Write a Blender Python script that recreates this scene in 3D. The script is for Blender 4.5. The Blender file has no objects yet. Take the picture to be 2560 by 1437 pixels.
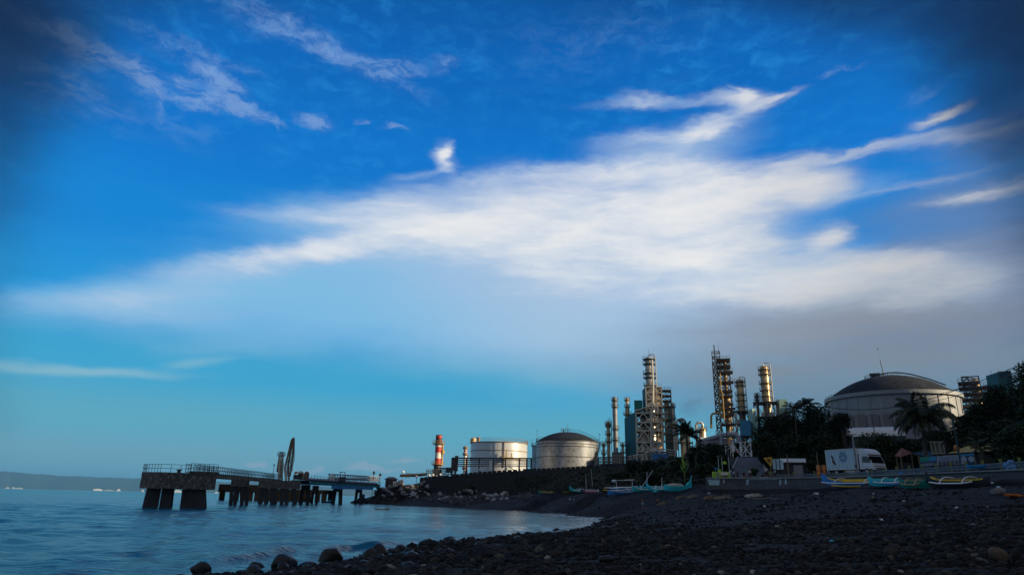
import bpy, math, random
import numpy as np
from mathutils import Vector, Matrix
random.seed(7)
rng = np.random.default_rng(7)
sc = bpy.context.scene
COL = sc.collection
R = math.radians

# ------------------------------------------------------------------ camera
FPX = 24.0 / 36.0 * 2560.0
PITCH, ROLL, CAMZ = R(17.21), R(1.21), 2.2
CAM = Vector((0, 0, CAMZ))
F_ = Vector((0, math.cos(PITCH), math.sin(PITCH)))
U0 = Vector((0, -math.sin(PITCH), math.cos(PITCH)))
X0 = Vector((1, 0, 0))
R_ = X0 * math.cos(ROLL) + U0 * math.sin(ROLL)
U_ = -X0 * math.sin(ROLL) + U0 * math.cos(ROLL)
cd = bpy.data.cameras.new('camera')
cd.lens, cd.sensor_width, cd.clip_end, cd.clip_start = 24.0, 36.0, 90000.0, 0.1
cam = bpy.data.objects.new('camera', cd)
COL.objects.link(cam)
cam.matrix_world = Matrix.Translation(CAM) @ Matrix((R_, U_, -F_)).transposed().to_4x4()
sc.camera = cam

def ray(px, py):
    return F_ + R_ * ((px - 1280) / FPX) + U_ * ((718.5 - py) / FPX)
def P(px, py, D):
    d = ray(px, py)
    return CAM + d * (D / d.y)
def Z0(px, py, z=0.0):
    d = ray(px, py)
    return CAM + d * ((z - CAMZ) / d.z)
def skyco(px, py):
    d = ray(px, py).normalized()
    return math.degrees(math.atan2(d.x, d.y)), math.degrees(math.asin(d.z))

class Fr:
    """a thing's own frame: x across the line of sight, y away, z up, origin at its base"""
    def __init__(s, px, D, z, py=1150):
        p = P(px, py, D)
        s.o = Vector((p.x, p.y, z))
        s.a = math.atan2(p.x, p.y)
        s.n = Vector((math.sin(s.a), math.cos(s.a), 0))
        s.x = Vector((math.cos(s.a), -math.sin(s.a), 0))
        s.rz = -s.a
    def L(s, px, py, ly=0.0):
        d = ray(px, py)
        t = ((s.o - CAM).dot(s.n) + ly) / d.dot(s.n)
        p = CAM + d * t - s.o
        return Vector((p.dot(s.x), ly, p.z))
    def W(s, v):
        return s.o + s.x * v[0] + s.n * v[1] + Vector((0, 0, v[2]))

# ------------------------------------------------------------------ colours, materials
def lin(c):
    c = c / 255.0
    return c / 12.92 if c <= 0.04045 else ((c + 0.055) / 1.055) ** 2.4
def S(r, g, b):
    return (lin(r), lin(g), lin(b), 1.0)

def newmat(name):
    m = bpy.data.materials.new(name)
    m.use_nodes = True
    nt = m.node_tree
    return m, nt, nt.nodes['Principled BSDF']

def mat(name, c, rough=0.6, metal=0.0, var=0.25, scale=1.5, c2=None, amt=0.5, bump=0.0, streak=1.0, spec=None):
    """base colour broken up by two noises; c2 is a second colour (rust, dirt, moss) in patches"""
    m, nt, b = newmat(name)
    N, K = nt.nodes.new, nt.links.new
    tc = N('ShaderNodeTexCoord'); mp = N('ShaderNodeMapping')
    mp.inputs['Scale'].default_value = (scale * streak, scale * streak, scale)
    K(tc.outputs['Object'], mp.inputs['Vector'])
    n1 = N('ShaderNodeTexNoise'); n1.inputs['Scale'].default_value = 1.0
    n1.inputs['Detail'].default_value = 5; n1.inputs['Roughness'].default_value = 0.65
    K(mp.outputs[0], n1.inputs['Vector'])
    r1 = N('ShaderNodeValToRGB')
    e = r1.color_ramp.elements
    e[0].position, e[1].position = 0.3, 0.7
    e[0].color = tuple(x * (1 - var) for x in c[:3]) + (1,)
    e[1].color = tuple(min(1, x * (1 + var)) for x in c[:3]) + (1,)
    K(n1.outputs['Fac'], r1.inputs['Fac'])
    out = r1.outputs['Color']
    if c2 is not None:
        n2 = N('ShaderNodeTexNoise'); n2.inputs['Scale'].default_value = 2.3
        n2.inputs['Detail'].default_value = 6; n2.inputs['Roughness'].default_value = 0.7
        K(mp.outputs[0], n2.inputs['Vector'])
        r2 = N('ShaderNodeValToRGB')
        r2.color_ramp.elements[0].position = 0.68 - 0.3 * amt
        r2.color_ramp.elements[1].position = 0.8 - 0.2 * amt
        K(n2.outputs['Fac'], r2.inputs['Fac'])
        mx = N('ShaderNodeMixRGB')
        K(r2.outputs['Color'], mx.inputs['Fac']); K(out, mx.inputs[1])
        mx.inputs[2].default_value = tuple(c2[:3]) + (1,)
        out = mx.outputs[0]
    K(out, b.inputs['Base Color'])
    b.inputs['Roughness'].default_value = rough
    b.inputs['Metallic'].default_value = metal
    if spec is not None:
        b.inputs['Specular IOR Level'].default_value = spec
    if bump:
        bp = N('ShaderNodeBump'); bp.inputs['Strength'].default_value = bump
        bp.inputs['Distance'].default_value = 0.1
        K(n1.outputs['Fac'], bp.inputs['Height']); K(bp.outputs[0], b.inputs['Normal'])
    return m

RUST = (0.16, 0.06, 0.025)
MT = {
 'steel': mat('galvanised_steel', (0.66, 0.58, 0.46), 0.45, 0.15, 0.2, 0.6, RUST, 0.35),
 'steel_pale': mat('pale_steel', (0.62, 0.58, 0.5), 0.4, 0.3, 0.15, 0.5, (0.3, 0.2, 0.11), 0.3, streak=3),
 'column': mat('insulated_column_cladding', (0.7, 0.5, 0.26), 0.35, 0.3, 0.25, 0.4, (0.2, 0.11, 0.05), 0.35, streak=2),
 'column_silver': mat('silver_column_cladding', (0.74, 0.68, 0.58), 0.32, 0.35, 0.2, 0.4, (0.26, 0.17, 0.1), 0.3, streak=2),
 'dark_steel': mat('dark_steel', (0.07, 0.07, 0.075), 0.55, 0.2, 0.3, 0.8, RUST, 0.3),
 'brown_steel': mat('brown_steel', (0.19, 0.145, 0.1), 0.55, 0.2, 0.3, 0.8, RUST, 0.35),
 'rusty': mat('rusty_steel', (0.3, 0.2, 0.12), 0.6, 0.2, 0.3, 0.8, (0.35, 0.11, 0.03), 0.5),
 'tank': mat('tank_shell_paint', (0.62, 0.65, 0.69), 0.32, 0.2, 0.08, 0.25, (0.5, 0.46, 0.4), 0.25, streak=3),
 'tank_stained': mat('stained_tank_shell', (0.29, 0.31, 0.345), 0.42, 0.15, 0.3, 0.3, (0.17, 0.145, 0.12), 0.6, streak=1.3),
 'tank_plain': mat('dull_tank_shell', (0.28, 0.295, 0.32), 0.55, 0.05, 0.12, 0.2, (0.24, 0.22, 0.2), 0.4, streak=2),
 'dome_dark': mat('dark_dome_roof', (0.022, 0.028, 0.04), 0.85, 0, 0.25, 0.3, spec=0.15),
 'dome_weathered': mat('weathered_dome_roof', (0.028, 0.033, 0.043), 0.9, 0, 0.4, 0.25, (0.075, 0.085, 0.1), 0.4, spec=0.15),
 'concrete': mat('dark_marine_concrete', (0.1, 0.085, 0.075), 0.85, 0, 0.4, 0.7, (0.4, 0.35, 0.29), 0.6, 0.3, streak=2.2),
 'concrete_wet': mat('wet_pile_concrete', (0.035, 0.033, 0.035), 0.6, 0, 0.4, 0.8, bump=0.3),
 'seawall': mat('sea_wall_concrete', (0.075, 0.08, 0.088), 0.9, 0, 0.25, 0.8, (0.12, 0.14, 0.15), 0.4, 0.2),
 'concrete_dark': mat('shade_toned_concrete', (0.005, 0.005, 0.0055), 0.95, 0, 0.4, 0.7, (0.012, 0.011, 0.011), 0.3, 0.3, streak=2, spec=0.1),  # near-black base stands in for shade over the far berth
 'stone': mat('dark_stone_wall', (0.028, 0.025, 0.024), 0.95, 0, 0.4, 1.2, (0.04, 0.04, 0.02), 0.45, 0.6),
 'teal': mat('teal_cladding', (0.015, 0.13, 0.15), 0.55, 0, 0.2, 0.3, (0.01, 0.08, 0.1), 0.4, streak=2),
 'teal_dark': mat('dark_teal_cladding', (0.012, 0.055, 0.075), 0.6, 0, 0.2, 0.3, (0.01, 0.035, 0.05), 0.4, streak=2),
 'green_clad': mat('green_cladding', (0.01, 0.24, 0.2), 0.55, 0, 0.15, 0.4, (0.01, 0.12, 0.11), 0.4),
 'pale_green': mat('pale_green_cladding', (0.36, 0.55, 0.46), 0.55, 0, 0.1, 0.4, (0.25, 0.4, 0.34), 0.3, streak=2),
 'blue_clad': mat('blue_cladding', (0.04, 0.25, 0.42), 0.55, 0, 0.15, 0.4),
 'blue': mat('blue_paint', (0.03, 0.16, 0.42), 0.5, 0, 0.2, 1.0),
 'girder_blue': mat('blue_girder_paint', (0.03, 0.26, 0.55), 0.5, 0, 0.2, 0.6),
 'girder_teal': mat('teal_girder_paint', (0.03, 0.27, 0.28), 0.5, 0, 0.2, 0.6, (0.12, 0.12, 0.08), 0.3),
 'red': mat('red_paint', (0.5, 0.035, 0.025), 0.5, 0, 0.15, 0.8, (0.25, 0.03, 0.02), 0.3),
 'dark_red': mat('sooty_red_paint', (0.11, 0.015, 0.012), 0.6, 0, 0.3, 0.8),
 'white': mat('white_paint', (0.72, 0.7, 0.66), 0.5, 0, 0.1, 0.8, (0.5, 0.45, 0.38), 0.3),
 'white_clean': mat('clean_white_paint', (0.86, 0.86, 0.86), 0.45, 0, 0.06, 0.8),
 'yellow_rust': mat('rusty_yellow_paint', (0.5, 0.32, 0.08), 0.6, 0, 0.25, 0.8, (0.3, 0.12, 0.04), 0.4),
 'yellow': mat('yellow_paint', (0.85, 0.52, 0.03), 0.5, 0, 0.15, 1.0),
 'orange': mat('orange_paint', (0.65, 0.2, 0.04), 0.55, 0, 0.2, 1.0),
 'cyan': mat('cyan_boat_paint', (0.04, 0.62, 0.74), 0.45, 0, 0.2, 1.2, (0.02, 0.28, 0.38), 0.3),
 'turquoise': mat('turquoise_boat_paint', (0.05, 0.6, 0.6), 0.45, 0, 0.2, 1.2, (0.03, 0.25, 0.28), 0.3),
 'royal': mat('royal_blue_boat_paint', (0.03, 0.28, 0.72), 0.45, 0, 0.2, 1.2, (0.02, 0.12, 0.36), 0.3),
 'navy': mat('navy_boat_paint', (0.015, 0.05, 0.12), 0.5, 0, 0.2, 1.2),
 'sea_green': mat('sea_green_boat_paint', (0.015, 0.26, 0.2), 0.45, 0, 0.2, 1.2),
 'black_paint': mat('black_boat_paint', (0.02, 0.02, 0.025), 0.5, 0, 0.2, 1.2),
 'pink': mat('pink_paint', (0.6, 0.09, 0.14), 0.5, 0, 0.15, 1.5),
 'bamboo': mat('white_bamboo', (0.88, 0.88, 0.86), 0.5, 0, 0.05, 2),
 'tan_bamboo': mat('tan_bamboo', (0.4, 0.3, 0.16), 0.6, 0, 0.2, 2),
 'canvas': mat('beige_canvas', (0.5, 0.44, 0.35), 0.9, 0, 0.2, 1.5, bump=0.3),
 'wood': mat('weathered_wood', (0.25, 0.18, 0.11), 0.85, 0, 0.35, 2, bump=0.3, streak=3),
 'driftwood': mat('driftwood', (0.3, 0.24, 0.18), 0.9, 0, 0.4, 3, bump=0.4),
 'asphalt': mat('asphalt', (0.055, 0.055, 0.065), 0.9, 0, 0.25, 1.0, (0.09, 0.09, 0.1), 0.4, 0.1),
 'paving': mat('promenade_paving', (0.12, 0.12, 0.125), 0.9, 0, 0.2, 1.0, (0.08, 0.08, 0.08), 0.4),
 'kerb': mat('kerb_concrete', (0.3, 0.3, 0.3), 0.9, 0, 0.2, 1.0),
 'glass_dark': mat('dark_windscreen_glass', (0.015, 0.02, 0.022), 0.06, 0, 0.1, 1.0, spec=0.8),
 'rubber': mat('black_rubber', (0.012, 0.012, 0.013), 0.8, 0, 0.2, 3),
 'truck_box': mat('truck_box_panel', (0.5, 0.68, 0.76), 0.5, 0, 0.08, 0.8, (0.34, 0.45, 0.5), 0.3),
 'truck_white': mat('truck_white_paint', (0.74, 0.74, 0.78), 0.35, 0, 0.05, 0.8),
 'grey_mark': mat('faded_grey_print', (0.2, 0.32, 0.42), 0.6, 0, 0.15, 3),
 'sign_red': mat('sign_red', (0.22, 0.05, 0.02), 0.55, 0, 0.15, 2),
 'sign_yellow': mat('sign_yellow', (0.75, 0.4, 0.04), 0.55, 0, 0.1, 2),
 'board_blue': mat('pale_blue_board', (0.62, 0.82, 0.88), 0.5, 0, 0.08, 1.5),
 'lime': mat('lime_paint', (0.4, 0.62, 0.05), 0.5, 0, 0.2, 2, (0.2, 0.4, 0.05), 0.4),
 'post_yellow': mat('dull_yellow_post', (0.22, 0.24, 0.05), 0.6, 0, 0.25, 2),
 'rail': mat('dull_guardrail_steel', (0.17, 0.18, 0.2), 0.6, 0.3, 0.2, 1.0),
 'roof_red': mat('faded_red_roof', (0.3, 0.09, 0.06), 0.8, 0, 0.2, 1.2, (0.4, 0.22, 0.16), 0.4),
 'roof_yellow': mat('yellow_ochre_roof', (0.42, 0.34, 0.12), 0.8, 0, 0.2, 1.0, (0.25, 0.2, 0.08), 0.4),
 'roof_white': mat('white_roof_sheet', (0.72, 0.7, 0.68), 0.5, 0.1, 0.08, 0.5),
 'shed': mat('dark_shed_boards', (0.05, 0.05, 0.055), 0.9, 0, 0.3, 1.0),
 'rib': mat('ribbed_concrete', (0.26, 0.24, 0.24), 0.85, 0, 0.1, 1.0),
 'lamp_glass': mat('lamp_glass', (0.85, 0.85, 0.8), 0.2, 0, 0.03, 1.0),
 'grey_pipe': mat('grey_lagged_pipe', (0.3, 0.3, 0.33), 0.55, 0.1, 0.15, 0.6, (0.2, 0.19, 0.19), 0.3),
 'skin': mat('sunburnt_skin', (0.32, 0.12, 0.05), 0.5, 0, 0.1, 6),
 'hair': mat('black_hair', (0.01, 0.009, 0.008), 0.6, 0, 0.2, 10),
 'cloth_white': mat('white_cloth', (0.7, 0.72, 0.76), 0.9, 0, 0.08, 5),
 'cloth_teal': mat('teal_cloth', (0.03, 0.28, 0.32), 0.9, 0, 0.1, 5),
 'cloth_dark': mat('dark_cloth', (0.03, 0.03, 0.04), 0.9, 0, 0.15, 5),
 'cloth_blue': mat('pale_blue_cloth', (0.35, 0.55, 0.7), 0.9, 0, 0.1, 5),
 'bark': mat('bark', (0.07, 0.055, 0.045), 0.9, 0, 0.4, 2, bump=0.5, streak=2),
 'palm_bark': mat('palm_bark', (0.08, 0.07, 0.06), 0.9, 0, 0.35, 2, bump=0.5),
 'ship_white': mat('ship_white', (0.5, 0.5, 0.5), 0.5, 0, 0.05, 0.05),
 'ship_grey': mat('ship_grey', (0.25, 0.28, 0.3), 0.5, 0, 0.05, 0.05),
 'wire': mat('black_cable', (0.02, 0.02, 0.022), 0.6, 0, 0.1, 1),
}

# ------------------------------------------------------------------ mesh builder
class MB:
    def __init__(s):
        s.v, s.f = [], []
    def add(s, vs, fs):
        o = len(s.v)
        s.v += [tuple(v) for v in vs]
        s.f += [tuple(i + o for i in f) for f in fs]
        return s
    def box(s, c, size, rz=0.0):
        x, y, z = size[0] / 2, size[1] / 2, size[2] / 2
        cr, sr = math.cos(rz), math.sin(rz)
        vs = []
        for k in (-1, 1):
            for i, j in ((-1, -1), (1, -1), (1, 1), (-1, 1)):
                a, b = i * x, j * y
                vs.append((c[0] + a * cr - b * sr, c[1] + a * sr + b * cr, c[2] + k * z))
        return s.add(vs, [(3, 2, 1, 0), (4, 5, 6, 7), (0, 1, 5, 4), (1, 2, 6, 5), (2, 3, 7, 6), (3, 0, 4, 7)])
    def hexa(s, bot, top):
        return s.add(list(bot) + list(top), [(3, 2, 1, 0), (4, 5, 6, 7), (0, 1, 5, 4), (1, 2, 6, 5), (2, 3, 7, 6), (3, 0, 4, 7)])
    def bar(s, a, b, w, h=None):
        a, b = Vector(a), Vector(b)
        h = h or w
        t = (b - a)
        if t.length < 1e-6: return s
        t.normalize()
        up = Vector((0, 0, 1)) if abs(t.z) < 0.95 else Vector((0, 1, 0))
        x = t.cross(up).normalized(); y = x.cross(t).normalized()
        vs = []
        for p in (a, b):
            for i, j in ((-1, -1), (1, -1), (1, 1), (-1, 1)):
                vs.append(p + x * (i * w / 2) + y * (j * h / 2))
        return s.add(vs, [(3, 2, 1, 0), (4, 5, 6, 7), (0, 1, 5, 4), (1, 2, 6, 5), (2, 3, 7, 6), (3, 0, 4, 7)])
    def tube(s, pts, r, seg=8):
        pts = [Vector(p) for p in pts]
        n = len(pts)
        rs = [r] * n if not hasattr(r, '__len__') else list(r)
        px = None
        o = len(s.v)
        for i, p in enumerate(pts):
            t = (pts[min(i + 1, n - 1)] - pts[max(i - 1, 0)]).normalized()
            if px is None:
                up = Vector((0, 0, 1)) if abs(t.z) < 0.9 else Vector((0, 1, 0))
                px = t.cross(up).normalized()
            else:
                px = (px - t * px.dot(t)).normalized()
            py = t.cross(px)
            for k in range(seg):
                a = 2 * math.pi * k / seg
                s.v.append(tuple(p + (px * math.cos(a) + py * math.sin(a)) * rs[i]))
        for i in range(n - 1):
            for k in range(seg):
                k2 = (k + 1) % seg
                s.f.append((o + i * seg + k, o + i * seg + k2, o + (i + 1) * seg + k2, o + (i + 1) * seg + k))
        s.f.append(tuple(o + k for k in range(seg))[::-1])
        s.f.append(tuple(o + (n - 1) * seg + k for k in range(seg)))
        return s
    def lathe(s, prof, seg=32, c=(0, 0, 0), sy=1.0):
        o = len(s.v)
        for r, z in prof:
            for k in range(seg):
                a = 2 * math.pi * k / seg
                s.v.append((c[0] + r * math.cos(a), c[1] + sy * r * math.sin(a), c[2] + z))
        for i in range(len(prof) - 1):
            for k in range(seg):
                k2 = (k + 1) % seg
                s.f.append((o + i * seg + k, o + i * seg + k2, o + (i + 1) * seg + k2, o + (i + 1) * seg + k))
        s.f.append(tuple(o + k for k in range(seg))[::-1])
        s.f.append(tuple(o + (len(prof) - 1) * seg + k for k in range(seg)))
        return s
    def ring(s, c, r, tube, seg=40, tseg=6, a0=0.0, a1=2 * math.pi):
        pts = [(c[0] + r * math.cos(a0 + (a1 - a0) * k / seg), c[1] + r * math.sin(a0 + (a1 - a0) * k / seg), c[2]) for k in range(seg + 1)]
        return s.tube(pts, tube, tseg)
    def prism(s, poly, z0, z1):
        n = len(poly)
        vs = [(p[0], p[1], z0) for p in poly] + [(p[0], p[1], z1) for p in poly]
        fs = [tuple(range(n))[::-1], tuple(range(n, 2 * n))] + [(i, (i + 1) % n, n + (i + 1) % n, n + i) for i in range(n)]
        return s.add(vs, fs)
    def slab(s, poly, y0, y1):
        """outline in x,z given thickness along y"""
        n = len(poly)
        vs = [(p[0], y0, p[-1]) for p in poly] + [(p[0], y1, p[-1]) for p in poly]
        fs = [tuple(range(n)), tuple(range(n, 2 * n))[::-1]] + [(i, n + i, n + (i + 1) % n, (i + 1) % n) for i in range(n)]
        return s.add(vs, fs)
    def blob(s, c, r, seg=10, rings=7, jit=0.0):
        rr = random.Random(int(abs(c[0] * 91 + c[1] * 37 + c[2] * 17) * 100))
        o = len(s.v)
        r = (r, r, r) if not hasattr(r, '__len__') else r
        s.v.append((c[0], c[1], c[2] - r[2]))
        for i in range(1, rings):
            t = math.pi * i / rings
            for k in range(seg):
                a = 2 * math.pi * k / seg
                j = 1 + rr.uniform(-jit, jit)
                s.v.append((c[0] + r[0] * j * math.sin(t) * math.cos(a), c[1] + r[1] * j * math.sin(t) * math.sin(a), c[2] - r[2] * j * math.cos(t)))
        s.v.append((c[0], c[1], c[2] + r[2]))
        for k in range(seg):
            s.f.append((o, o + 1 + (k + 1) % seg, o + 1 + k))
        for i in range(rings - 2):
            for k in range(seg):
                a, b = o + 1 + i * seg + k, o + 1 + i * seg + (k + 1) % seg
                s.f.append((a, b, b + seg, a + seg))
        top = len(s.v) - 1
        for k in range(seg):
            s.f.append((top, o + 1 + (rings - 2) * seg + k, o + 1 + (rings - 2) * seg + (k + 1) % seg))
        return s
    def mesh(s, name, m, smooth=False):
        me = bpy.data.meshes.new(name)
        me.from_pydata(s.v, [], s.f)
        me.materials.append(MT[m] if isinstance(m, str) else m)
        if smooth:
            me.polygons.foreach_set('use_smooth', [True] * len(me.polygons))
            if smooth != 'all':
                try: me.set_sharp_from_angle(angle=R(40))
                except Exception: pass
        me.update()
        return me
    def build(s, name, m, parent=None, smooth=False, label=None):
        if not s.f: return None
        o = bpy.data.objects.new(name, s.mesh(name, m, smooth))
        COL.objects.link(o)
        o.parent = parent
        if label: o['label'] = label
        return o

def tag(o, label, cat, group=None):
    o['label'], o['category'] = label, cat
    if group: o['group'] = group
    return o
def thing(name, label, cat, loc=(0, 0, 0), rz=0.0, group=None):
    o = bpy.data.objects.new(name, None)
    COL.objects.link(o)
    o.empty_display_size = 0.3
    o.location, o.rotation_euler = loc, (0, 0, rz)
    return tag(o, label, cat, group)
def single(name, mb, m, label, cat, loc=(0, 0, 0), rz=0.0, group=None, smooth=False):
    o = mb.build(name, m, None, smooth)
    o.location, o.rotation_euler = loc, (0, 0, rz)
    return tag(o, label, cat, group)
def struct(o, kind='structure'):
    o['kind'] = kind
    return o
def npmesh(name, V, Fq, m, smooth=False):
    V = np.asarray(V, dtype=np.float32); Fq = np.asarray(Fq, dtype=np.int32)
    me = bpy.data.meshes.new(name)
    nf, k = Fq.shape
    me.vertices.add(len(V)); me.vertices.foreach_set('co', V.ravel())
    me.loops.add(nf * k); me.loops.foreach_set('vertex_index', Fq.ravel())
    me.polygons.add(nf)
    me.polygons.foreach_set('loop_start', np.arange(0, nf * k, k, dtype=np.int32))
    if smooth: me.polygons.foreach_set('use_smooth', np.ones(nf, dtype=bool))
    me.update(calc_edges=True); me.validate()
    me.materials.append(MT[m] if isinstance(m, str) else m)
    return me
def link(name, me, parent=None):
    o = bpy.data.objects.new(name, me)
    COL.objects.link(o); o.parent = parent
    return o
def copy_tree(o, parent=None):
    c = o.copy(); COL.objects.link(c); c.parent = parent
    for ch in list(o.children): copy_tree(ch, c)
    return c
# ------------------------------------------------------------------ sky
SUN_AZ, SUN_EL = 107.5, 17.0
w = bpy.data.worlds.new('World'); sc.world = w; w.use_nodes = True
nt = w.node_tree
for n in list(nt.nodes): nt.nodes.remove(n)
def N(t, **kw):
    n = nt.nodes.new(t)
    for k, v in kw.items(): setattr(n, k, v)
    return n
K = nt.links.new
def setin(n, i, v):
    if hasattr(v, 'is_linked') or hasattr(v, 'links'): K(v, n.inputs[i])
    else: n.inputs[i].default_value = v
def MA(op, a, b=None, c=None, clamp=False):
    n = N('ShaderNodeMath', operation=op, use_clamp=clamp)
    setin(n, 0, a)
    if b is not None: setin(n, 1, b)
    if c is not None: setin(n, 2, c)
    return n.outputs[0]
def MR(x, a, b, c, d, smooth=True):
    n = N('ShaderNodeMapRange', interpolation_type='SMOOTHSTEP' if smooth else 'LINEAR', clamp=not smooth)
    setin(n, 0, x)
    for i, v in enumerate((a, b, c, d)): n.inputs[i + 1].default_value = v
    return n.outputs[0]
def MIX(f, a, b):
    n = N('ShaderNodeMixRGB'); setin(n, 0, f); setin(n, 1, a); setin(n, 2, b)
    return n.outputs[0]
def MAPP(v, loc=(0, 0, 0), rot=0.0, sca=(1, 1, 1), typ='POINT'):
    n = N('ShaderNodeMapping', vector_type=typ)
    K(v, n.inputs['Vector'])
    n.inputs['Location'].default_value = loc
    n.inputs['Rotation'].default_value = (0, 0, R(rot))
    n.inputs['Scale'].default_value = sca
    return n.outputs[0]
def NOISE(v, scale, detail=5, rough=0.55, col=False):
    n = N('ShaderNodeTexNoise')
    K(v, n.inputs['Vector']); n.inputs['Scale'].default_value = scale
    n.inputs['Detail'].default_value = detail; n.inputs['Roughness'].default_value = rough
    return n.outputs['Color' if col else 'Fac']
def VM(op, a, b):
    n = N('ShaderNodeVectorMath', operation=op)
    setin(n, 0, a); setin(n, 1, b)
    return n.outputs['Value' if op in ('LENGTH', 'DOT_PRODUCT') else 'Vector']
tc = N('ShaderNodeTexCoord'); sx = N('ShaderNodeSeparateXYZ'); K(tc.outputs['Generated'], sx.inputs[0])
az = MA('MULTIPLY', MA('ARCTAN2', sx.outputs[0], sx.outputs[1]), 180 / math.pi)
el = MA('MULTIPLY', MA('ARCSINE', sx.outputs[2]), 180 / math.pi)
cb = N('ShaderNodeCombineXYZ'); K(az, cb.inputs[0]); K(el, cb.inputs[1])
V = cb.outputs[0]
def warp(v, rot, sca, amp, detail=5):
    c = NOISE(MAPP(v, (3.1, 7.7, 0), rot, sca), 1.0, detail, 0.55, True)
    d = VM('SUBTRACT', c, (0.5, 0.5, 0.5))
    return VM('ADD', v, VM('MULTIPLY', d, amp))
Vsoft = warp(V, 12, (0.10, 0.22, 1), (6.0, 2.6, 0), 4)
Vw = warp(warp(V, 14, (0.13, 0.34, 1), (4.2, 2.2, 0), 5), 14, (0.5, 1.6, 1), (1.3, 0.8, 0), 4)
Ve = warp(warp(V, -22, (0.2, 0.34, 1), (3.2, 2.2, 0), 5), 0, (0.9, 1.3, 1), (1.2, 0.8, 0), 4)

LAST = None
def field(vec, blobs, k=1.75, inner=0.0):
    """union of soft ellipses; measured on the photo, kept as azimuth / elevation"""
    # every few blobs the lookup vector is made to wait for the sum so far: keeps the shader stack small
    global LAST
    T, vec0 = None, vec
    for ib, (cx, cy, rx, ry, ang, s) in enumerate(blobs):
        if ib % 6 == 0 and LAST is not None:
            sn = N('ShaderNodeVectorMath', operation='SCALE')
            sn.inputs[0].default_value = (1e-6, 0, 0); K(LAST, sn.inputs['Scale'])
            vec = VM('ADD', vec0, sn.outputs[0])
        c, sn = math.cos(R(ang)), math.sin(R(ang))
        a0, e0 = skyco(cx, cy)
        a1, e1 = skyco(cx + rx * c, cy - rx * sn)
        a2, e2 = skyco(cx - ry * sn, cy - ry * c)
        l1, l2 = math.hypot(a1 - a0, e1 - e0), math.hypot(a2 - a0, e2 - e0)
        rot = math.degrees(math.atan2(e1 - e0, a1 - a0))
        q = MAPP(vec, (a0, e0, 0), rot, (l1 * k, l2 * k, 1), 'TEXTURE')
        f = MR(VM('LENGTH', q, (0, 0, 0)), inner, 1.0, 1.0 - s, 1.0)
        T = f if T is None else MA('MULTIPLY', T, f)
        LAST = T
    return MA('SUBTRACT', 1.0, T)

WHITE = [(1440, 470, 250, 45, 8, 0.9),
 (1700, 470, 260, 55, 3, 0.95),
 (1620, 450, 130, 45, 0, 0.8),
 (1960, 455, 130, 38, 12, 1), (2040, 470, 60, 28, 10, 0.8),
 (1400, 560, 340, 70, 10, 0.85),
 (1760, 540, 220, 55, 10, 0.9),
 (1180, 560, 260, 55, 14, 0.75),
 (1100, 500, 200, 28, 13, 0.45), (930, 600, 300, 26, 13, 0.75), (660, 652, 240, 25, 7, 0.6), (300, 742, 240, 25, 5, 0.45), (420, 785, 200, 22, 3, 0.35), (770, 548, 190, 20.5, -3, 0.5), (900, 505, 180, 28, 10, 0.5),
 (1350, 665, 340, 85, 8, 0.62),
 (1600, 600, 280, 50, 8, 0.75),
 (560, 690, 260, 26, 8, 0.3), (340, 752, 150, 26, 3, 0.22), (1740, 650, 180, 60, 0, 0.9),
 (1680, 715, 320, 85, 4, 0.65), (2000, 712, 300, 70, 6, 0.65), (2120, 690, 230, 34, 12, 0.8), (2275, 660, 130, 30, -8, 0.9), (2230, 725, 280, 62, 4, 0.6),
 (1560, 345, 110, 22, 6, 0.4),
 (1690, 338, 160, 28, 14, 0.5),
 (1800, 305, 85, 22, 24, 0.75),
 (1750, 325, 60, 22, 20, 0.6),
 (1855, 238, 50, 20.5, -2, 0.9),
 (1852, 220, 8, 25, 70, 0.6),
 (1760, 250, 110, 14.5, 6, 0.6),
 (1610, 250, 60, 16, 0, 0.6),
 (1560, 256, 90, 8.5, 4, 0.4),
 (1935, 246, 60, 10, 16, 0.7),
 (1680, 395, 90, 30, 30, 0.4),
 (1100, 388, 24, 28, 0, 1),
 (1118, 372, 22, 16, 50, 0.6),
 (1105, 425, 12, 25, 60, 0.5),
 (1060, 436, 60, 10, 8, 0.5), (2075, 588, 46, 28, 22, 0.9),
 (1960, 598, 110, 19, 6, 0.4),
 (1860, 598, 70, 13, 0, 0.5), (2400, 335, 190, 17.5, 12, 0.65), (2350, 288, 70, 11.5, 22, 0.85), (2490, 478, 150, 22, 10, 0.75), (2380, 505, 110, 13, 8, 0.45), (2180, 368, 200, 8.5, 14, 0.5), (2120, 380, 150, 7, 16, 0.4), (2290, 458, 170, 10, 12, 0.45),
 (1500, 430, 230, 34, 4, 0.6),
 (1880, 560, 60, 26, 30, 0.5),
 (1330, 440, 160, 22, 12, 0.5), (2440, 745, 240, 70, 4, 0.42), (2520, 640, 200, 60, 10, 0.3), (1000, 545, 220, 60, 10, 0.45)]
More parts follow.
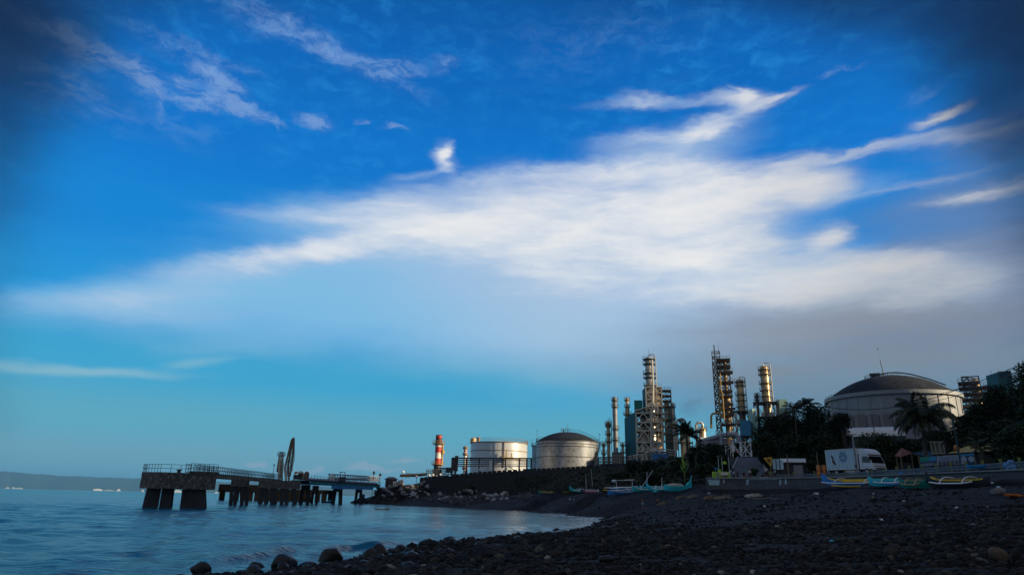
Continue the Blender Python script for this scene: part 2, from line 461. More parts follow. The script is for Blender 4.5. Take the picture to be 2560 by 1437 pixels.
CIRRUS = [(300, 150, 150, 22, -24, 0.55), (170, 95, 170, 36, -22, 0.4), (360, 200, 50, 26, -40, 0.7), (400, 235, 14, 34, 0, 0.5), (555, 205, 60, 25.3, -24, 0.75), (450, 205, 40, 17.2, 0, 0.5), (500, 258, 60, 17.2, 0, 0.75), (590, 262, 60, 14.5, -14, 0.7), (655, 288, 55, 11.8, -24, 0.75), (785, 297, 42, 13.15, -14, 0.85), (905, 306, 18, 7.75, -5, 0.7), (982, 325, 26, 6.4, 2, 0.6), (690, 310, 8, 14.5, 0, 0.5), (590, 235, 22, 22.6, -30, 0.55), (860, 140, 200, 25.3, -26, 0.5), (980, 172, 80, 13.15, -4, 0.5), (1108, 155, 26, 14.5, -10, 0.55), (640, 40, 160, 40, -22, 0.3), (1010, 158, 40, 17.2, 0, 0.35), (430, 120, 120, 22.6, -28, 0.4), (560, 150, 90, 14.5, -20, 0.4), (120, 180, 150, 50, -20, 0.3), (350, 300, 260, 50, -10, 0.22), (1480, 110, 260, 80, 10, 0.2), (2090, 175, 60, 7.75, 14, 0.6), (2300, 240, 50, 20, 20, 0.35)]
SOFT = [(1250, 640, 620, 130, 10, .75), (1150, 760, 620, 120, 6, .72), (1500, 820, 560, 110, 2, .62), (480, 750, 360, 60, 6, .6), (1750, 740, 480, 130, 4, .75), (1550, 930, 560, 90, 0, .32), (820, 540, 240, 50, 4, .4), (1700, 370, 190, 50, 14, .45),
 (180, 922, 300, 16, -3, .62), (500, 906, 80, 12, 4, .4), (640, 840, 240, 60, 4, .3), (2100, 480, 140, 30, 14, .3), (2050, 745, 420, 80, 6, .65), (650, 690, 330, 50, 8, .5), (260, 745, 200, 30, 4, .35)]
GREY = [(2480, 780, 420, 150, 4, .8), (2150, 800, 420, 90, 4, .75), (1850, 800, 320, 70, 6, .5), (2560, 560, 360, 130, 8, .6), (2350, 620, 260, 80, 8, .4),
 (2300, 900, 420, 70, 0, .6), (2600, 930, 260, 70, 0, .4), (2500, 350, 300, 110, 14, .5), (2250, 520, 260, 50, 10, .35), (2150, 1000, 560, 110, 0, .8), (1750, 930, 420, 90, 0, .6)]
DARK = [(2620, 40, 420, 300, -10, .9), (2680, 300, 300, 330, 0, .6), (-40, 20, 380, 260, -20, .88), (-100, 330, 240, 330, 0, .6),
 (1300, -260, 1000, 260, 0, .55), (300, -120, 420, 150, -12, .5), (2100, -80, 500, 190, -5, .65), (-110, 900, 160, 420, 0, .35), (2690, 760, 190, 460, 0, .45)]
LOW = [(636, 1163, 24, 9, 0, .7), (660, 1160, 14, 12, 0, .6), (790, 1172, 22, 9, 0, .7), (905, 1168, 42, 10, 0, .65), (906, 1153, 9, 10, 0, .5),
 (1015, 1152, 50, 8, 0, .5), (960, 1172, 60, 8, 0, .5), (560, 1172, 40, 6, 0, .35), (740, 1180, 90, 6, 0, .4)]

# clear blue by elevation
rp = N('ShaderNodeValToRGB')
rp.color_ramp.interpolation = 'EASE'
stops = [(0, (112, 160, 186)), (2, (112, 168, 190)), (5, (92, 172, 198)), (9, (55, 166, 212)), (13.5, (22, 150, 220)),
         (20, (0, 133, 216)), (27, (0, 116, 206)), (34, (0, 102, 189)), (40, (0, 87, 166)), (55, (0, 68, 135)), (90, (0, 54, 110))]
els = rp.color_ramp.elements
while len(els) < len(stops): els.new(0.5)
for e, (d, c) in zip(els, stops):
    e.position = d / 90.0; e.color = S(*c)
K(MA('DIVIDE', el, 90.0, clamp=True), rp.inputs['Fac'])
sky = N('ShaderNodeTexSky', sky_type='NISHITA')
sky.sun_disc = False; sky.sun_elevation = R(SUN_EL); sky.sun_rotation = R(SUN_AZ)
sky.air_density = 1.2; sky.dust_density = 0.6; sky.ozone_density = 2.0
base = N('ShaderNodeMixRGB', blend_type='MIX'); base.inputs[0].default_value = 0.04
sc10 = N('ShaderNodeVectorMath', operation='SCALE'); K(rp.outputs[0], sc10.inputs[0]); sc10.inputs['Scale'].default_value = 10.0
K(sc10.outputs[0], base.inputs[1]); K(sky.outputs[0], base.inputs[2])
def C10(r, g, b):
    c = S(r, g, b); return tuple(x * 10 for x in c[:3]) + (1,)
streak = NOISE(MAPP(Vsoft, (0, 0, 0), -13, (0.10, 0.85, 1)), 1.0, 6, 0.58)
fine = NOISE(MAPP(Vw, (9, 2, 0), -16, (0.22, 1.5, 1)), 1.0, 7, 0.6)
fib = NOISE(MAPP(Ve, (5, 1, 0), 24, (0.30, 0.9, 1)), 1.0, 8, 0.62)
mot = NOISE(MAPP(Ve, (1, 4, 0), 10, (0.7, 1.1, 1)), 1.0, 6, 0.6)
patchy = NOISE(MAPP(V, (2, 3, 0), 8, (0.06, 0.12, 1)), 1.0, 2, 0.5)
col = base.outputs[0]
# faint mottling over the whole blue
faint = MR(MA('ADD', MA('MULTIPLY', fib, 0.6), MA('MULTIPLY', mot, 0.4)), 0.44, 0.72, 0.0, 0.6)
faint = MA('MULTIPLY', MA('MULTIPLY', faint, MR(el, 16.0, 26.0, 0.0, 1.0)), MR(patchy, 0.35, 0.6, 0.3, 1.0))
col = MIX(faint, col, C10(40, 142, 220))
so = field(Vsoft, SOFT)
so = MR(MA('MULTIPLY_ADD', MA('SUBTRACT', streak, 0.5), 0.22, so), 0.0, 0.85, 0.0, 0.86)
col = MIX(so, col, MIX(MR(el, 8, 13, 0, 1), C10(150, 194, 208), MIX(MR(az, -14, 6, 0, 1), C10(140, 196, 232), C10(176, 204, 228))))
ci = field(Ve, CIRRUS, 2.1)
cn = MA('ADD', MA('MULTIPLY', fib, 0.65), MA('MULTIPLY', NOISE(MAPP(Ve, (7, 3, 0), 30, (0.8, 2.2, 1)), 1.0, 9, 0.7), 0.35))
ci = MA('MULTIPLY', ci, MR(cn, 0.34, 0.66, 0.15, 1.7))
ci = MR(ci, 0.04, 0.95, 0.0, 0.66)
col = MIX(ci, col, C10(132, 166, 216))
wh = field(Vw, WHITE, 2.05)
fine2 = NOISE(MAPP(Vw, (1, 6, 0), -17, (0.5, 3.2, 1)), 1.0, 10, 0.68)
wn = MA('ADD', MA('MULTIPLY', MA('SUBTRACT', streak, 0.5), 0.3), MA('ADD', MA('MULTIPLY', MA('SUBTRACT', fine, 0.5), 0.38), MA('MULTIPLY', MA('SUBTRACT', fine2, 0.5), 0.3)))
wa = MA('MULTIPLY', wh, MA('MULTIPLY_ADD', wn, MR(wh, 0.3, 1.0, 1.7, 0.5), 1.0))
wa = MR(wa, 0.0, 1.12, 0.0, 0.98)
big = NOISE(MAPP(Vsoft, (3, 5, 0), -12, (0.07, 0.26, 1)), 1.0, 5, 0.55)
wcol = MIX(MR(MA('ADD', MA('MULTIPLY', wh, 0.55), MA('ADD', MA('MULTIPLY', big, 0.75), MA('MULTIPLY', wn, 0.35))), 0.62, 1.02, 0.0, 1.0), C10(176, 198, 228), C10(242, 241, 240))
wa = MA('MULTIPLY', wa, MR(big, 0.3, 0.6, 0.78, 1.0))
wcol = MIX(MR(az, 14, 30, 0.0, 0.6), wcol, C10(206, 204, 202))
col = MIX(wa, col, wcol)
gr = field(Vsoft, GREY)
gn = MA('MULTIPLY_ADD', MA('SUBTRACT', streak, 0.5), 0.4, gr)
gr = MR(gn, 0.02, 1.0, 0.0, 0.85)
gcol = MIX(MR(el, 10, 24, 0, 1), MIX(MR(el, 4, 11, 0, 1), C10(88, 122, 150), C10(136, 134, 140)), C10(112, 128, 164))
gcol = MIX(MR(az, 4, 22, 1.0, 0.0), gcol, C10(120, 152, 188))
col = MIX(MA('MULTIPLY', gr, MR(wa, 0.2, 1.0, 1.0, 0.35)), col, gcol)
lo = field(warp(V, 0, (0.9, 1.2, 1), (1.6, 1.1, 0), 5), LOW)
col = MIX(MR(lo, 0.12, 0.6, 0.0, 0.7), col, C10(156, 176, 194))
dk = field(Vsoft, DARK)  # lens corner falloff, darkened into the sky colour
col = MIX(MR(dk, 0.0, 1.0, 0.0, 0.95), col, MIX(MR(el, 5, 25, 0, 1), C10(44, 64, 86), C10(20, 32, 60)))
# added grey cloud deck out of view, behind and overhead, neutralises the ambient light
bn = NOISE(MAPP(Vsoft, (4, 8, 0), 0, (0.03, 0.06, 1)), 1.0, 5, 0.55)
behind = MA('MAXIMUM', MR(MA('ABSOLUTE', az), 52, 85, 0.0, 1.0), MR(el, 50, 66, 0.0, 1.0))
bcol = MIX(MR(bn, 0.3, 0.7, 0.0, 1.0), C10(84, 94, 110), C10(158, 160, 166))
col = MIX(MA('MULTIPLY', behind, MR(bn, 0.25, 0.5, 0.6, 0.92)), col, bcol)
bg = N('ShaderNodeBackground'); bg.inputs['Strength'].default_value = 0.08
K(col, bg.inputs['Color'])
ow = N('ShaderNodeOutputWorld'); K(bg.outputs[0], ow.inputs['Surface'])
w.cycles.sampling_method = 'MANUAL'; w.cycles.sample_map_resolution = 512

sd = bpy.data.lights.new('sun', 'SUN'); sd.energy = 5.0; sd.angle = R(0.6); sd.color = (1.0, 0.82, 0.54)
sun = bpy.data.objects.new('sun', sd); COL.objects.link(sun)
sdir = Vector((math.sin(R(SUN_AZ)) * math.cos(R(SUN_EL)), math.cos(R(SUN_AZ)) * math.cos(R(SUN_EL)), math.sin(R(SUN_EL))))
sun.rotation_euler = sdir.to_track_quat('Z', 'Y').to_euler()
sun.location = sdir * 300
vs = sc.view_settings
vs.view_transform, vs.look, vs.exposure, vs.gamma = 'Standard', 'None', 0.32, 1.0
vs.use_curve_mapping = False
sc.cycles.max_bounces = 6; sc.cycles.diffuse_bounces = 2; sc.cycles.glossy_bounces = 3
sc.cycles.volume_bounces = 0; sc.cycles.transparent_max_bounces = 8; sc.cycles.caustics_reflective = False
sc.cycles.caustics_refractive = False
# ------------------------------------------------------------------ terrain
CT = []
def ct(x, y, z): CT.append((x, y, z))
def cp(px, py, D):
    p = P(px, py, D); CT.append(tuple(p))
SHORE = [(560, 1437), (660, 1430), (760, 1418), (900, 1395), (1040, 1368), (1150, 1355), (1280, 1342), (1400, 1330), (1480, 1316), (1525, 1303),
         (1524, 1294), (1480, 1286), (1400, 1277), (1300, 1270), (1200, 1265), (1100, 1262), (1000, 1259.5), (930, 1258), (880, 1257)]
for q in SHORE:
    p = Z0(*q)
    ct(p.x, p.y, 0.0)
    v = (Vector((-30, 95, 0)) - Vector((p.x, p.y, 0)))
    v.normalize()
    ct(p.x + v.x * 9, p.y + v.y * 9, -0.9)
    ct(p.x + v.x * 3, p.y + v.y * 3, -0.28)
for x, y, z in [(-9.5, 8, 0), (-12, 0, 0), (-16, -25, 0), (-18, 8, -1), (-28, 20, -2), (-30, -25, -1.4), (-25, 60, -2), (-40, 110, -3), (-60, 160, -4),
                (-70, 40, -4), (-120, 100, -6), (-120, 250, -6), (-60, 240, -3), (-80, 320, -6), (-200, 100, -8), (-200, 420, -8), (-70, 420, -5),
                (0, 0, .55), (4, 6, .6), (0, 10, .45), (8, 12, .75), (14, 8, 1.0), (20, 14, 1.25), (-4, 12, .3), (25, -10, 1.6), (0, -30, .8), (50, 10, 3.0), (60, 35, 5.0), (70, 60, 7)]:
    ct(x, y, z)
for q in [(1608, 1271, 89), (1640, 1266, 92), (1580, 1240, 104), (1700, 1237, 98), (1600, 1233, 111), (1480, 1235, 122), (1350, 1238, 148), (1250, 1248, 170), (1400, 1262, 132), (1300, 1246, 160), (1400, 1243.5, 138), (1500, 1241.5, 117), (1650, 1240, 101), (1740, 1238, 90), (1450, 1252, 122), (1550, 1254, 104), (1350, 1253, 145),
          (1500, 1270, 104), (1850, 1230, 85), (1745, 1222, 98), (1760, 1232, 86), (2060, 1229, 76), (2150, 1219, 66), (2280, 1219, 60), (2420, 1217, 57), (2550, 1214, 52),
          (1900, 1300, 44), (1700, 1300, 58), (2100, 1300, 40), (2300, 1300, 37), (2500, 1300, 33), (2500, 1350, 21), (2200, 1350, 23), (1900, 1360, 26), (1600, 1340, 38), (2550, 1260, 42), (2300, 1255, 46), (2000, 1260, 58), (1800, 1262, 70), (1700, 1270, 76),
          (1300, 1345, 37.5), (1100, 1390, 24), (1400, 1380, 25)]:
    cp(*q)
# bank and plateau
for q in [(1060, 1204, 222), (1180, 1194, 212), (1300, 1188, 203), (1400, 1182, 193), (1500, 1176, 183), (1560, 1172, 172), (1000, 1206, 228), (945, 1216, 226), (905, 1240, 222),
          (1100, 1234, 200), (1200, 1236, 190), (1300, 1232, 180), (1400, 1226, 160), (1500, 1222, 142), (1600, 1215, 124), (1700, 1210, 112)]:
    cp(*q)
for px, D, z in [(1100, 250, 8.6), (1250, 232, 10), (1400, 220, 10.6), (1550, 200, 11.4), (1650, 150, 10.2), (1750, 160, 11.6), (1860, 150, 11.8), (1860, 175, 11.9), (1860, 210, 11.6),
                 (1000, 300, 6), (905, 300, -3), (1200, 320, 10), (1700, 300, 11), (2100, 300, 11), (2450, 300, 11), (2200, 200, 11), (2000, 170, 11), (2050, 130, 8.5), (2250, 130, 9), (2300, 105, 6.9), (2500, 120, 9.5), (2500, 90, 7.2), (2150, 105, 6.6), (1960, 120, 7.6), (1780, 120, 7.0), (1700, 135, 7.5), (2450, 180, 11)]:
    p = P(px, 1150, D); ct(p.x, p.y, z)
# road shelf behind the sea wall (z about 5.1 to 5.7)
WALL = [(1764, 87.5), (1850, 86), (1950, 82), (2060, 77.5), (2150, 72.5), (2250, 67), (2340, 62.5), (2450, 58), (2560, 54), (2700, 49)]
ROADC = [(1790, 95), (1850, 94), (1950, 90.5), (2060, 86), (2150, 81), (2250, 75), (2340, 70), (2450, 65), (2560, 60.5), (2700, 55)]
def gp(px, D, z):
    p = P(px, 1190, D); return Vector((p.x, p.y, z))
for px in range(1775, 2700, 38):
    D = np.interp(px, [q[0] for q in WALL], [q[1] for q in WALL])
    p = gp(px, D + 1.2, 0); ct(p.x, p.y, 4.6)
    p = gp(px, D - 1.0, 0); ct(p.x, p.y, 3.45 + (px - 1764) / 800 * 0.6)
    p = gp(px, D - 4.0, 0); ct(p.x, p.y, 3.3 + (px - 1764) / 800 * 0.6)
for px, D in ROADC:
    p = gp(px, D, 0); ct(p.x, p.y, 5.25)
    p = gp(px, D + 6, 0); ct(p.x, p.y, 5.5)
RAMP = [(1868, 95, 5.3), (1870, 103, 6.1), (1873, 115, 7.5), (1876, 130, 9.4), (1877, 143, 11.0), (1876, 152, 11.85), (1872, 170, 11.95)]
for px, D, z in RAMP:
    for s in (-34, 0, 34):
        p = P(px + s * 100.0 / D, 1160, D); ct(p.x, p.y, z - 0.15)
for x, y, z in [(200, 500, 11), (0, 500, 9), (400, 500, 12), (400, 200, 13), (-60, 520, -4), (130, 60, 12), (400, 0, 14), (150, -100, 12), (80, -40, 6), (100, 120, 9), (130, 170, 11), (800, 900, 12), (0, 900, 9), (-150, 900, -8), (-400, 300, -9)]:
    ct(x, y, z)
CTA = np.array(CT); CXY = CTA[:, :2]
def phi(d): return d
NCT = len(CTA)
Kmat = phi(np.linalg.norm(CXY[:, None] - CXY[None], axis=2)) - np.eye(NCT) * 0.02
Pm = np.c_[np.ones(NCT), CXY]
LHS = np.block([[Kmat, Pm], [Pm.T, np.zeros((3, 3))]])
TSOL = np.linalg.lstsq(LHS, np.r_[CTA[:, 2], 0, 0, 0], rcond=None)[0]
def s01(t):
    t = np.clip(t, 0, 1); return t * t * (3 - 2 * t)
def fnoise(x, y, f, seed):
    r = np.random.default_rng(seed); o = np.zeros_like(x)
    for k in range(7):
        a = r.uniform(0, 6.283); ff = f * (1.6 ** (k * 0.7)) * r.uniform(.8, 1.2)
        o += np.sin((x * math.cos(a) + y * math.sin(a)) * ff + r.uniform(0, 6.28)) / (1 + 0.6 * k)
    return o / 2.5
def terrain(x, y):
    x = np.asarray(x, float); y = np.asarray(y, float)
    sh = x.shape; xf, yf = x.ravel(), y.ravel()
    out = np.empty(len(xf))
    for i in range(0, len(xf), 20000):
        q = np.c_[xf[i:i + 20000], yf[i:i + 20000]]
        d = np.linalg.norm(q[:, None] - CXY[None], axis=2)
        out[i:i + 20000] = d @ TSOL[:NCT] + TSOL[NCT] + q @ TSOL[NCT + 1:]
    out = np.clip(out, -8, 15)
    h = 112 * s01((xf - 128) / 80) * (1 - s01((yf - 106) / 96)) * s01((yf + 420) / 120) * (1 - s01((xf - 245) / 110))  # unseen hill off to the right, shaped to shade the beach
    h *= 1 + 0.12 * fnoise(xf, yf, 0.04, 5) + 0.05 * fnoise(xf, yf, 0.13, 8)
    return (out + h).reshape(sh)
def ground(x, y):
    return float(terrain(np.array([x]), np.array([y]))[0])
def gz(px, D, py=1200):
    p = P(px, py, D)
    return Vector((p.x, p.y, ground(p.x, p.y)))
def geo(a, b, n): return list(np.geomspace(a, b, n))
xs = np.array([-x for x in geo(70, 1500, 14)][::-1] + list(np.arange(-69, 118, 0.55)) + list(np.arange(120, 330, 6.0)) + geo(340, 2500, 12))
ys = np.array([-y for y in geo(12, 900, 14)][::-1] + list(np.arange(-11, 34, 0.3)) + list(np.arange(34, 110, 0.6)) + list(np.arange(110, 260, 1.4)) + geo(262, 2500, 20))
gx, gy = np.meshgrid(xs, ys)
gzv = terrain(gx, gy)
small = (np.abs(gx) < 130) & (gy < 240) & (gy > -5)
beachy = np.clip((4.6 - gzv) / 1.0, 0, 1) * small
gzv += beachy * (0.05 * fnoise(gx, gy, 1.3, 11) + 0.035 * fnoise(gx, gy, 3.7, 12))
gzv += (1 - beachy) * small * 0.12 * fnoise(gx, gy, 0.9, 13)
ny, nx = gx.shape
idx = np.arange(nx * ny).reshape(ny, nx)
quads = np.stack([idx[:-1, :-1], idx[:-1, 1:], idx[1:, 1:], idx[1:, :-1]], -1).reshape(-1, 4)
# ground material: black shingle low down, dark scrubby earth above
m, nt2, b = newmat('shingle_and_earth')
N2, K2 = nt2.nodes.new, nt2.links.new
ge = N2('ShaderNodeNewGeometry'); sp = N2('ShaderNodeSeparateXYZ'); K2(ge.outputs['Position'], sp.inputs[0])
n1 = N2('ShaderNodeTexNoise'); n1.inputs['Scale'].default_value = 0.35; n1.inputs['Detail'].default_value = 8; K2(ge.outputs['Position'], n1.inputs['Vector'])
vo = N2('ShaderNodeTexVoronoi'); vo.inputs['Scale'].default_value = 5.0; K2(ge.outputs['Position'], vo.inputs['Vector'])
vo2 = N2('ShaderNodeTexVoronoi'); vo2.inputs['Scale'].default_value = 1.7; K2(ge.outputs['Position'], vo2.inputs['Vector'])
rs = N2('ShaderNodeValToRGB'); e = rs.color_ramp.elements
e[0].position, e[0].color = 0.25, (0.011, 0.011, 0.013, 1)
e[1].position, e[1].color = 0.8, (0.034, 0.032, 0.034, 1)
sepc = N2('ShaderNodeSeparateColor'); K2(vo.outputs['Color'], sepc.inputs[0])
ad = N2('ShaderNodeMath'); ad.operation = 'MULTIPLY_ADD'; K2(sepc.outputs[0], ad.inputs[0]); ad.inputs[1].default_value = 0.5
K2(n1.outputs['Fac'], ad.inputs[2])
sub = N2('ShaderNodeMath'); sub.operation = 'SUBTRACT'; K2(ad.outputs[0], sub.inputs[0]); sub.inputs[1].default_value = 0.2
K2(sub.outputs[0], rs.inputs['Fac'])
re_ = N2('ShaderNodeValToRGB'); e = re_.color_ramp.elements
e[0].position, e[0].color = 0.35, (0.014, 0.013, 0.012, 1)
e[1].position, e[1].color = 0.68, (0.032, 0.032, 0.017, 1)
K2(n1.outputs['Fac'], re_.inputs['Fac'])
mz = N2('ShaderNodeMath'); mz.operation = 'MULTIPLY_ADD'; K2(n1.outputs['Fac'], mz.inputs[0]); mz.inputs[1].default_value = 1.6; K2(sp.outputs[2], mz.inputs[2])
rg = N2('ShaderNodeMapRange'); K2(mz.outputs[0], rg.inputs[0]); rg.inputs[1].default_value = 5.0; rg.inputs[2].default_value = 6.2
mx = N2('ShaderNodeMixRGB'); K2(rg.outputs[0], mx.inputs[0]); K2(rs.outputs[0], mx.inputs[1]); K2(re_.outputs[0], mx.inputs[2])
K2(mx.outputs[0], b.inputs['Base Color']); b.inputs['Roughness'].default_value = 0.9; b.inputs['Specular IOR Level'].default_value = 0.2
bp = N2('ShaderNodeBump'); bp.inputs['Strength'].default_value = 0.7; bp.inputs['Distance'].default_value = 0.15
K2(vo.outputs['Distance'], bp.inputs['Height']); bp.invert = True
bp2 = N2('ShaderNodeBump'); bp2.inputs['Strength'].default_value = 0.5; bp2.inputs['Distance'].default_value = 0.4; bp2.invert = True
K2(vo2.outputs['Distance'], bp2.inputs['Height']); K2(bp.outputs[0], bp2.inputs['Normal'])
K2(bp2.outputs[0], b.inputs['Normal'])
MT['ground'] = m
g = link('ground', npmesh('ground', np.c_[gx.ravel(), gy.ravel(), gzv.ravel()], quads, 'ground', True))
struct(g)

# ------------------------------------------------------------------ water
xs = np.array([-x for x in geo(95, 30000, 30)][::-1] + list(np.arange(-94, -34, 0.42)) + list(np.arange(-34, 24, 0.24)) + geo(24, 30000, 16))
ys = np.array([-y for y in geo(4, 20000, 12)][::-1] + list(np.geomspace(5, 230, 640)) + geo(233, 30000, 36))
wx, wy = np.meshgrid(xs, ys)
r = np.random.default_rng(3)
wz = np.zeros_like(wx)
fade = np.clip(1 - (wy - 60) / 190, 0.0, 1) * (np.abs(wx) < 96) * (wy > 4)
for k in range(46):
    lam = 0.9 * (9.0 / 0.9) ** r.uniform(0, 1)
    a = r.normal(-1.85, 0.5)
    kk = 2 * math.pi / lam
    amp = 0.0050 * lam ** 0.8
    ph = (wx * math.cos(a) + wy * math.sin(a)) * kk + r.uniform(0, 6.28)
    ok = np.clip((lam / np.maximum(0.5, wy / 70.0) - 1.0), 0, 1)
    wz += amp * np.sin(ph) * ok
bay = 1 - 0.72 * s01((wx + 34) / 26) * s01((wy - 45) / 30)   # stiller in the crook of the bay
wz *= fade * bay
# the little breaker running in to the stones
br = [Z0(440, 1425), Z0(560, 1402), Z0(700, 1385), Z0(850, 1370), Z0(990, 1362), Z0(1090, 1356)]
b0_, b1_ = br[0], br[-1]
e_ = (b1_ - b0_); Lb_ = e_.length; e_ = e_ / Lb_; pn_ = Vector((-e_.y, e_.x, 0))
sb_ = [(p - b0_).dot(e_) for p in br]; nb_ = [(p - b0_).dot(pn_) for p in br]
su = (wx - b0_.x) * e_.x + (wy - b0_.y) * e_.y
nu = (wx - b0_.x) * pn_.x + (wy - b0_.y) * pn_.y - np.interp(su, sb_, nb_) - 0.22 * np.sin(su * 0.8) - 0.07 * np.sin(su * 2.3 + 1)
env = np.clip(np.sin(np.pi * np.clip(su / Lb_, 0, 1)), 0, 1) ** 0.5 * (su > 0) * (su < Lb_) * (1 + 0.25 * np.sin(su * 1.1 + 2))
wz += env * 0.2 * np.where(nu < 0, np.exp(-(nu / 0.28) ** 2), np.exp(-(nu / 0.8) ** 2))
wz += env * 0.07 * np.exp(-((nu + 1.6) / 0.35) ** 2) + env * 0.05 * np.exp(-((nu + 2.9) / 0.4) ** 2)
ny, nx = wx.shape
idx = np.arange(nx * ny).reshape(ny, nx)
quads = np.stack([idx[:-1, :-1], idx[:-1, 1:], idx[1:, 1:], idx[1:, :-1]], -1).reshape(-1, 4)
m, nt2, b = newmat('sea_water')
N2, K2 = nt2.nodes.new, nt2.links.new
b.inputs['Base Color'].default_value = (0.0, 0.12, 0.18, 1)
b.inputs['Roughness'].default_value = 0.09; b.inputs['IOR'].default_value = 1.33
ge = N2('ShaderNodeNewGeometry')
prev = None
for (sx_, sy_, rot, dist, st, det) in ((1.6, 4.6, 8, 0.12, 0.75, 4), (0.35, 1.4, -6, 0.3, 0.4, 4), (5.0, 13.0, 14, 0.025, 0.6, 3), (0.10, 0.45, 5, 1.4, 'far', 6)):
    mp = N2('ShaderNodeMapping'); mp.inputs['Scale'].default_value = (sx_, sy_, 1); mp.inputs['Rotation'].default_value = (0, 0, R(rot))
    K2(ge.outputs['Position'], mp.inputs['Vector'])
    nn = N2('ShaderNodeTexNoise'); nn.inputs['Scale'].default_value = 1.0; nn.inputs['Detail'].default_value = det; nn.inputs['Roughness'].default_value = 0.6
    K2(mp.outputs[0], nn.inputs['Vector'])
    bp = N2('ShaderNodeBump'); bp.inputs['Strength'].default_value = 0.1 if st == 'far' else st; bp.inputs['Distance'].default_value = dist
    K2(nn.outputs['Fac'], bp.inputs['Height'])
    if st != 'far':
        sy2 = N2('ShaderNodeSeparateXYZ'); K2(ge.outputs['Position'], sy2.inputs[0])
        mx2 = N2('ShaderNodeMapRange'); K2(sy2.outputs[0], mx2.inputs[0])
        for q_, v_ in enumerate((-36, -8, 0, 1)): mx2.inputs[q_ + 1].default_value = v_
        my2 = N2('ShaderNodeMapRange'); K2(sy2.outputs[1], my2.inputs[0])
        for q_, v_ in enumerate((45, 75, 0, 1)): my2.inputs[q_ + 1].default_value = v_
        mm2 = N2('ShaderNodeMath'); mm2.operation = 'MULTIPLY'; K2(mx2.outputs[0], mm2.inputs[0]); K2(my2.outputs[0], mm2.inputs[1])
        mf2 = N2('ShaderNodeMath'); mf2.operation = 'MULTIPLY_ADD'; K2(mm2.outputs[0], mf2.inputs[0]); mf2.inputs[1].default_value = -0.62 * st; mf2.inputs[2].default_value = st
        K2(mf2.outputs[0], bp.inputs['Strength'])
    if st == 'far':   # rougher out in the open bay than in the lee of the jetty
        sy2 = N2('ShaderNodeSeparateXYZ'); K2(ge.outputs['Position'], sy2.inputs[0])
        mr2 = N2('ShaderNodeMapRange'); K2(sy2.outputs[1], mr2.inputs[0])
        for q_, v_ in enumerate((110, 700, 0.05, 0.9)): mr2.inputs[q_ + 1].default_value = v_
        K2(mr2.outputs[0], bp.inputs['Strength'])
    if prev: K2(prev, bp.inputs['Normal'])
    prev = bp.outputs[0]
K2(prev, b.inputs['Normal'])
MT['water'] = m
struct(link('water', npmesh('water', np.c_[wx.ravel(), wy.ravel(), wz.ravel()], quads, 'water', True)))

# thin line of foam where the water meets the shingle
path = [Z0(*q) for q in [(700, 1424), (900, 1395), (1040, 1368), (1150, 1355), (1280, 1342), (1400, 1330), (1480, 1316), (1525, 1303), (1524, 1294), (1480, 1286), (1400, 1277), (1300, 1270), (1200, 1265), (1100, 1262)]]
dp = []
for a_, b_ in zip(path[:-1], path[1:]):
    n0 = max(3, int((b_ - a_).length / .5))
    for k in range(n0): dp.append(a_.lerp(b_, k / n0))
fv, ff = [], []
ctr_ = Vector((-22, 95, 0))
for i, p in enumerate(dp):
    v = p - ctr_; v.z = 0; v.normalize()
    ts = np.linspace(-6, 6, 41); zz = terrain(p.x + v.x * ts, p.y + v.y * ts)
    k = int(np.argmin(np.abs(zz - .0))); e_ = p + v * float(ts[k])
    wd = .28 + .22 * math.sin(i * .31) + .18 * math.sin(i * .77 + 1) + .1 * math.sin(i * 1.9)
    wd = max(.03, wd) * (1.3 + 6.5 * min(1, max(0, (p.y - 45) / 40)))
    for q_, dz_ in ((-wd, .03), (-wd * .3, .06), (.12, .07)):
        r_ = e_ + v * q_; fv.append((r_.x, r_.y, max(.03, dz_)))
for i in range(len(dp) - 1):
    if (dp[i + 1] - dp[i]).length > 2: continue
    for k in range(2):
        a = i * 3 + k; ff.append((a, a + 1, a + 4, a + 3))
m, nt2, b = newmat('wash_foam')
N2, K2 = nt2.nodes.new, nt2.links.new
ge = N2('ShaderNodeNewGeometry'); nn = N2('ShaderNodeTexNoise'); nn.inputs['Scale'].default_value = 2.2; nn.inputs['Detail'].default_value = 8; K2(ge.outputs['Position'], nn.inputs['Vector'])
mr = N2('ShaderNodeMapRange'); K2(nn.outputs['Fac'], mr.inputs[0])
for q_, v_ in enumerate((.4, .6, 0.0, .75)): mr.inputs[q_ + 1].default_value = v_
b.inputs['Base Color'].default_value = (.62, .7, .74, 1); b.inputs['Roughness'].default_value = .4
K2(mr.outputs[0], b.inputs['Alpha'])
MT['foam'] = m
mb = MB(); mb.v, mb.f = fv, ff
struct(mb.build('foam', 'foam', None, 'all'), 'stuff')
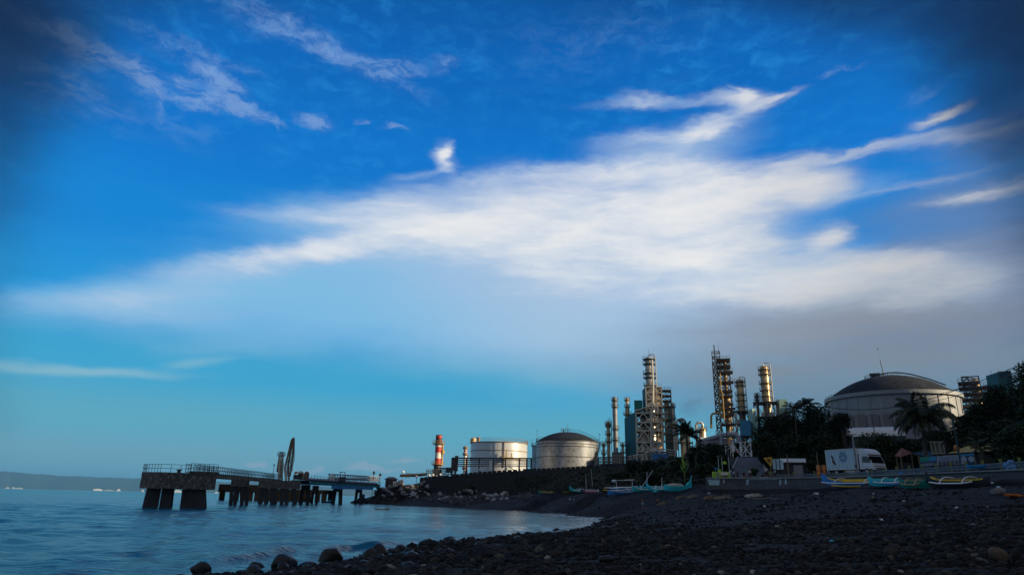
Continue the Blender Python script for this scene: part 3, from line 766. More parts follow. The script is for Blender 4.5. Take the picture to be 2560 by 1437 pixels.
# ------------------------------------------------------------------ far hills across the bay
m, nt2, b = newmat('far_forest')
b.inputs['Base Color'].default_value = (0.05, 0.075, 0.06, 1); b.inputs['Roughness'].default_value = 0.95
MT['far_forest'] = m
DH = 13000.0
prof = [(-700, 1190), (-500, 1182), (-300, 1186), (-150, 1180), (-60, 1183), (12, 1177.5), (40, 1180), (90, 1184), (150, 1188.5), (220, 1191), (300, 1194), (345, 1195.5), (420, 1198), (520, 1203), (620, 1205), (760, 1212), (860, 1219), (980, 1226), (1100, 1236)]
hv, hf = [], []
pr = []
for i in range(len(prof) - 1):
    for t in np.linspace(0, 1, 9)[:-1]:
        pr.append((prof[i][0] * (1 - t) + prof[i + 1][0] * t, prof[i][1] * (1 - t) + prof[i + 1][1] * t))
for i, (px, py) in enumerate(pr):
    top = P(px, py + 0.6 * math.sin(i * 1.7) + 0.4 * math.sin(i * 0.61), DH)
    h = max(top.z, 5)
    for k, (dy, f) in enumerate(((-2600, -0.02), (-1500, 0.28 + 0.06 * math.sin(i * .5)), (-700, 0.62 + 0.07 * math.sin(i * .37 + 1)), (0, 1.0), (1500, 0.5), (3500, -0.02))):
        sc_ = (DH + dy) / DH
        hv.append((top.x * sc_, DH + dy, h * f * (sc_ if f > 0.9 else 1)))
for i in range(len(pr) - 1):
    for k in range(5):
        a = i * 6 + k; hf.append((a, a + 6, a + 7, a + 1))
mb = MB(); mb.v, mb.f = hv, hf
struct(mb.build('hills', 'far_forest', None, 'all'))
# ------------------------------------------------------------------ jetty and things on the sea
def railing(mb, pts, h=1.05, gap=1.2, w=0.06, mids=1):
    pts = [Vector(p) for p in pts]
    for a, b in zip(pts[:-1], pts[1:]):
        n = max(1, int(round((b - a).length / gap)))
        for i in range(n + 1):
            p = a.lerp(b, i / n)
            mb.bar(p, p + Vector((0, 0, h)), w)
        for k in range(mids + 1):
            z = h * (k + 1) / (mids + 1)
            mb.bar(a + Vector((0, 0, z)), b + Vector((0, 0, z)), w * 0.9)
    return mb
def vtaper(mb, top, bot, hw_t, hw_b, dy):
    """raked pile between two points, rectangular"""
    t, b = Vector(top), Vector(bot)
    return mb.hexa([(b.x - hw_b, b.y - dy * 1.15, b.z), (b.x + hw_b, b.y - dy * 1.15, b.z), (b.x + hw_b, b.y + dy * 1.15, b.z), (b.x - hw_b, b.y + dy * 1.15, b.z)],
                   [(t.x - hw_t, t.y - dy, t.z), (t.x + hw_t, t.y - dy, t.z), (t.x + hw_t, t.y + dy, t.z), (t.x - hw_t, t.y + dy, t.z)])

f = Fr(435, 101, 0, 1240)
t = thing('mooring_dolphin', 'big concrete dolphin block on raked legs standing in open water at the seaward end', 'dolphin', f.o, f.rz)
zt, zb = f.L(395, 1179).z, f.L(395, 1220.3).z
poly = [(f.L(395, 1200).x, 0), (f.L(540.5, 1200, .8).x, .8), (f.L(540.5, 1200, .8).x - .15, 7.2), (f.L(352, 1200, 3.2).x + .4, 8.0), (f.L(351.5, 1200, 3.2).x, 3.2)]
MB().prism(poly, zb, zt).build('deck_block', 'concrete', t)
MB().prism([(x * 1.0, y) for x, y in [(poly[0][0] + 3.9, .25), (poly[1][0] + .25, .85), (poly[1][0] + .25, 3.2), (poly[0][0] + 3.9, 2.6)]], zt + .003, zt + .28).build('upstand', 'concrete', t)
for (xt0, xt1, xb0, xb1, ly) in ((367, 401, 357, 394, 2.6), (405, 432, 399, 427, 2.2), (456, 484, 451, 481, 1.9), (484, 515, 483, 518.5, 1.9)):
    a0, a1 = f.L(xt0, 1221, ly), f.L(xt1, 1221, ly)
    c0, c1 = f.L(xb0, 1262, ly), f.L(xb1, 1262, ly)
    tp = Vector(((a0.x + a1.x) / 2, ly, zb)); bt = Vector(((c0.x + c1.x) / 2 + (c0.x + c1.x - a0.x - a1.x) * .25, ly, -1.6))
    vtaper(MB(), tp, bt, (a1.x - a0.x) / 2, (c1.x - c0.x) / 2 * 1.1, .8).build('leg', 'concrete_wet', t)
    tp2, bt2 = tp + Vector((.25, 3.6, 0)), bt + Vector((.25, 4.2, 0))
    vtaper(MB(), tp2, bt2, .7, .75, .7).build('leg', 'concrete_wet', t)
rl = MB()
railing(rl, [(poly[0][0] + 4.0, .25, zt), (poly[0][0] + .1, .2, zt)], 1.08, 1.12)
railing(rl, [(poly[0][0] + .1, .2, zt), (poly[4][0] + .1, 3.2, zt)], 1.08, .62)
railing(rl, [(poly[4][0] + .1, 3.2, zt), (poly[3][0], 7.8, zt)], 1.08, 1.2)
railing(rl, [(poly[0][0] + 3.9, .3, zt + .28), (poly[1][0], .9, zt + .28)], 1.05, .6)
rl.build('railing', 'dark_steel', t)
bo = f.L(447.5, 1178, 1.6)
MB().lathe([(.3, 0), (.25, .12), (.2, .3), (.42, .36), (.42, .45), (.2, .48)], 12, (bo.x, 1.6, zt)).build('bollard', 'dark_steel', t)

# footbridge from the dolphin to the loading platform
A = P(478, 1179, 103.2); B = P(694, 1196.5, 160)
A.z, B.z = 5.05, 5.35
t = thing('footbridge', 'long steel footbridge with close railings reaching from the big dolphin to the loading platform', 'footbridge', A)
d = B - A; dh = Vector((d.x, d.y, 0)).normalized(); sd_ = Vector((dh.y, -dh.x, 0))
A0 = Vector((0, 0, 0)); B0 = d
S0 = A0.lerp(B0, .16)
g_ = MB()
for s in (-.7, .7):
    g_.bar(S0 + sd_ * s - Vector((0, 0, .38)), B0 + sd_ * s - Vector((0, 0, .38)), .12, .6)
g_.build('girder', 'rusty', t)
g_ = MB()
for i in range(34):
    p = S0.lerp(B0, i / 33)
    for s in (-.78, .78): g_.bar(p + sd_ * s - Vector((0, 0, .7)), p + sd_ * s - Vector((0, 0, .08)), .16)
g_.bar(A0 - Vector((0, 0, .02)), B0 - Vector((0, 0, .02)), 1.7, .12)
g_.build('deck', 'brown_steel', t)
for s in (-.8, .8):
    railing(MB(), [A0 + sd_ * s, B0 + sd_ * s], 1.1, 1.1, .07).build('railing', 'dark_steel', t)
t = single('light_pole', MB().tube([(0, 0, 0), (0, 0, 2.6)], [.07, .05], 6).box((0, 0, 2.7), (.3, .3, .25)), 'dark_steel', 'thin light pole beside the platform end of the footbridge', 'light pole', P(682, 1193, 156))

def dolphin(name, label, px0, px1, y0, y1, D, depth, legs, yb, hw, m='concrete', cat='dolphin'):
    f = Fr((px0 + px1) / 2, D, 0, 1220)
    t = thing(name, label, cat, f.o, f.rz)
    a, b = f.L(px0, y1), f.L(px1, y0)
    c = f.L((px0 + px1) / 2, y0); c2 = f.L((px0 + px1) / 2, y1)
    MB().box(((a.x + b.x) / 2, depth / 2, (c.z + c2.z) / 2), (b.x - a.x, depth, c.z - c2.z)).build('deck_block', m, t)
    for (xt, xb) in legs:
        for ly in (.7, depth - .7):
            p0 = f.L(xt, y1 - 1, .7); p1 = f.L(xb, yb, .7)
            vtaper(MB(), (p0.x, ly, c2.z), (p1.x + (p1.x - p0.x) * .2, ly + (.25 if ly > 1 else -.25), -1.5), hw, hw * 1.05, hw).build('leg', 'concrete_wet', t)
    return f, t, c.z
dolphin('mooring_dolphin', 'small concrete dolphin on four splayed legs below the footbridge', 576, 625, 1196, 1216.3, 140, 4.2, [(580, 577), (590, 588), (604, 606), (615, 618)], 1260, .34)
fD, tD, zD = dolphin('loading_platform', 'concrete loading platform on many legs carrying the loading arms', 645, 753, 1200.5, 1220.5, 165, 9, [(654, 650), (665, 666), (680, 681), (689, 689), (706, 705), (717, 718), (736, 739)], 1256, .42, cat='jetty platform')
# far berth
f = Fr(690, 243, 0, 1230)
t = thing('far_berth', 'long low concrete berth on dark piles farther out behind the loading platform', 'berth', f.o, f.rz)
a, b, c = f.L(545, 1229), f.L(653, 1209.5), f.L(840, 1222)
z1, z0 = f.L(600, 1210.5).z, f.L(600, 1229.5).z
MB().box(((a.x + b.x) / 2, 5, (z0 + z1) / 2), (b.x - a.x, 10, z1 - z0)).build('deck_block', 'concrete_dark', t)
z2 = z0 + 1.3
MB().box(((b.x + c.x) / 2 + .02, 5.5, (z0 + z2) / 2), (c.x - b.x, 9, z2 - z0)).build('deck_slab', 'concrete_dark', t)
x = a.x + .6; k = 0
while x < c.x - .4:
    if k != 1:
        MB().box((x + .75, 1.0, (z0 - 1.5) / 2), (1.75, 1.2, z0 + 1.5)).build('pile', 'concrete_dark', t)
    x += 2.2; k += 1
bx = f.L(632, 1206)
railing(MB(), [f.L(623, 1209, 1) * 1.0, f.L(650, 1209.5, 1)], 1.3, 1.5, .1).build('railing', 'dark_steel', t)

# loading arms
def wheel(mb, c, r, w=.09):
    pts = [(c[0] + r * math.cos(a), c[1], c[2] + r * math.sin(a)) for a in np.linspace(0, 2 * math.pi, 19)]
    mb.tube(pts, w, 5)
    for k in range(4):
        a = k * math.pi / 4
        mb.bar((c[0] + r * math.cos(a), c[1], c[2] + r * math.sin(a)), (c[0] - r * math.cos(a), c[1], c[2] - r * math.sin(a)), w)
def z2p(x, y): return 330 + x / 5.447, 1080 + y / 5.447
def arm(label, pts, base, dy, wheel_at=None, extra=(), zig=None):
    o = fD.W(Vector((fD.L(*z2p(*base), 2 + dy).x, 2 + dy, zD)))
    t = thing('marine_loader', label, 'loading arm', o, fD.rz, 'marine loading arms on the platform')
    ref = Vector((fD.L(*z2p(*base), 2 + dy).x, 2 + dy, zD))
    q = [fD.L(*z2p(*p), 2 + dy) - ref for p in pts]
    q[0].z = 0
    n = 2
    MB().tube(q[:n], .26, 8).build('riser', 'steel', t, True)
    MB().tube(q[n - 1:], [.22] + [.17] * (len(q) - n), 8).build('folded_arm', 'rusty', t, True)
    if zig:
        mb = MB(); n_z = 18
        def on(path_, u):
            k_ = u * (len(path_) - 1); j_ = min(int(k_), len(path_) - 2); fr = k_ - j_
            return (path_[j_][0] * (1 - fr) + path_[j_ + 1][0] * fr, path_[j_][1] * (1 - fr) + path_[j_ + 1][1] * fr)
        for k in range(n_z):
            a_, b_ = on(zig[0], k / n_z), on(zig[1], (k + .5) / n_z); c_ = on(zig[0], (k + 1) / n_z)
            for p0, p1 in ((a_, b_), (b_, c_)):
                mb.bar(fD.L(*z2p(*p0), 2.1 + dy) - ref, fD.L(*z2p(*p1), 2.1 + dy) - ref, .075)
        mb.build('lattice', 'brown_steel', t)
    if wheel_at:
        mb = MB(); c = fD.L(*z2p(*wheel_at), 2 + dy) - ref
        wheel(mb, c, .55); mb.box((c.x, .25, c.z), (.3, .5, .3))
        mb.build('pulley_wheel', 'dark_steel', t)
    mb = MB()
    for (p0, p1) in extra:
        mb.bar(fD.L(*z2p(*p0), 2.2 + dy) - ref, fD.L(*z2p(*p1), 2.2 + dy) - ref, .085)
    mb.build('cable_stay', 'brown_steel', t)
arm('shorter rusty loading arm with a pulley wheel on top, seaward one of the pair', [(2000, 640), (2015, 300), (1992, 420), (1974, 540)], (2000, 640), 0, (2018, 300), [((2018, 300), (2045, 560)), ((2018, 300), (1985, 550)), ((2020, 320), (2010, 600))])
arm('shorter rusty loading arm with a pulley wheel, beside the taller lattice arms', [(2040, 640), (2052, 300), (2030, 470), (2022, 620)], (2040, 640), 1.4, (2054, 300), [((2054, 300), (2075, 560)), ((2054, 310), (2030, 600))])
arm('tall loading arm bundle leaning to a point, its outer arm', [(2100, 640), (2085, 470), (2170, 110), (2195, 75), (2190, 300), (2175, 520)], (2100, 640), .4, None, [((2085, 470), (2195, 75)), ((2110, 600), (2150, 200)), ((2085, 470), (2130, 600)), ((2110, 380), (2180, 340)), ((2095, 430), (2165, 330)), ((2130, 330), (2165, 210)), ((2150, 240), (2190, 160)), ((2120, 520), (2195, 400)), ((2100, 500), (2185, 480)), ((2160, 160), (2200, 130)), ((2125, 480), (2160, 300)), ((2140, 560), (2190, 520)), ((2090, 440), (2130, 420)), ((2120, 330), (2160, 330)), ((2140, 230), (2180, 230)), ((2210, 100), (2200, 420)), ((2130, 560), (2180, 300)), ((2100, 350), (2190, 440))], [[(2110, 600), (2090, 440), (2130, 260), (2190, 80)], [(2150, 600), (2160, 440), (2175, 260), (2198, 90)]])
arm('tall loading arm bundle leaning to a point, its landward arm', [(2140, 640), (2125, 460), (2185, 130), (2205, 70), (2205, 250), (2150, 600)], (2140, 640), 1.8, None, [((2125, 460), (2205, 70)), ((2145, 600), (2190, 180)), ((2120, 400), (2190, 380)), ((2215, 90), (2212, 400)), ((2135, 300), (2200, 260)), ((2160, 560), (2200, 420))], [[(2150, 600), (2160, 440), (2175, 260), (2198, 90)], [(2160, 620), (2195, 430), (2203, 260), (2208, 80)]])
# manifold on the platform
o = fD.W(Vector((fD.L(755, 1200, 3).x, 3, zD)))
t = thing('pipe_manifold', 'cream pipe loop and dark pump set at the landward end of the loading platform', 'pipework', o, fD.rz)
ref = Vector((fD.L(755, 1200, 3).x, 3, zD))
def mp_(x, y, ly=3): 
    q = fD.L(*z2p(x, y), ly) - ref; return q
MB().tube([mp_(2262, 640), mp_(2266, 560), mp_(2285, 535), mp_(2320, 540), mp_(2335, 570), mp_(2345, 640)], .17, 8).build('pipe_loop', 'column', t, True)
MB().lathe([(.5, 0), (.6, .3), (.6, 1.4), (.3, 1.8)], 12, tuple(mp_(2372, 640))).build('vessel', 'brown_steel', t)
MB().box(tuple(mp_(2235, 610)), (1.3, 1.2, 1.1)).box(tuple(mp_(2300, 600, 4)), (1.0, .8, 1.6)).build('pump_set', 'dark_steel', t)
p = mp_(2205, 640)
t2 = thing('wind_flag', 'orange flag on a thin pole beside the tall loading arms', 'flag', fD.W(ref + Vector((p.x, 0, 0))), fD.rz)
MB().tube([(0, 0, 0), (0, 0, 2.2)], .04, 6).build('pole', 'dark_steel', t2)
MB().add([(0, 0, 2.15), (.75, .05, 2.25), (.7, -.05, 1.8), (.05, .02, 1.6), (0, .06, 2.15), (.75, .11, 2.25), (.7, .01, 1.8), (.05, .08, 1.6)], [(0, 1, 2, 3), (7, 6, 5, 4)]).build('flag_cloth', 'orange', t2)

# trestle from the platform to the shore
A = P(752, 1207, 169.5); B = P(932, 1213, 226)
A.z, B.z = 5.0, 5.2
t = thing('trestle_bridge', 'teal girder trestle carrying pipes from the loading platform to the shore', 'trestle', A)
d = B - A; dh = Vector((d.x, d.y, 0)).normalized(); sd_ = Vector((dh.y, -dh.x, 0)); up = Vector((0, 0, 1))
Bt = d
for s in (-2.2, 2.2):
    mb = MB().bar(sd_ * s, Bt + sd_ * s, .18, .75)
    for i in range(26):
        p = Vector((0, 0, 0)).lerp(Bt, i / 25)
        mb.bar(p + sd_ * s * 1.05 - up * .36, p + sd_ * s * 1.05 + up * .36, .16)
    mb.build('girder', 'girder_teal', t)
MB().bar(up * .46, Bt + up * .46, 5.0, .16).build('deck', 'dark_steel', t)
for s, z, r_ in ((1.5, .8, .22), (.9, .8, .16), (.2, .95, .26), (-.6, .8, .18), (-1.4, .9, .22)):
    MB().tube([sd_ * s + up * z, Bt + sd_ * s + up * z], r_, 7).build('pipe', 'grey_pipe' if r_ > .2 else 'steel', t, True)
railing(MB(), [sd_ * 2.4 + up * .5, Bt + sd_ * 2.4 + up * .5], 1.1, 2.0, .07).build('railing', 'dark_steel', t)
a_, b_ = A.lerp(B, .22) - A, A.lerp(B, .82) - A
MB().bar(a_ + sd_ * 3.2 - up * .85, b_ + sd_ * 3.2 - up * .7, .4, .75).build('service_girder', 'girder_blue', t)
for (px, y0, y1, D, wdt, label) in ((763, 1213, 1250, 176, 2.2, 'dark concrete pier under the trestle, next to the loading platform'), (788, 1213, 1250, 186, 1.6, 'narrow dark concrete pier under the blue girder of the trestle'),
                                   (844, 1214, 1258, 196, 2.6, 'broad dark concrete pier with its own legs under the middle of the trestle'), (897, 1217, 1250, 212, 2.0, 'dark concrete pier of the trestle against the rocky bank')):
    f = Fr(px, D, 0, 1230)
    zz = 4.55
    tt_ = thing('trestle_pier', label, 'pier', f.o, f.rz, 'piers under the trestle')
    MB().box((0, 0, zz - .7), (wdt, 4.6, 1.4)).build('cap', 'concrete', tt_)
    for s in (-1, 1):
        for q in (-1.7, 1.7):
            vtaper(MB(), (s * wdt * .3, q, zz - 1.4), (s * wdt * .42, q * 1.1, -2.0), wdt * .2, wdt * .2, .5).build('leg', 'concrete_wet', tt_)
# pipe truss on the landward half
A2 = P(826, 1199.5, 200); B2 = P(944, 1201, 240)
A2.z = 6.55; B2.z = 7.2
t = thing('pipe_truss', 'grey lattice truss pipe bridge above the landward half of the teal trestle', 'pipe truss', A2)
d = B2 - A2; dh = Vector((d.x, d.y, 0)).normalized(); sd_ = Vector((dh.y, -dh.x, 0))
for s in (-.8, .8):
    mb = MB()
    mb.bar(sd_ * s, d + sd_ * s, .2); mb.bar(sd_ * s + up * 1.35, d + sd_ * s + up * 1.35, .24)
    n = 20
    for i in range(n):
        p, q = Vector((0, 0, 0)).lerp(d, i / n), Vector((0, 0, 0)).lerp(d, (i + 1) / n)
        m_ = p.lerp(q, .5)
        mb.bar(p + sd_ * s, m_ + sd_ * s + up * 1.35, .12); mb.bar(m_ + sd_ * s + up * 1.35, q + sd_ * s, .12)
    mb.build('truss_side', 'dark_steel' if s < 0 else 'grey_pipe', t)
for s in (-.4, .3):
    MB().tube([sd_ * s + up * .3, d + sd_ * s + up * .3], .18, 7).build('pipe', 'grey_pipe', t, True)
for i in range(6):
    p = Vector((0, 0, 0)).lerp(d, (i + .3) / 6)
    for s in (-.8, .8): MB().bar(p + sd_ * s, p + sd_ * s - up * (A2.z - 5.4), .18).build('leg', 'dark_steel', t)
# small tank and valve house on the trestle
o = A.lerp(B, .36)
t = thing('valve_house', 'small white vessel and dark valve cage standing on the trestle deck', 'valve set', o + up * .55, 0)
MB().lathe([(.55, 0), (.6, .3), (.6, 1.5), (.35, 1.9), (.1, 2.3)], 12).build('vessel', 'white', t, True)
MB().box((2.6, .6, .7), (1.6, 1.2, 1.3)).bar((2.0, .3, 0), (2.0, .3, 2.6), .12).bar((3.2, .3, 0), (3.2, .3, 2.6), .12).bar((1.7, .3, 2.6), (3.4, .3, 2.6), .15).build('valve_cage', 'dark_steel', t)
# little boat under the trestle, raft
def hull_mb(L_, B_, H_, prow=0.6, n=17, v=0.55, pw=2.4, ends=(1, 1), zb=0.0):
    mb = MB(); rows = []
    for i in range(n):
        t_ = -1 + 2 * i / (n - 1)
        e = ends[0] if t_ < 0 else ends[1]
        k = abs(t_)
        b = B_ / 2 * max(0.045, 1 - k ** pw)
        keel = zb + prow * e * 0.55 * k ** 4
        she = zb + H_ + prow * e * (0.25 * k ** 2 + 0.75 * k ** 6)
        x = L_ / 2 * t_
        she = max(she, keel + .12)
        rows.append([(x, -b, she), (x, -b * .92, keel + (she - keel) * v), (x, -b * .35, keel + .02), (x, 0, keel), (x, b * .35, keel + .02), (x, b * .92, keel + (she - keel) * v), (x, b, she), (x, b * .75, she - .05), (x, -b * .75, she - .05)])
    m_ = len(rows[0])
    vs_ = [p for r_ in rows for p in r_]; fs = []
    for i in range(n - 1):
        for k in range(m_):
            a, c = i * m_ + k, i * m_ + (k + 1) % m_
            fs.append((a, c, c + m_, a + m_))
    fs.append(tuple(range(m_))[::-1]); fs.append(tuple((n - 1) * m_ + k for k in range(m_)))
    return mb.add(vs_, fs), rows
f = Fr(820, 215, -0.12, 1250)
t = thing('skiff', 'small dark skiff floating by the trestle pier', 'boat', f.o, f.rz + .15)
w_ = f.L(836, 1250).x - f.L(805, 1250).x
hull_mb(w_, 1.3, .55, .35)[0].build('hull', 'navy', t, True)
MB().box((.7, 0, .75), (.9, .9, .5)).build('cabin', 'cyan', t)
f = Fr(955, 124, 0, 1272)
t = thing('bamboo_raft', 'low yellowish bamboo raft drifting on the calm water of the bay', 'raft', f.o, f.rz)
w_ = f.L(973.5, 1272).x - f.L(937, 1272).x
for k in range(5):
    MB().tube([(-w_ / 2 + .1 * (k % 2), -.5 + k * .22, .06), (0, -.5 + k * .22, .09), (w_ / 2 - .12 * (k % 3), -.5 + k * .22, .07)], .1, 7).build('bamboo_pole', 'tan_bamboo', t, True)
MB().box((w_ * .38, -.05, .22), (.5, .8, .14)).build('bundle', 'wood', t)
for x in (-.3, .2): MB().bar((w_ * x, -.6, .18), (w_ * x, .5, .18), .07).build('lashing', 'wood', t)

# ships on the horizon
def ship(px0, px1, ytop, D, label, m, bridge_at=0.85, bridge_y=None, name='cargo_ship', hullf=.55):
    yb = 1220.3 + .0211 * (px0 + px1) / 2
    f = Fr((px0 + px1) / 2, D, 0, yb)
    L_ = f.L(px1, yb).x - f.L(px0, yb).x
    H_ = f.L((px0 + px1) / 2, ytop).z
    t = thing(name, label, 'ship', f.o, f.rz)
    Bm = max(L_ * .14, 6)
    h0 = H_ * hullf
    rows = []
    mb = MB()
    mb.prism([(-L_ / 2, -Bm / 2), (L_ * .38, -Bm / 2), (L_ / 2, 0), (L_ * .38, Bm / 2), (-L_ / 2, Bm / 2)], -3, h0).build('hull', m, t)
    bx_ = L_ * (bridge_at - .5)
    hb = (f.L((px0 + px1) / 2, bridge_y).z if bridge_y else H_)
    MB().box((bx_, 0, (h0 + hb) / 2 + .01), (L_ * .14, Bm * .8, hb - h0)).build('superstructure', 'ship_white', t)
    MB().box((-bx_ * .3, 0, h0 + (H_ - h0) * .4), (L_ * .5, Bm * .7, (H_ - h0) * .8)).build('deck_cargo', m, t)
ship(30, 57, 1218, 9000, 'pale cargo ship on the horizon below the hill summit', 'ship_grey', .1, 1217, hullf=.8)
ship(11, 25, 1217.5, 9400, 'small grey ship on the horizon at the edge of the photo', 'ship_grey', .55, 1216)
ship(233, 255, 1220.8, 8000, 'bright white ferry on the horizon', 'ship_white', .6, name='ferry', hullf=.75)
ship(257, 289, 1223.6, 8000, 'long low pale barge astern of the white ferry', 'ship_grey', .5, name='barge', hullf=.7)
ship(292, 300.5, 1220.8, 8000, 'stubby white tug close to the low pale barge', 'ship_white', .45, name='tugboat')
ship(354, 359, 1222.5, 7500, 'tiny white vessel just beside the big dolphin block', 'ship_white', .5, name='fishing_vessel')
ship(432, 453, 1223.5, 8000, 'white ship seen between the legs of the big dolphin', 'ship_white', .4, name='cargo_ship')
ship(537, 544, 1228, 7000, 'small white vessel in the gap between the two dolphins', 'ship_white', .5, name='fishing_vessel')
# ------------------------------------------------------------------ the plant
def annulus(mb, r0, r1, z, th=.14, seg=28, c=(0, 0)):
    return mb.lathe([(r0, z), (r1, z), (r1, z + th), (r0, z + th)], seg, (c[0], c[1], 0))
def ringrail(mb, r, z, h=1.05, n=14, w=.07, seg=28, c=(0, 0), a0=0.0, a1=2 * math.pi):
    for k in range(n + 1):
        a = a0 + (a1 - a0) * k / n
        x, y = c[0] + r * math.cos(a), c[1] + r * math.sin(a)
        mb.bar((x, y, z), (x, y, z + h), w)
    for q in (.5, 1.0):
        mb.ring((c[0], c[1], z + h * q), r, w * .55, seg, 5, a0, a1)
    return mb
def platform(t, z, r, rout, m='dark_steel', n=14):
    mb = annulus(MB(), r * .98, rout, z)
    for k in range(8):
        a = k * math.pi / 4
        mb.bar((r * .98 * math.cos(a), r * .98 * math.sin(a), z - .8), (rout * .95 * math.cos(a), rout * .95 * math.sin(a), z), .12)
    ringrail(mb, rout * .98, z + .1, 1.05, n)
    return mb.build('platform', m, t)
def column(name, label, cat, px, ytop, rpx, D, zb, m, plats=(), m2='dark_steel', pout=1.5, pipe=True, tip=None, group=None, cone=.55, steps=()):
    """upright vessel: shell, domed head, ring platforms, ladder and overhead pipe. steps: (y, rpx) where it widens below"""
    f = Fr(px, D, zb, ytop)
    t = thing(name, label, cat, f.o, f.rz, group)
    k_ = (f.L(px + 10, ytop).x - f.L(px, ytop).x) / 10
    r = rpx * k_
    zt = f.L(px, ytop).z
    prof = [(r, zt - r * .55), (r * .88, zt - r * .25), (r * .55, zt - r * .06), (r * .14, zt)]
    low = [(r, zt - r * .55)]
    for (y, rp) in steps:
        z = f.L(px, y).z
        low += [(r, z), (rp * k_, z - .8)]; r_low = rp * k_
        r = r_low
    low.append((r, 0))
    MB().lathe(low[::-1] + prof[1:], 28).build('shell', m, t, True)
    def r_at(z):
        rr = low[0][0]
        for q in low:
            if q[1] >= z: rr = q[0]
        return rr
    bands = MB()
    for k in range(1, int(zt / 3.5)):
        z = k * 3.5
        if z < zt - 1.2: annulus(bands, r_at(z) * .99, r_at(z) * 1.035, z, .1)
    bands.build('band', m2, t)
    for y in plats:
        z = f.L(px, y).z
        platform(t, z, r_at(z), r_at(z) * pout + .35, m2)
    if pipe:
        r = r_at(zt - 1)
        q = r_at(0) * 1.25 + .25
        MB().tube([(0, 0, zt - .1), (0, -.1, zt + .7), (q * .5, -.3, zt + 1.0), (q, -.4, zt + .5), (q + .1, -.4, zt - 1.5), (q + .1, -.4, 0)], max(.12, r * .12), 7).build('overhead_pipe', 'steel_pale', t, True)
    mb = MB()
    for s in (-.22, .22):
        mb.bar((-r_at(0) * .75 + s, -r_at(0) * .75 - .3, 0), (-r_at(0) * .75 + s, -r_at(0) * .75 - .3, zt - .6), .07)
    for k in range(int(zt / .9)):
        mb.bar((-r_at(0) * .75 - .22, -r_at(0) * .75 - .3, k * .9), (-r_at(0) * .75 + .22, -r_at(0) * .75 - .3, k * .9), .05)
    mb.build('ladder', m2, t)
    if tip:
        z = f.L(px, tip).z
        MB().tube([(0, 0, zt - .1), (0, 0, z)], [.1, .03], 6).build('spire', m2, t)
    return f, t, r, zt
def lattice(mb, x0, x1, y0, y1, zs, w=.28, bw=.18, style='V', faces='FBLR'):
    for x in (x0, x1):
        for y in (y0, y1): mb.bar((x, y, zs[0]), (x, y, zs[-1]), w)
    for i, z in enumerate(zs):
        mb.bar((x0, y0, z), (x1, y0, z), w); mb.bar((x0, y1, z), (x1, y1, z), w)
        mb.bar((x0, y0, z), (x0, y1, z), w); mb.bar((x1, y0, z), (x1, y1, z), w)
        if i == len(zs) - 1: break
        z1 = zs[i + 1]
        F = {'F': ((x0, y0), (x1, y0)), 'B': ((x0, y1), (x1, y1)), 'L': ((x0, y0), (x0, y1)), 'R': ((x1, y0), (x1, y1))}
        for k in faces:
            a, b = F[k]
            mid = ((a[0] + b[0]) / 2, (a[1] + b[1]) / 2)
            if style == 'V':
                mb.bar((*a, z), (*mid, z1), bw); mb.bar((*b, z), (*mid, z1), bw)
            elif style == 'X':
                mb.bar((*a, z), (*b, z1), bw); mb.bar((*b, z), (*a, z1), bw)
            else:
                (mb.bar((*a, z), (*b, z1), bw) if i % 2 else mb.bar((*b, z), (*a, z1), bw))
    return mb

# --- red and white chimney
f = Fr(1096, 262, 8.2, 1120)
t = thing('chimney', 'fat red and white banded chimney with two railed platforms left of the tanks', 'chimney', f.o, f.rz)
k_ = (f.L(1106, 1120).x - f.L(1096, 1120).x) / 10
r = 7.9 * k_
zy = lambda y: f.L(1096, y).z
for (ya, yb, m_) in ((1087, 1094, 'red'), (1094, 1109.5, 'dark_red'), (1109.5, 1116.6, 'white'), (1116.6, 1131, 'red'), (1131, 1145.6, 'white'), (1145.6, 1162, 'red')):
    MB().lathe([(r, zy(yb)), (r, zy(ya))], 28).build('shaft_band', m_, t, True)
MB().lathe([(r * 1.03, zy(1088.4)), (r * 1.03, zy(1087)), (r * .8, zy(1086.9)), (r * .8, zy(1090))], 28).build('rim', 'dark_red', t)
MB().lathe([(r * 1.25, 0), (r * 1.15, zy(1164)), (r, zy(1161.9))], 28).build('base', 'dark_steel', t, True)
for y in (1109, 1161):
    platform(t, zy(y), r, r * 1.95, 'yellow_rust')
MB().tube([(r * 1.35, -.2, zy(1163)), (r * 1.35, -.2, zy(1110))], .32, 8).lathe([(.75, zy(1134)), (.75, zy(1126)), (.4, zy(1124))], 10, (r * 1.4, -.2, 0)).build('side_duct', 'yellow_rust', t, True)
# slim chimney
f = Fr(1163, 300, 9, 1140)
t = thing('chimney', 'slim banded chimney with rusty collars beside the flat topped tank', 'chimney', f.o, f.rz)
k_ = (f.L(1173, 1120).x - f.L(1163, 1120).x) / 10
zy = lambda y: f.L(1163, y).z
r = 4.1 * k_
for (ya, yb, m_) in ((1121, 1125, 'white'), (1125, 1128.5, 'red'), (1128.5, 1133, 'white'), (1133, 1137, 'yellow_rust'), (1137, 1200, 'white')):
    MB().lathe([(r, max(0, zy(yb))), (r, zy(ya))], 20).build('shaft_band', m_, t, True)
for y in (1119.5, 1135, 1170):
    MB().lathe([(r * 1.0, zy(y) - .6), (r * 1.6, zy(y) - .2), (r * 1.6, zy(y) + .3), (r * 1.1, zy(y) + .7)], 20).build('collar', 'rusty', t, True)
MB().tube([(r * 1.5, 0, 0), (r * 1.5, 0, zy(1137))], .2, 6).build('ladder', 'rusty', t)

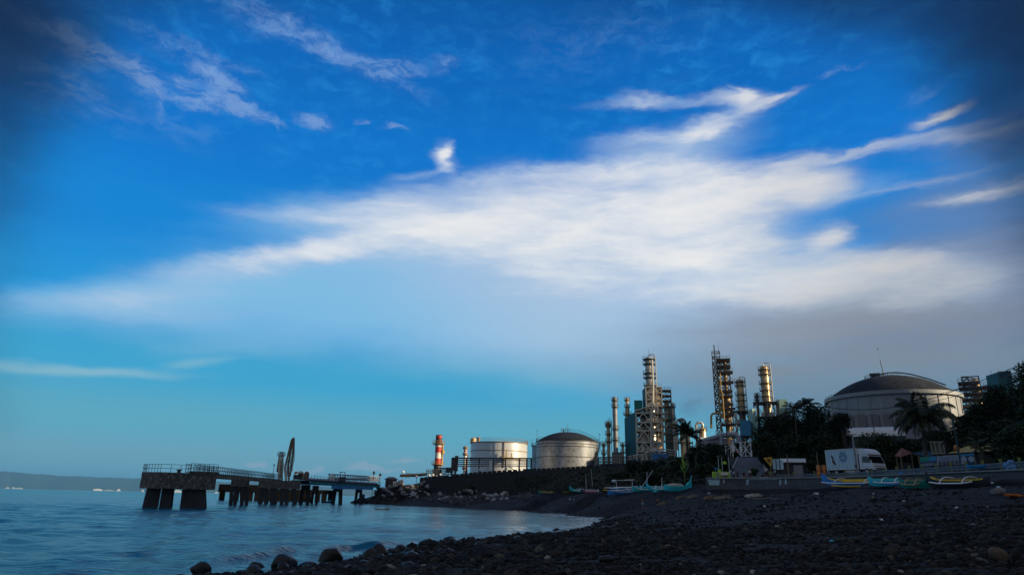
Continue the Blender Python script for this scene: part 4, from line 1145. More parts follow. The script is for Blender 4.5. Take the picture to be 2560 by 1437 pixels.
# --- storage tanks
def tank(name, label, px0, px1, yl, yr, D, zb, m, roof, apex_y=None, rings=(), rm='dome_dark', rail_m='dark_steel', rmod=.998, name_roof='roof'):
    pc = (px0 + px1) / 2
    f = Fr(pc, D, zb, (yl + yr) / 2)
    t = thing(name, label, 'storage tank', f.o, f.rz)
    r = (f.L(px1, yr).x - f.L(px0, yl).x) / 2 * rmod
    h = (f.L(px0, yl).z + f.L(px1, yr).z) / 2
    MB().lathe([(r, 0), (r, h)], 96).build('shell', m, t, True)
    mb = MB()
    for q in rings:
        z = h * q
        annulus(mb, r * .998, r + .12, z, .22, 96)
    annulus(mb, r * .998, r + .3, h - .14, .2, 96)
    mb.build('wind_girder', rail_m, t)
    if roof == 'dome':
        za = f.L(pc, apex_y).z
        s_ = za - h
        Rr = (r * r + s_ * s_) / (2 * s_)
        pr_ = []
        for i in range(15):
            x = r * 1.004 * (1 - i / 14.0)
            pr_.append((max(x, .05), h + .08 + math.sqrt(max(0, Rr * Rr - x * x)) - (Rr - s_)))
        MB().lathe(pr_, 96).build('dome', rm, t, True)
    else:
        za = h + .9
        MB().lathe([(r, h + .08), (r * .5, h + .55), (.1, za)], 96).build(name_roof, rm, t, True)
    ringrail(MB(), r + .2, h + .06, 1.1, 60, .075, 96).build('railing', rail_m, t)
    return f, t, r, h, za
f1, t1, r1, h1, _ = tank('storage_tank', 'wide flat topped white tank lit warm on one half, railed round its rim', 1177, 1318.5, 1109, 1108, 240, 10.0, 'tank', 'cone', rings=(.72, .45), rail_m='rusty', rm='tank')
# its fittings
MB().lathe([(.9, 0), (.9, 1.4), (.5, 1.7)], 14, (-r1 * .9, -r1 * .25, h1)).build('roof_vent', 'column', t1, True)
MB().lathe([(.5, 0), (.5, 1.1), (.8, 1.2), (.8, 1.5)], 12, (-r1 * .72, -r1 * .55, h1)).build('roof_vent', 'rusty', t1, True)
mb = MB()
for k in range(30):
    a0, a1 = -1.75 + .02 * k, 0
mb.bar((-r1 * .05, -r1 - .25, 0), (-r1 * .05, -r1 - .25, h1), .1).bar((r1 * .17, -r1 - .05, 2), (r1 * .17, -r1 - .05, h1 + .3), .22)
mb.build('downpipe', 'rusty', t1)
pt = f1.L(1270, 1138, -r1 - 1.4)
mb = MB().box((pt.x, -r1 - 1.4, pt.z - .7), (3.6, 1.6, .25))
railing(mb, [(pt.x - 1.8, -r1 - 2.1, pt.z - .6), (pt.x + 1.8, -r1 - 2.1, pt.z - .6)], 1.0, .9)
mb.bar((pt.x - .6, -r1 - 1.2, pt.z - .6), (pt.x - .6, -r1 - 1.2, pt.z + 1.6), .35).bar((pt.x + 1.2, -r1 - 1.2, pt.z - .6), (pt.x + 1.2, -r1 - 1.2, pt.z + .9), .3)
mb.build('valve_platform', 'yellow_rust', t1)

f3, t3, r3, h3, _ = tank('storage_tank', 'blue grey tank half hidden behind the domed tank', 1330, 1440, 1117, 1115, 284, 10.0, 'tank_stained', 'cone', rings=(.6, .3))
MB().lathe([(.8, 0), (.8, 2.4), (.4, 2.6)], 12, (r3 * -.4, -r3 * .3, h3)).box((r3 * -.25, -r3 * .3, h3 + 1.6), (3.4, 2.0, .2)).box((r3 * -.2, -r3 * .3, h3 + .8), (2.4, 1.4, 1.2)).build('roof_fitting', 'rusty', t3)
mb = MB()
for px in (1329, 1340):
    q = f3.L(px, 1118, 0); mb.bar((q.x, 0, h3), (q.x, 0, h3 + 2.6), .09).box((q.x + .15, 0, h3 + 2.6), (.4, .2, .2))
mb.build('lamp_post', 'dark_steel', t3)
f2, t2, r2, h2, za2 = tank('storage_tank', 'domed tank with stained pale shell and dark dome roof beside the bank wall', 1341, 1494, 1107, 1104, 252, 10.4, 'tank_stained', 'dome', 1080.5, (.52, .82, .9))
mb = MB()
mb.bar((-1.2, 0, za2), (-1.2, 0, za2 + .9), .5)
for k in range(12):
    a = 2 * math.pi * k / 12
    mb.bar((1.6 * math.cos(a) - .6, 1.6 * math.sin(a), za2 - .2), (1.6 * math.cos(a) - .6, 1.6 * math.sin(a), za2 + 1.3), .07)
mb.ring((-.6, 0, za2 + 1.3), 1.6, .05, 20).ring((-.6, 0, za2 + .7), 1.6, .05, 20)
mb.tube([(.1, 0, za2), (.1, 0, za2 + 3.4)], [.07, .03], 5)
mb.build('roof_platform', 'dark_steel', t2)
mb = MB()
s_ = za2 - h2; Rr = (r2 * r2 + s_ * s_) / (2 * s_)
def dz(x): return h2 + math.sqrt(Rr * Rr - x * x) - (Rr - s_)
prev = None
for i in range(13):
    x = .8 + (r2 - .9) * i / 12
    p = Vector((x * .97, -x * .22, dz(min(x, r2 * .999)) + .1))
    mb.bar(p, p + up * 1.1, .07)
    if prev is not None: mb.bar(prev + up * 1.1, p + up * 1.1, .07); mb.bar(prev + up * .55, p + up * .55, .05); mb.bar(prev, p, .5, .1)
    prev = p
mb.build('roof_walkway', 'dark_steel', t2)
mb = MB()
prev = None
for i in range(31):
    a = -.05 - 1.0 * (1 - i / 30.0); z = h2 * i / 30.0 + .2
    p = Vector(((r2 + .7) * math.cos(a), (r2 + .7) * math.sin(a), z))
    mb.box((p.x, p.y, p.z), (1.0, 1.0, .1), a)
    mb.bar(p, p + up * 1.1, .06)
    if prev is not None: mb.bar(prev + up * 1.1, p + up * 1.1, .07); mb.bar(prev, p, .2)
    prev = p
mb.bar((r2 + .6, 0, h2), (r2 + .6, 0, h2 + 3.2), .09).box((r2 + .75, 0, h2 + 3.2), (.4, .2, .2))
mb.build('stair', 'dark_steel', t2)
q = f2.L(1342, 1085)
mb = MB().bar((-r2 + .2, -1, h2), (-r2 + .2, -1, h2 + 4.0), .09).box((-r2 + .35, -1, h2 + 4), (.4, .2, .2))
mb.build('lamp_post', 'dark_steel', t2)

# big dome tank on the right
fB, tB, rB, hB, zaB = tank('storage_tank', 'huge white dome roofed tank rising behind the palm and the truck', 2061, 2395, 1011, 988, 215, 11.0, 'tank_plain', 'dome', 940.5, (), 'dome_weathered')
mb = MB()
annulus(mb, rB * .99, rB + .7, hB - .6, 1.1, 96)
mb.build('eaves_band', 'tank_plain', tB)
mb = MB()
for k in range(16):
    a = -math.pi / 2 + (k - 7.5) * .2
    mb.bar((rB * 1.003 * math.cos(a), rB * 1.003 * math.sin(a), 6), (rB * 1.003 * math.cos(a), rB * 1.003 * math.sin(a), hB - .6), .14)
mb.build('shell_seam', 'tank_stained', tB)
mb = MB()
ringrail(mb, 5.0, zaB - .75, 1.1, 20, .1, 30, (-1.6, 0))
mb.tube([(-5.2, -.5, zaB - .2), (-3, -.5, zaB + .5), (0, -.5, zaB + 1.1), (3, -.6, zaB + 1.0), (6.5, -1.2, zaB + .1), (11, -2.5, zaB - 1.9), (15, -4, zaB - 4.2)], .2, 8)
mb.tube([(-1.0, 0, zaB), (-1.5, 0, zaB + 5.6)], [.16, .12], 6).tube([(-1.5, 0, zaB + 5.6), (-1.7, 0, zaB + 9.0)], .025, 4).blob((-1.7, 0, zaB + 9.1), .2, 6, 5)
mb.box((-3.6, -1.4, zaB + .6), (3.0, 1.4, .8))
mb.build('roof_gantry', 'dark_steel', tB)
mb = MB()
sB = zaB - hB; RB = (rB * rB + sB * sB) / (2 * sB)
ring_r = rB * .97
ringrail(mb, ring_r, hB + .25, 1.0, 90, .07, 96)
mb.build('roof_railing', 'dark_steel', tB)
mb = MB()
for k in range(4):
    mb.box((rB + .8 + .2 * k, -1.5, hB - 3 - 3.2 * k), (2.2, 2.4, .15))
    railing(mb, [(rB + 1.9 + .2 * k, -2.7, hB - 3 - 3.2 * k), (rB + 1.9 + .2 * k, -.3, hB - 3 - 3.2 * k)], 1.0, .8, .09)
mb.bar((rB + 1.6, -2.6, 0), (rB + 1.6, -2.6, hB - 2), .15).bar((rB + 1.6, -.4, 0), (rB + 1.6, -.4, hB - 2), .15)
mb.build('stair_tower', 'brown_steel', tB)
pts = [(-rB - .4 + .55 * math.cos(a), -1.2, hB - 1.7 + .55 * math.sin(a)) for a in np.linspace(0, 6.28, 13)]
MB().tube(pts, .1, 6).build('pipe_coil', 'steel_pale', tB, True)

# --- ribbed block with pale warehouse in front of the big tank
f = Fr(2160, 182, 11, 1060)
t = thing('ribbed_block', 'low concrete block with a row of tall ribbed bays in front of the huge tank', 'plant building', f.o, f.rz)
za, zb_ = f.L(2150, 1034).z, f.L(2150, 1066).z
xa, xb = f.L(2074, 1050).x, f.L(2262, 1050).x
MB().box(((xa + xb) / 2, 2.6, za / 2 - .2), (xb - xa, 3.6, za - .4)).build('wall', 'tank_plain', t)
for (p0, p1) in ((2077, 2097), (2110, 2130.5), (2143.5, 2163.5), (2176, 2196), (2208, 2229), (2240, 2258)):
    a, b_ = f.L(p0, 1050).x, f.L(p1, 1050).x
    mb = MB().box(((a + b_) / 2, .3, za / 2), (b_ - a, .5, za))
    n = 9
    for k in range(n):
        mb.box((a + (b_ - a) * (k + .5) / n, 0, za / 2), ((b_ - a) / n * .5, .14, za - .3))
    mb.box((a - .32, .42, za / 2), (.6, .7, za - .2))
    mb.build('ribbed_bay', 'rib', t)
f = Fr(2185, 172, 11, 1080)
t = thing('warehouse', 'long pale warehouse roof with a rounded light blue gable below the ribbed bays', 'warehouse', f.o, f.rz)
xa, xb = f.L(2106, 1080).x, f.L(2262, 1080).x
zr, ze = f.L(2180, 1063.5).z, f.L(2180, 1090).z
pr_ = [(zr - .9 * 0 - (zr - ze) * (1 - math.cos(a)), 4.2 * math.sin(a)) for a in np.linspace(-1.55, 1.55, 13)]
mb = MB()
vs_ = [(x, 4.2 + 4.2 * math.sin(a), ze + (zr - ze) * math.cos(a)) for x in (xa, xb) for a in np.linspace(-1.57, 1.57, 15)]
fs = [(k, k + 1, 15 + k + 1, 15 + k) for k in range(14)]
mb.add(vs_, [q[::-1] for q in fs]).build('curved_roof', 'roof_white', t, True)
MB().add([(xa - .02, 4.2 + 4.15 * math.sin(a), ze + (zr - ze - .05) * math.cos(a)) for a in np.linspace(-1.57, 1.57, 15)] + [(xa - .02, 8.3, 0), (xa - .02, .05, 0)], [tuple(range(17))]).build('gable_end', 'cyan', t)
MB().box(((xa + xb) / 2, 4.2, ze / 2), (xb - xa - .1, 8.1, ze)).build('wall', 'shed', t)

# --- the main process structure
f = Fr(1622, 250, 11, 1060)
t = thing('process_structure', 'tall pale steel frame with teal cladding round the highest middle column', 'process structure', f.o, f.rz)
zy = lambda y, px=1622: f.L(px, y).z
xL, xM, xR = f.L(1591, 1080).x, f.L(1628, 1080).x, f.L(1656.5, 1080).x
zs = [0, zy(1128), zy(1105), zy(1076), zy(1055), zy(1032)]
lattice(MB(), xL, xM, 0, 9, zs, .5, .36, 'V', 'FLR').build('steel_frame', 'steel', t)
lattice(MB(), xM + .5, xR, -.3, 9, zs, .5, .36, 'D', 'FLR').build('steel_frame', 'steel', t)
mb = MB()
for z in zs[1:]:
    mb.box(((xL + xR) / 2, 4.5, z + .25), (xR - xL - .4, 8.6, .12))
    railing(mb, [(xL, -.1, z + .3), (xR, -.1, z + .3)], 1.0, 1.8, .09)
mb.build('floor_deck', 'steel', t)
MB().box(((xL + xR) / 2 + .6, 6.4, zy(1034) / 2), (xR - xL - 1.6, 4.6, zy(1034))).build('back_wall', 'dark_steel', t)
uL, uR = f.L(1615.5, 990).x, f.L(1654.5, 990).x
uS = f.L(1606, 990, 5).x
zu = [zs[-1], zy(1014), zy(998), zy(981), zy(967)]
uM = (uL + uR) / 2
lattice(MB(), uL, uM + .3, .6, 7, zu, .4, .28, 'D', 'FL').build('upper_frame', 'steel', t)
lattice(MB(), uM + .9, uR, .6, 7, zu, .4, .28, 'D', 'FR').build('upper_frame', 'steel', t)
mb = MB()
for z in zu[1:]:
    mb.box(((uL + uR) / 2, 3.8, z + .25), (uR - uL, 6.2, .12))
    railing(mb, [(uL, .5, z + .3), (uR, .5, z + .3)], 1.0, 1.6, .09)
mb.build('upper_deck', 'steel', t)
MB().box(((uL + uR) / 2 + .3, 6.2, (zu[0] + zu[-1]) / 2), (uR - uL - 1, 1.2, zu[-1] - zu[0] - .3)).build('upper_back_wall', 'dark_steel', t)
MB().hexa([(uS, 6, zu[0] - 6), (uL - .25, .8, zu[0] - 6), (uL - .25, 7, zu[0] - 6), (uS, 9, zu[0] - 6)], [(uS, 6, zy(969)), (uL - .25, .8, zy(966.5)), (uL - .25, 7, zy(966.5)), (uS, 9, zy(969))]).build('side_cladding', 'teal_dark', t)
# teal clad wing with sloping top
tl, tr = f.L(1562, 1090, 6).x, f.L(1590, 1090, 1).x
MB().hexa([(tl, 7, 0), (tr, .8, 0), (tr, 8, 0), (tl + .5, 12, 0)], [(tl, 7, zy(1040, 1562)), (tr, .8, zy(1028, 1590)), (tr, 8, zy(1028, 1590)), (tl + .5, 12, zy(1040, 1562))]).build('clad_wing', 'teal', t)
a, b_ = f.L(1588, 1028), f.L(1624, 1016)
MB().hexa([(a.x, -.4, a.z), (b_.x, -.4, b_.z), (b_.x, 6, b_.z), (a.x, 6, a.z)], [(a.x, -.4, a.z + .35), (b_.x, -.4, b_.z + .35), (b_.x, 6, b_.z + .35), (a.x, 6, a.z + .35)]).build('lean_to_roof', 'steel_pale', t)
a, b_ = f.L(1586, 1026, 7), f.L(1605.5, 1000, 7)
MB().box(((a.x + b_.x) / 2, 9, (a.z + b_.z) / 2 - 1), (b_.x - a.x, 4, b_.z - a.z + 2)).build('stair_house', 'green_clad', t)
a, b_ = f.L(1665, 1123, 4), f.L(1687, 1020, 4)
MB().box(((a.x + b_.x) / 2, 6.5, b_.z / 2), (b_.x - a.x, 5, b_.z)).build('clad_shaft', 'teal_dark', t)
# dark stair lattice on the right
xa, xb = f.L(1655, 990, 3).x, f.L(1677.5, 990, 3).x
zz = [zy(1100), zy(1080), zy(1062), zy(1045), zy(1030), zy(1012), zy(998), zy(985), zy(972)]
mb = lattice(MB(), xa, xb, 3, 8, zz, .3, .22, 'D')
for z in zz[2:]: mb.box(((xa + xb) / 2, 5.5, z), (xb - xa, 5, .12))
mb.box(((xa + xb) / 2, 5.5, zy(1004)), (1.8, 2.4, 2.2)).box(((xa + xb) / 2 + .6, 6.0, zy(1020)), (2.2, 3, 2.6))
railing(mb, [(xa, 2.9, zz[-1]), (xb, 2.9, zz[-1])], 1.1, 1.0, .1)
mb.build('stair_lattice', 'dark_steel', t)
mb = MB()
for y in (1034, 1045, 1066):
    q = f.L(1660, y, -.6)
    mb.box((q.x + .3, -.8, q.z), (2.2, 1.4, .12)); railing(mb, [(q.x - .7, -1.4, q.z), (q.x + 1.3, -1.4, q.z)], 1.0, .9, .08)
    mb.bar((q.x - .8, -.2, q.z - 1.8), (q.x + 1.2, -1.2, q.z), .14)
mb.build('side_landing', 'steel_pale', t)
# vessels seen inside the frame
q = f.L(1607, 1068, 3)
MB().lathe([(1.9, 0), (1.9, q.z - 3), (1.5, q.z - 1.8), (.5, q.z - .8), (.4, q.z)], 24, (q.x, 4, 0)).build('inner_vessel', 'column_silver', t, True)
q2 = f.L(1645, 1090, 3)
MB().lathe([(1.4, 0), (1.4, q2.z - 1), (.6, q2.z)], 20, (q2.x, 4, 0)).build('inner_vessel', 'rusty', t, True)
MB().box((f.L(1637, 1047, 2).x, 3, zy(1048)), (2.6, 2.2, 2.6)).box((f.L(1646, 1110, 2).x, 2, zy(1108)), (3, 2, 1.6)).build('equipment', 'white', t)
mb = MB()
mb.tube([f.L(1630, 900, -.4), f.L(1632.5, 965, -.6), f.L(1632, 1010, -.6), f.L(1632, 1030, -.8)], .36, 8)
mb.tube([f.L(1632, 1030, -.8), f.L(1628, 1068, -.8), f.L(1627.5, 1120, -.8)], .3, 8)
mb.build('riser_pipe', 'steel_pale', t, True)
r_ = random.Random(77)
mb = MB()
for k in range(16):
    px = r_.uniform(1594, 1655); y0 = r_.uniform(1040, 1090); y1 = y0 + r_.uniform(14, 34); ly = r_.uniform(.3, 1.6)
    mb.tube([f.L(px, y0, ly), f.L(px + r_.uniform(-.6, .6), y1, ly), f.L(px + r_.uniform(-8, 8), y1 + 1, ly)], r_.uniform(.1, .2), 6)
for k in range(9):
    px = r_.uniform(1617, 1652); y0 = r_.uniform(970, 1015); ly = r_.uniform(.9, 2.4)
    mb.tube([f.L(px, y0, ly), f.L(px, y0 + r_.uniform(8, 22), ly), f.L(px + r_.uniform(-7, 7), y0 + 23, ly)], r_.uniform(.1, .18), 6)
mb.build('pipework', 'column', t, True)
mb = MB()
for k in range(14):
    q = f.L(r_.uniform(1595, 1653), r_.choice((1052, 1073, 1102, 1122)) + r_.uniform(-1, 1), 1.4)
    (mb.blob((q.x, 1.4, q.z), (.7, .6, .6), 8, 6) if k % 2 else mb.box((q.x, 1.4, q.z), (r_.uniform(.8, 1.6), .9, r_.uniform(.8, 1.5))))
mb.build('small_vessels', 'column_silver', t)
# highest column
column('distillation_column', 'silver column with ring platforms rising above the pale steel frame', 'column', 1622.5, 892, 10.6, 253, 11, 'column_silver', (964, 945, 934, 911, 899), tip=872, pout=1.35)
column('distillation_column', 'slim pale column hard against the teal shaft of the main structure', 'column', 1682, 1005, 2.7, 246, 11, 'steel_pale', (1017, 1046), pipe=False)
# columns left of the main structure
column('stack', 'tall slender round stack, highest of those between the domed tank and the teal wing', 'stack', 1536.5, 991, 5.0, 250, 11, 'tank_plain', (1001, 1017, 1072, 1100), m2='brown_steel', pout=1.25, pipe=False, steps=((1020, 5.8),))
column('distillation_column', 'slim column with rusty platforms just behind the teal wing', 'column', 1567.5, 994, 3.2, 262, 11, 'column', (1000, 1017, 1036), m2='rusty', pout=1.6, pipe=False, steps=((1018, 5.4),))
column('distillation_column', 'rusty column with pipes standing beside the slender stack', 'column', 1520.5, 1052, 4.0, 256, 11, 'column', (1060, 1065, 1085, 1103), m2='rusty', pout=1.6)
column('distillation_column', 'short rusty column nearest the domed tank', 'column', 1509, 1105, 2.9, 256, 11, 'column', (1111, 1133), m2='rusty', pout=1.7, pipe=False)
column('distillation_column', 'short rusty column between the slender stack and the teal wing', 'column', 1556.5, 1106, 2.9, 258, 11, 'column', (1112, 1130), m2='rusty', pout=1.7, pipe=False)

# gooseneck vessels
for (px, y, rp, D, label) in ((1711, 1060, 12.5, 246, 'squat vessel with a looping pipe behind the palm on the bank'), (1755, 1068, 9.2, 250, 'squat vessel with a looping pipe left of the lattice tower')):
    f, t, r, zt = column('vessel', label, 'vessel', px, y, rp, D, 11, 'column', (y + 6,), m2='brown_steel', pout=1.15, pipe=False)
    MB().tube([(-r * 1.6, -.5, zt - 9), (-r * 1.6, -.5, zt + .6), (-r * 1.3, -.5, zt + 1.5), (-r * .2, -.4, zt + 1.8), (r * .2, -.2, zt + 1.0), (r * .2, 0, zt - .2)], .45, 10).build('gooseneck_pipe', 'steel_pale', t, True)
    MB().box((0, 0, zt - 6.5), (r * 3, r * 2.4, .3)).bar((-r * 1.4, -r, 0), (-r * 1.4, -r, zt - 6), .3).bar((r * 1.4, -r, 0), (r * 1.4, -r, zt - 6), .3).build('support_frame', 'brown_steel', t)

# lattice tower
f = Fr(1812, 258, 11, 960)
t = thing('lattice_tower', 'brown lattice tower with a flare mast, tallest tower right of the gooseneck vessels', 'lattice tower', f.o, f.rz)
zy = lambda y, px=1808: f.L(px, y).z
xa, xb, xc = f.L(1780.5, 900).x, f.L(1792, 900).x, f.L(1799.5, 890).x
zs = list(np.linspace(0, zy(903), 15))
lattice(MB(), xa, xb, 1, 4, zs, .36, .24, 'X').build('mast', 'brown_steel', t)
lattice(MB(), xa, xc, 1, 4.2, [zy(903), zy(890), zy(876)], .24, .16, 'D').build('mast_head', 'brown_steel', t)
MB().tube([(xa + 1.0, 2, zy(903)), (xa + 1.0, 2, zy(858))], .22, 8).build('flare_tip', 'dark_steel', t)
q = xc - .3
MB().tube([(q, 2, zy(876)), (q, 2, zy(852))], [.08, .03], 5).build('lightning_rod', 'dark_steel', t)
xa, xb = f.L(1793.5, 930).x, f.L(1824, 930).x
zs = [0, zy(1060), zy(1037), zy(1021), zy(1010), zy(990), zy(977), zy(955), zy(930), zy(915), zy(898.5)]
lattice(MB(), xa, xb, -.5, 6, zs, .38, .26, 'X').build('steel_frame', 'brown_steel', t)
for k, z in enumerate(zs[1:]):
    e_ = .9 if k in (2, 6, 7) else .3
    mb = MB().box(((xa + xb) / 2 + e_ / 2, 2.7, z + .22), (xb - xa + .5 + e_, 7.0, .14))
    railing(mb, [(xa - .2, -.8, z + .28), (xb + .2 + e_, -.8, z + .28)], 1.0, 1.3, .08)
    mb.build('platform', 'brown_steel', t)
mb = MB()
for (p0, p1) in (((1800, 933), (1807, 1044)), ((1797, 945), (1801, 1030)), ((1806, 980), (1811, 1050))):
    mb.tube([f.L(*p0, -.9), f.L(*p1, -.9)], .2, 7)
mb.tube([f.L(1778, 1070, -.5), f.L(1778, 1040, -.5), f.L(1781, 1034, -.5), f.L(1790, 1032, -.5), f.L(1801, 1034, -.5), f.L(1804, 1042, -.5)], .4, 8)
mb.build('pipe_run', 'yellow_rust', t, True)
MB().tube([f.L(1822, 905, 4), f.L(1829, 1000, 4), f.L(1831, 1030, 4)], .14, 6).build('guy_pipe', 'brown_steel', t)
column('distillation_column', 'golden column standing inside the brown lattice tower', 'column', 1811, 904, 4.4, 262, 11, 'column', (), m2='rusty', steps=((985, 8.4),), pipe=False)
# two columns with frames below
column('distillation_column', 'golden column with five ring platforms, shorter one right of the lattice tower', 'column', 1848.5, 948, 9.2, 240, 11, 'column', (1031, 1017, 1002, 988, 965, 955), m2='brown_steel', pout=1.22)
column('distillation_column', 'golden column with ring platforms, the one beside the pale green boxes', 'column', 1909, 914, 10.8, 236, 11, 'column', (1005, 992, 977, 960, 937, 925), m2='brown_steel', pout=1.2)
column('stack', 'short dark stack tucked beside the golden column near the trees', 'stack', 1891.5, 982, 3.2, 238, 11, 'brown_steel', (990, 1000), pipe=False, pout=1.4)
for (p0, p1, y0, D, label) in ((1826, 1876, 1030, 236, 'steel equipment rack below the shorter golden column'), (1884, 1942, 1008, 232, 'steel equipment rack below the golden column near the trees')):
    f = Fr((p0 + p1) / 2, D, 11, y0)
    t = thing('equipment_rack', label, 'steel rack', f.o, f.rz)
    xa, xb = f.L(p0, y0).x, f.L(p1, y0).x
    zt = f.L((p0 + p1) / 2, y0).z
    zs = list(np.linspace(0, zt, 6))
    lattice(MB(), xa, (xa + xb) / 2, -3.5, 4, zs, .26, .18, 'D').build('frame', 'dark_steel', t)
    lattice(MB(), (xa + xb) / 2 + .4, xb, -3.5, 4, zs, .26, .18, 'V').build('frame', 'dark_steel', t)
    mb = MB()
    for z in zs[2:]:
        mb.box(((xa + xb) / 2, .3, z), (xb - xa, 7.4, .14)); railing(mb, [(xa, -3.6, z + .1), (xb, -3.6, z + .1)], 1.0, 1.2, .08)
    mb.build('deck', 'dark_steel', t)
    mb = MB()
    r_ = random.Random(int(p0))
    for k in range(9):
        z = zs[2 + k % 3] + .9
        mb.box((r_.uniform(xa + 1, xb - 1), r_.uniform(-2.5, 2), z), (r_.uniform(.8, 2), 1.5, r_.uniform(.8, 1.7)))
        x = r_.uniform(xa + .5, xb - .5)
        mb.tube([(x, -3, 0), (x, -3, zs[3 + k % 3] - .5), (x + r_.uniform(-2, 2), -2.6, zs[3 + k % 3] - .3)], .2, 7)
    mb.build('pipework', 'column_silver', t)
    MB().box((xa + 1.5, -3.9, zs[2]), (3.4, .6, .35)).bar((xa + 1.2, -4.2, zs[1]), (xa + 3.0, -3.8, zs[2]), .18).build('cable_tray', 'steel_pale', t)

def panel_box(name, label, p0, p1, y0, y1, D, dep, m, split=None, m2=None, cat='clad box'):
    f = Fr((p0 + p1) / 2, D, 11, (y0 + y1) / 2)
    t = thing(name, label, cat, f.o, f.rz)
    a, b_ = f.L(p0, y1), f.L(p1, y0)
    zb2 = max(0, f.L((p0 + p1) / 2, y1).z)
    zt2 = f.L((p0 + p1) / 2, y0).z
    if split is None:
        MB().box(((a.x + b_.x) / 2, dep / 2, (zb2 + zt2) / 2), (b_.x - a.x, dep, zt2 - zb2)).build('cladding', m, t)
    else:
        s = f.L(split, (y0 + y1) / 2).x
        MB().hexa([(a.x, dep * .6, zb2), (s, 0, zb2), (b_.x, .6, zb2), (b_.x, dep, zb2)], [(a.x, dep * .6, zt2 - .2), (s, 0, zt2), (b_.x, .6, zt2), (b_.x, dep, zt2)]).build('cladding', m, t)
    mb = MB()
    for x in np.arange(a.x + .8, b_.x, 1.1):
        if split is None: mb.bar((x, -.04, zb2 + .1), (x, -.04, zt2 - .1), .1)
    mb.bar((a.x - .05, dep * .5, 0), (a.x - .05, dep * .5, zb2 + .5), .35).bar((b_.x - .3, dep * .5, 0), (b_.x - .3, dep * .5, zb2 + .5), .35)
    mb.build('framing', m2 or m, t)
    return f, t, zt2
panel_box('clad_box', 'pale green clad box half hidden by the trees', 1941, 1967, 997, 1036, 228, 6, 'pale_green', 1949)
panel_box('clad_box', 'tall narrow pale green clad shaft between the two golden columns', 1875, 1888.5, 1021, 1090, 226, 4, 'pale_green', 1883)
panel_box('clad_box', 'blue clad hopper box below the shorter golden column', 1852.5, 1876, 1050, 1088, 224, 5, 'blue_clad', None, 'blue')

# grey duct, low shed
f = Fr(1808, 205, 11.5, 1095)
t = thing('gas_duct', 'fat grey lagged duct bending down in front of the lattice tower', 'duct', f.o, f.rz)
MB().tube([f.L(1756, 1103, 3), f.L(1778, 1096, 2), f.L(1806, 1088.5, 1), f.L(1830, 1085, .5), f.L(1841, 1087, .2), f.L(1847, 1095, .1), f.L(1849, 1110, 0), f.L(1849, 1128, 0)], .72, 14).build('duct', 'grey_pipe', t, True)
MB().tube([f.L(1803, 1090, .5), f.L(1804, 1106, .3), f.L(1804, 1130, .3)], .5, 12).tube([f.L(1830, 1100, .2), f.L(1834, 1112, .2), f.L(1834, 1130, .2)], .6, 12).build('branch_duct', 'grey_pipe', t, True)
MB().box((f.L(1784, 1112, 2).x, 3, f.L(1784, 1112, 2).z), (6.5, 3, 2.2)).build('fan_housing', 'grey_pipe', t)
mb = MB()
for p0, p1, y0, y1 in ((1790, 1802, 1076, 1086), (1823, 1834, 1076, 1086)):
    a, b_ = f.L(p0, y1, 0), f.L(p1, y0, 0)
    mb.bar((a.x, 0, a.z), (a.x, 0, b_.z), .16).bar((b_.x, 0, a.z), (b_.x, 0, b_.z), .16).bar((a.x, 0, b_.z), (b_.x, 0, b_.z), .16).bar((a.x, 0, a.z), (b_.x, 0, a.z), .16)
mb.build('white_frame', 'white_clean', t)
f = Fr(1795, 214, 11.3, 1110)
t = thing('pump_shed', 'low pale shed behind the grey duct', 'shed', f.o, f.rz)
a, b_ = f.L(1742, 1112), f.L(1816, 1095)
MB().box(((a.x + b_.x) / 2, 4, a.z / 2 + .8), (b_.x - a.x, 7, a.z + 1.6)).build('wall', 'grey_pipe', t)
MB().hexa([(a.x - .3, -.1, a.z + 1.6), (b_.x + .3, -.1, a.z + 1.9), (b_.x + .3, 8, a.z + 1.9), (a.x - .3, 8, a.z + 1.6)], [(a.x - .3, 3.5, a.z + 2.6), (b_.x + .3, 3.5, a.z + 3.0), (b_.x + .3, 4, a.z + 3.0), (a.x - .3, 4, a.z + 2.6)]).build('roof', 'roof_white', t)
# pipework shelter in front of the main structure
f = Fr(1640, 205, 11.2, 1140)
t = thing('pipe_rack', 'low pipe rack with a blue panel and white pumps below the main structure', 'pipe rack', f.o, f.rz)
for k in range(9):
    px = 1565 + k * 15
    q = f.L(px, 1128 if k > 2 else 1138, 0)
    MB().bar((q.x, 0, 0), (q.x, 0, q.z), .25).bar((q.x, 3, 0), (q.x, 3, q.z), .25).bar((q.x, -.1, q.z), (q.x, 3.1, q.z), .25).build('portal_frame', 'dark_steel', t)
mb = MB()
for k, (y0, y1) in enumerate(((1142, 1126), (1146, 1132), (1150, 1138))):
    mb.tube([f.L(1560, y0, k), f.L(1610, y0 - 8, k), f.L(1640, y1 - 6, k), f.L(1690, y1, k)], .14, 7)
mb.build('pipe', 'steel', t, True)
a, b_ = f.L(1630, 1152), f.L(1670, 1135)
MB().box(((a.x + b_.x) / 2, -.6, (a.z + b_.z) / 2), (b_.x - a.x, .3, b_.z - a.z)).build('blue_panel', 'blue', t)
r_ = random.Random(3)
mb = MB()
for k in range(8):
    q = f.L(1630 + k * 4.4, 1131, 1)
    mb.blob((q.x, r_.uniform(.5, 2), q.z + r_.uniform(-.3, .8)), (.5, .5, .7), 8, 6)
    mb.box((q.x, 1.4, q.z - .6), (.5, .6, 1.2))
mb.build('pump', 'white', t)

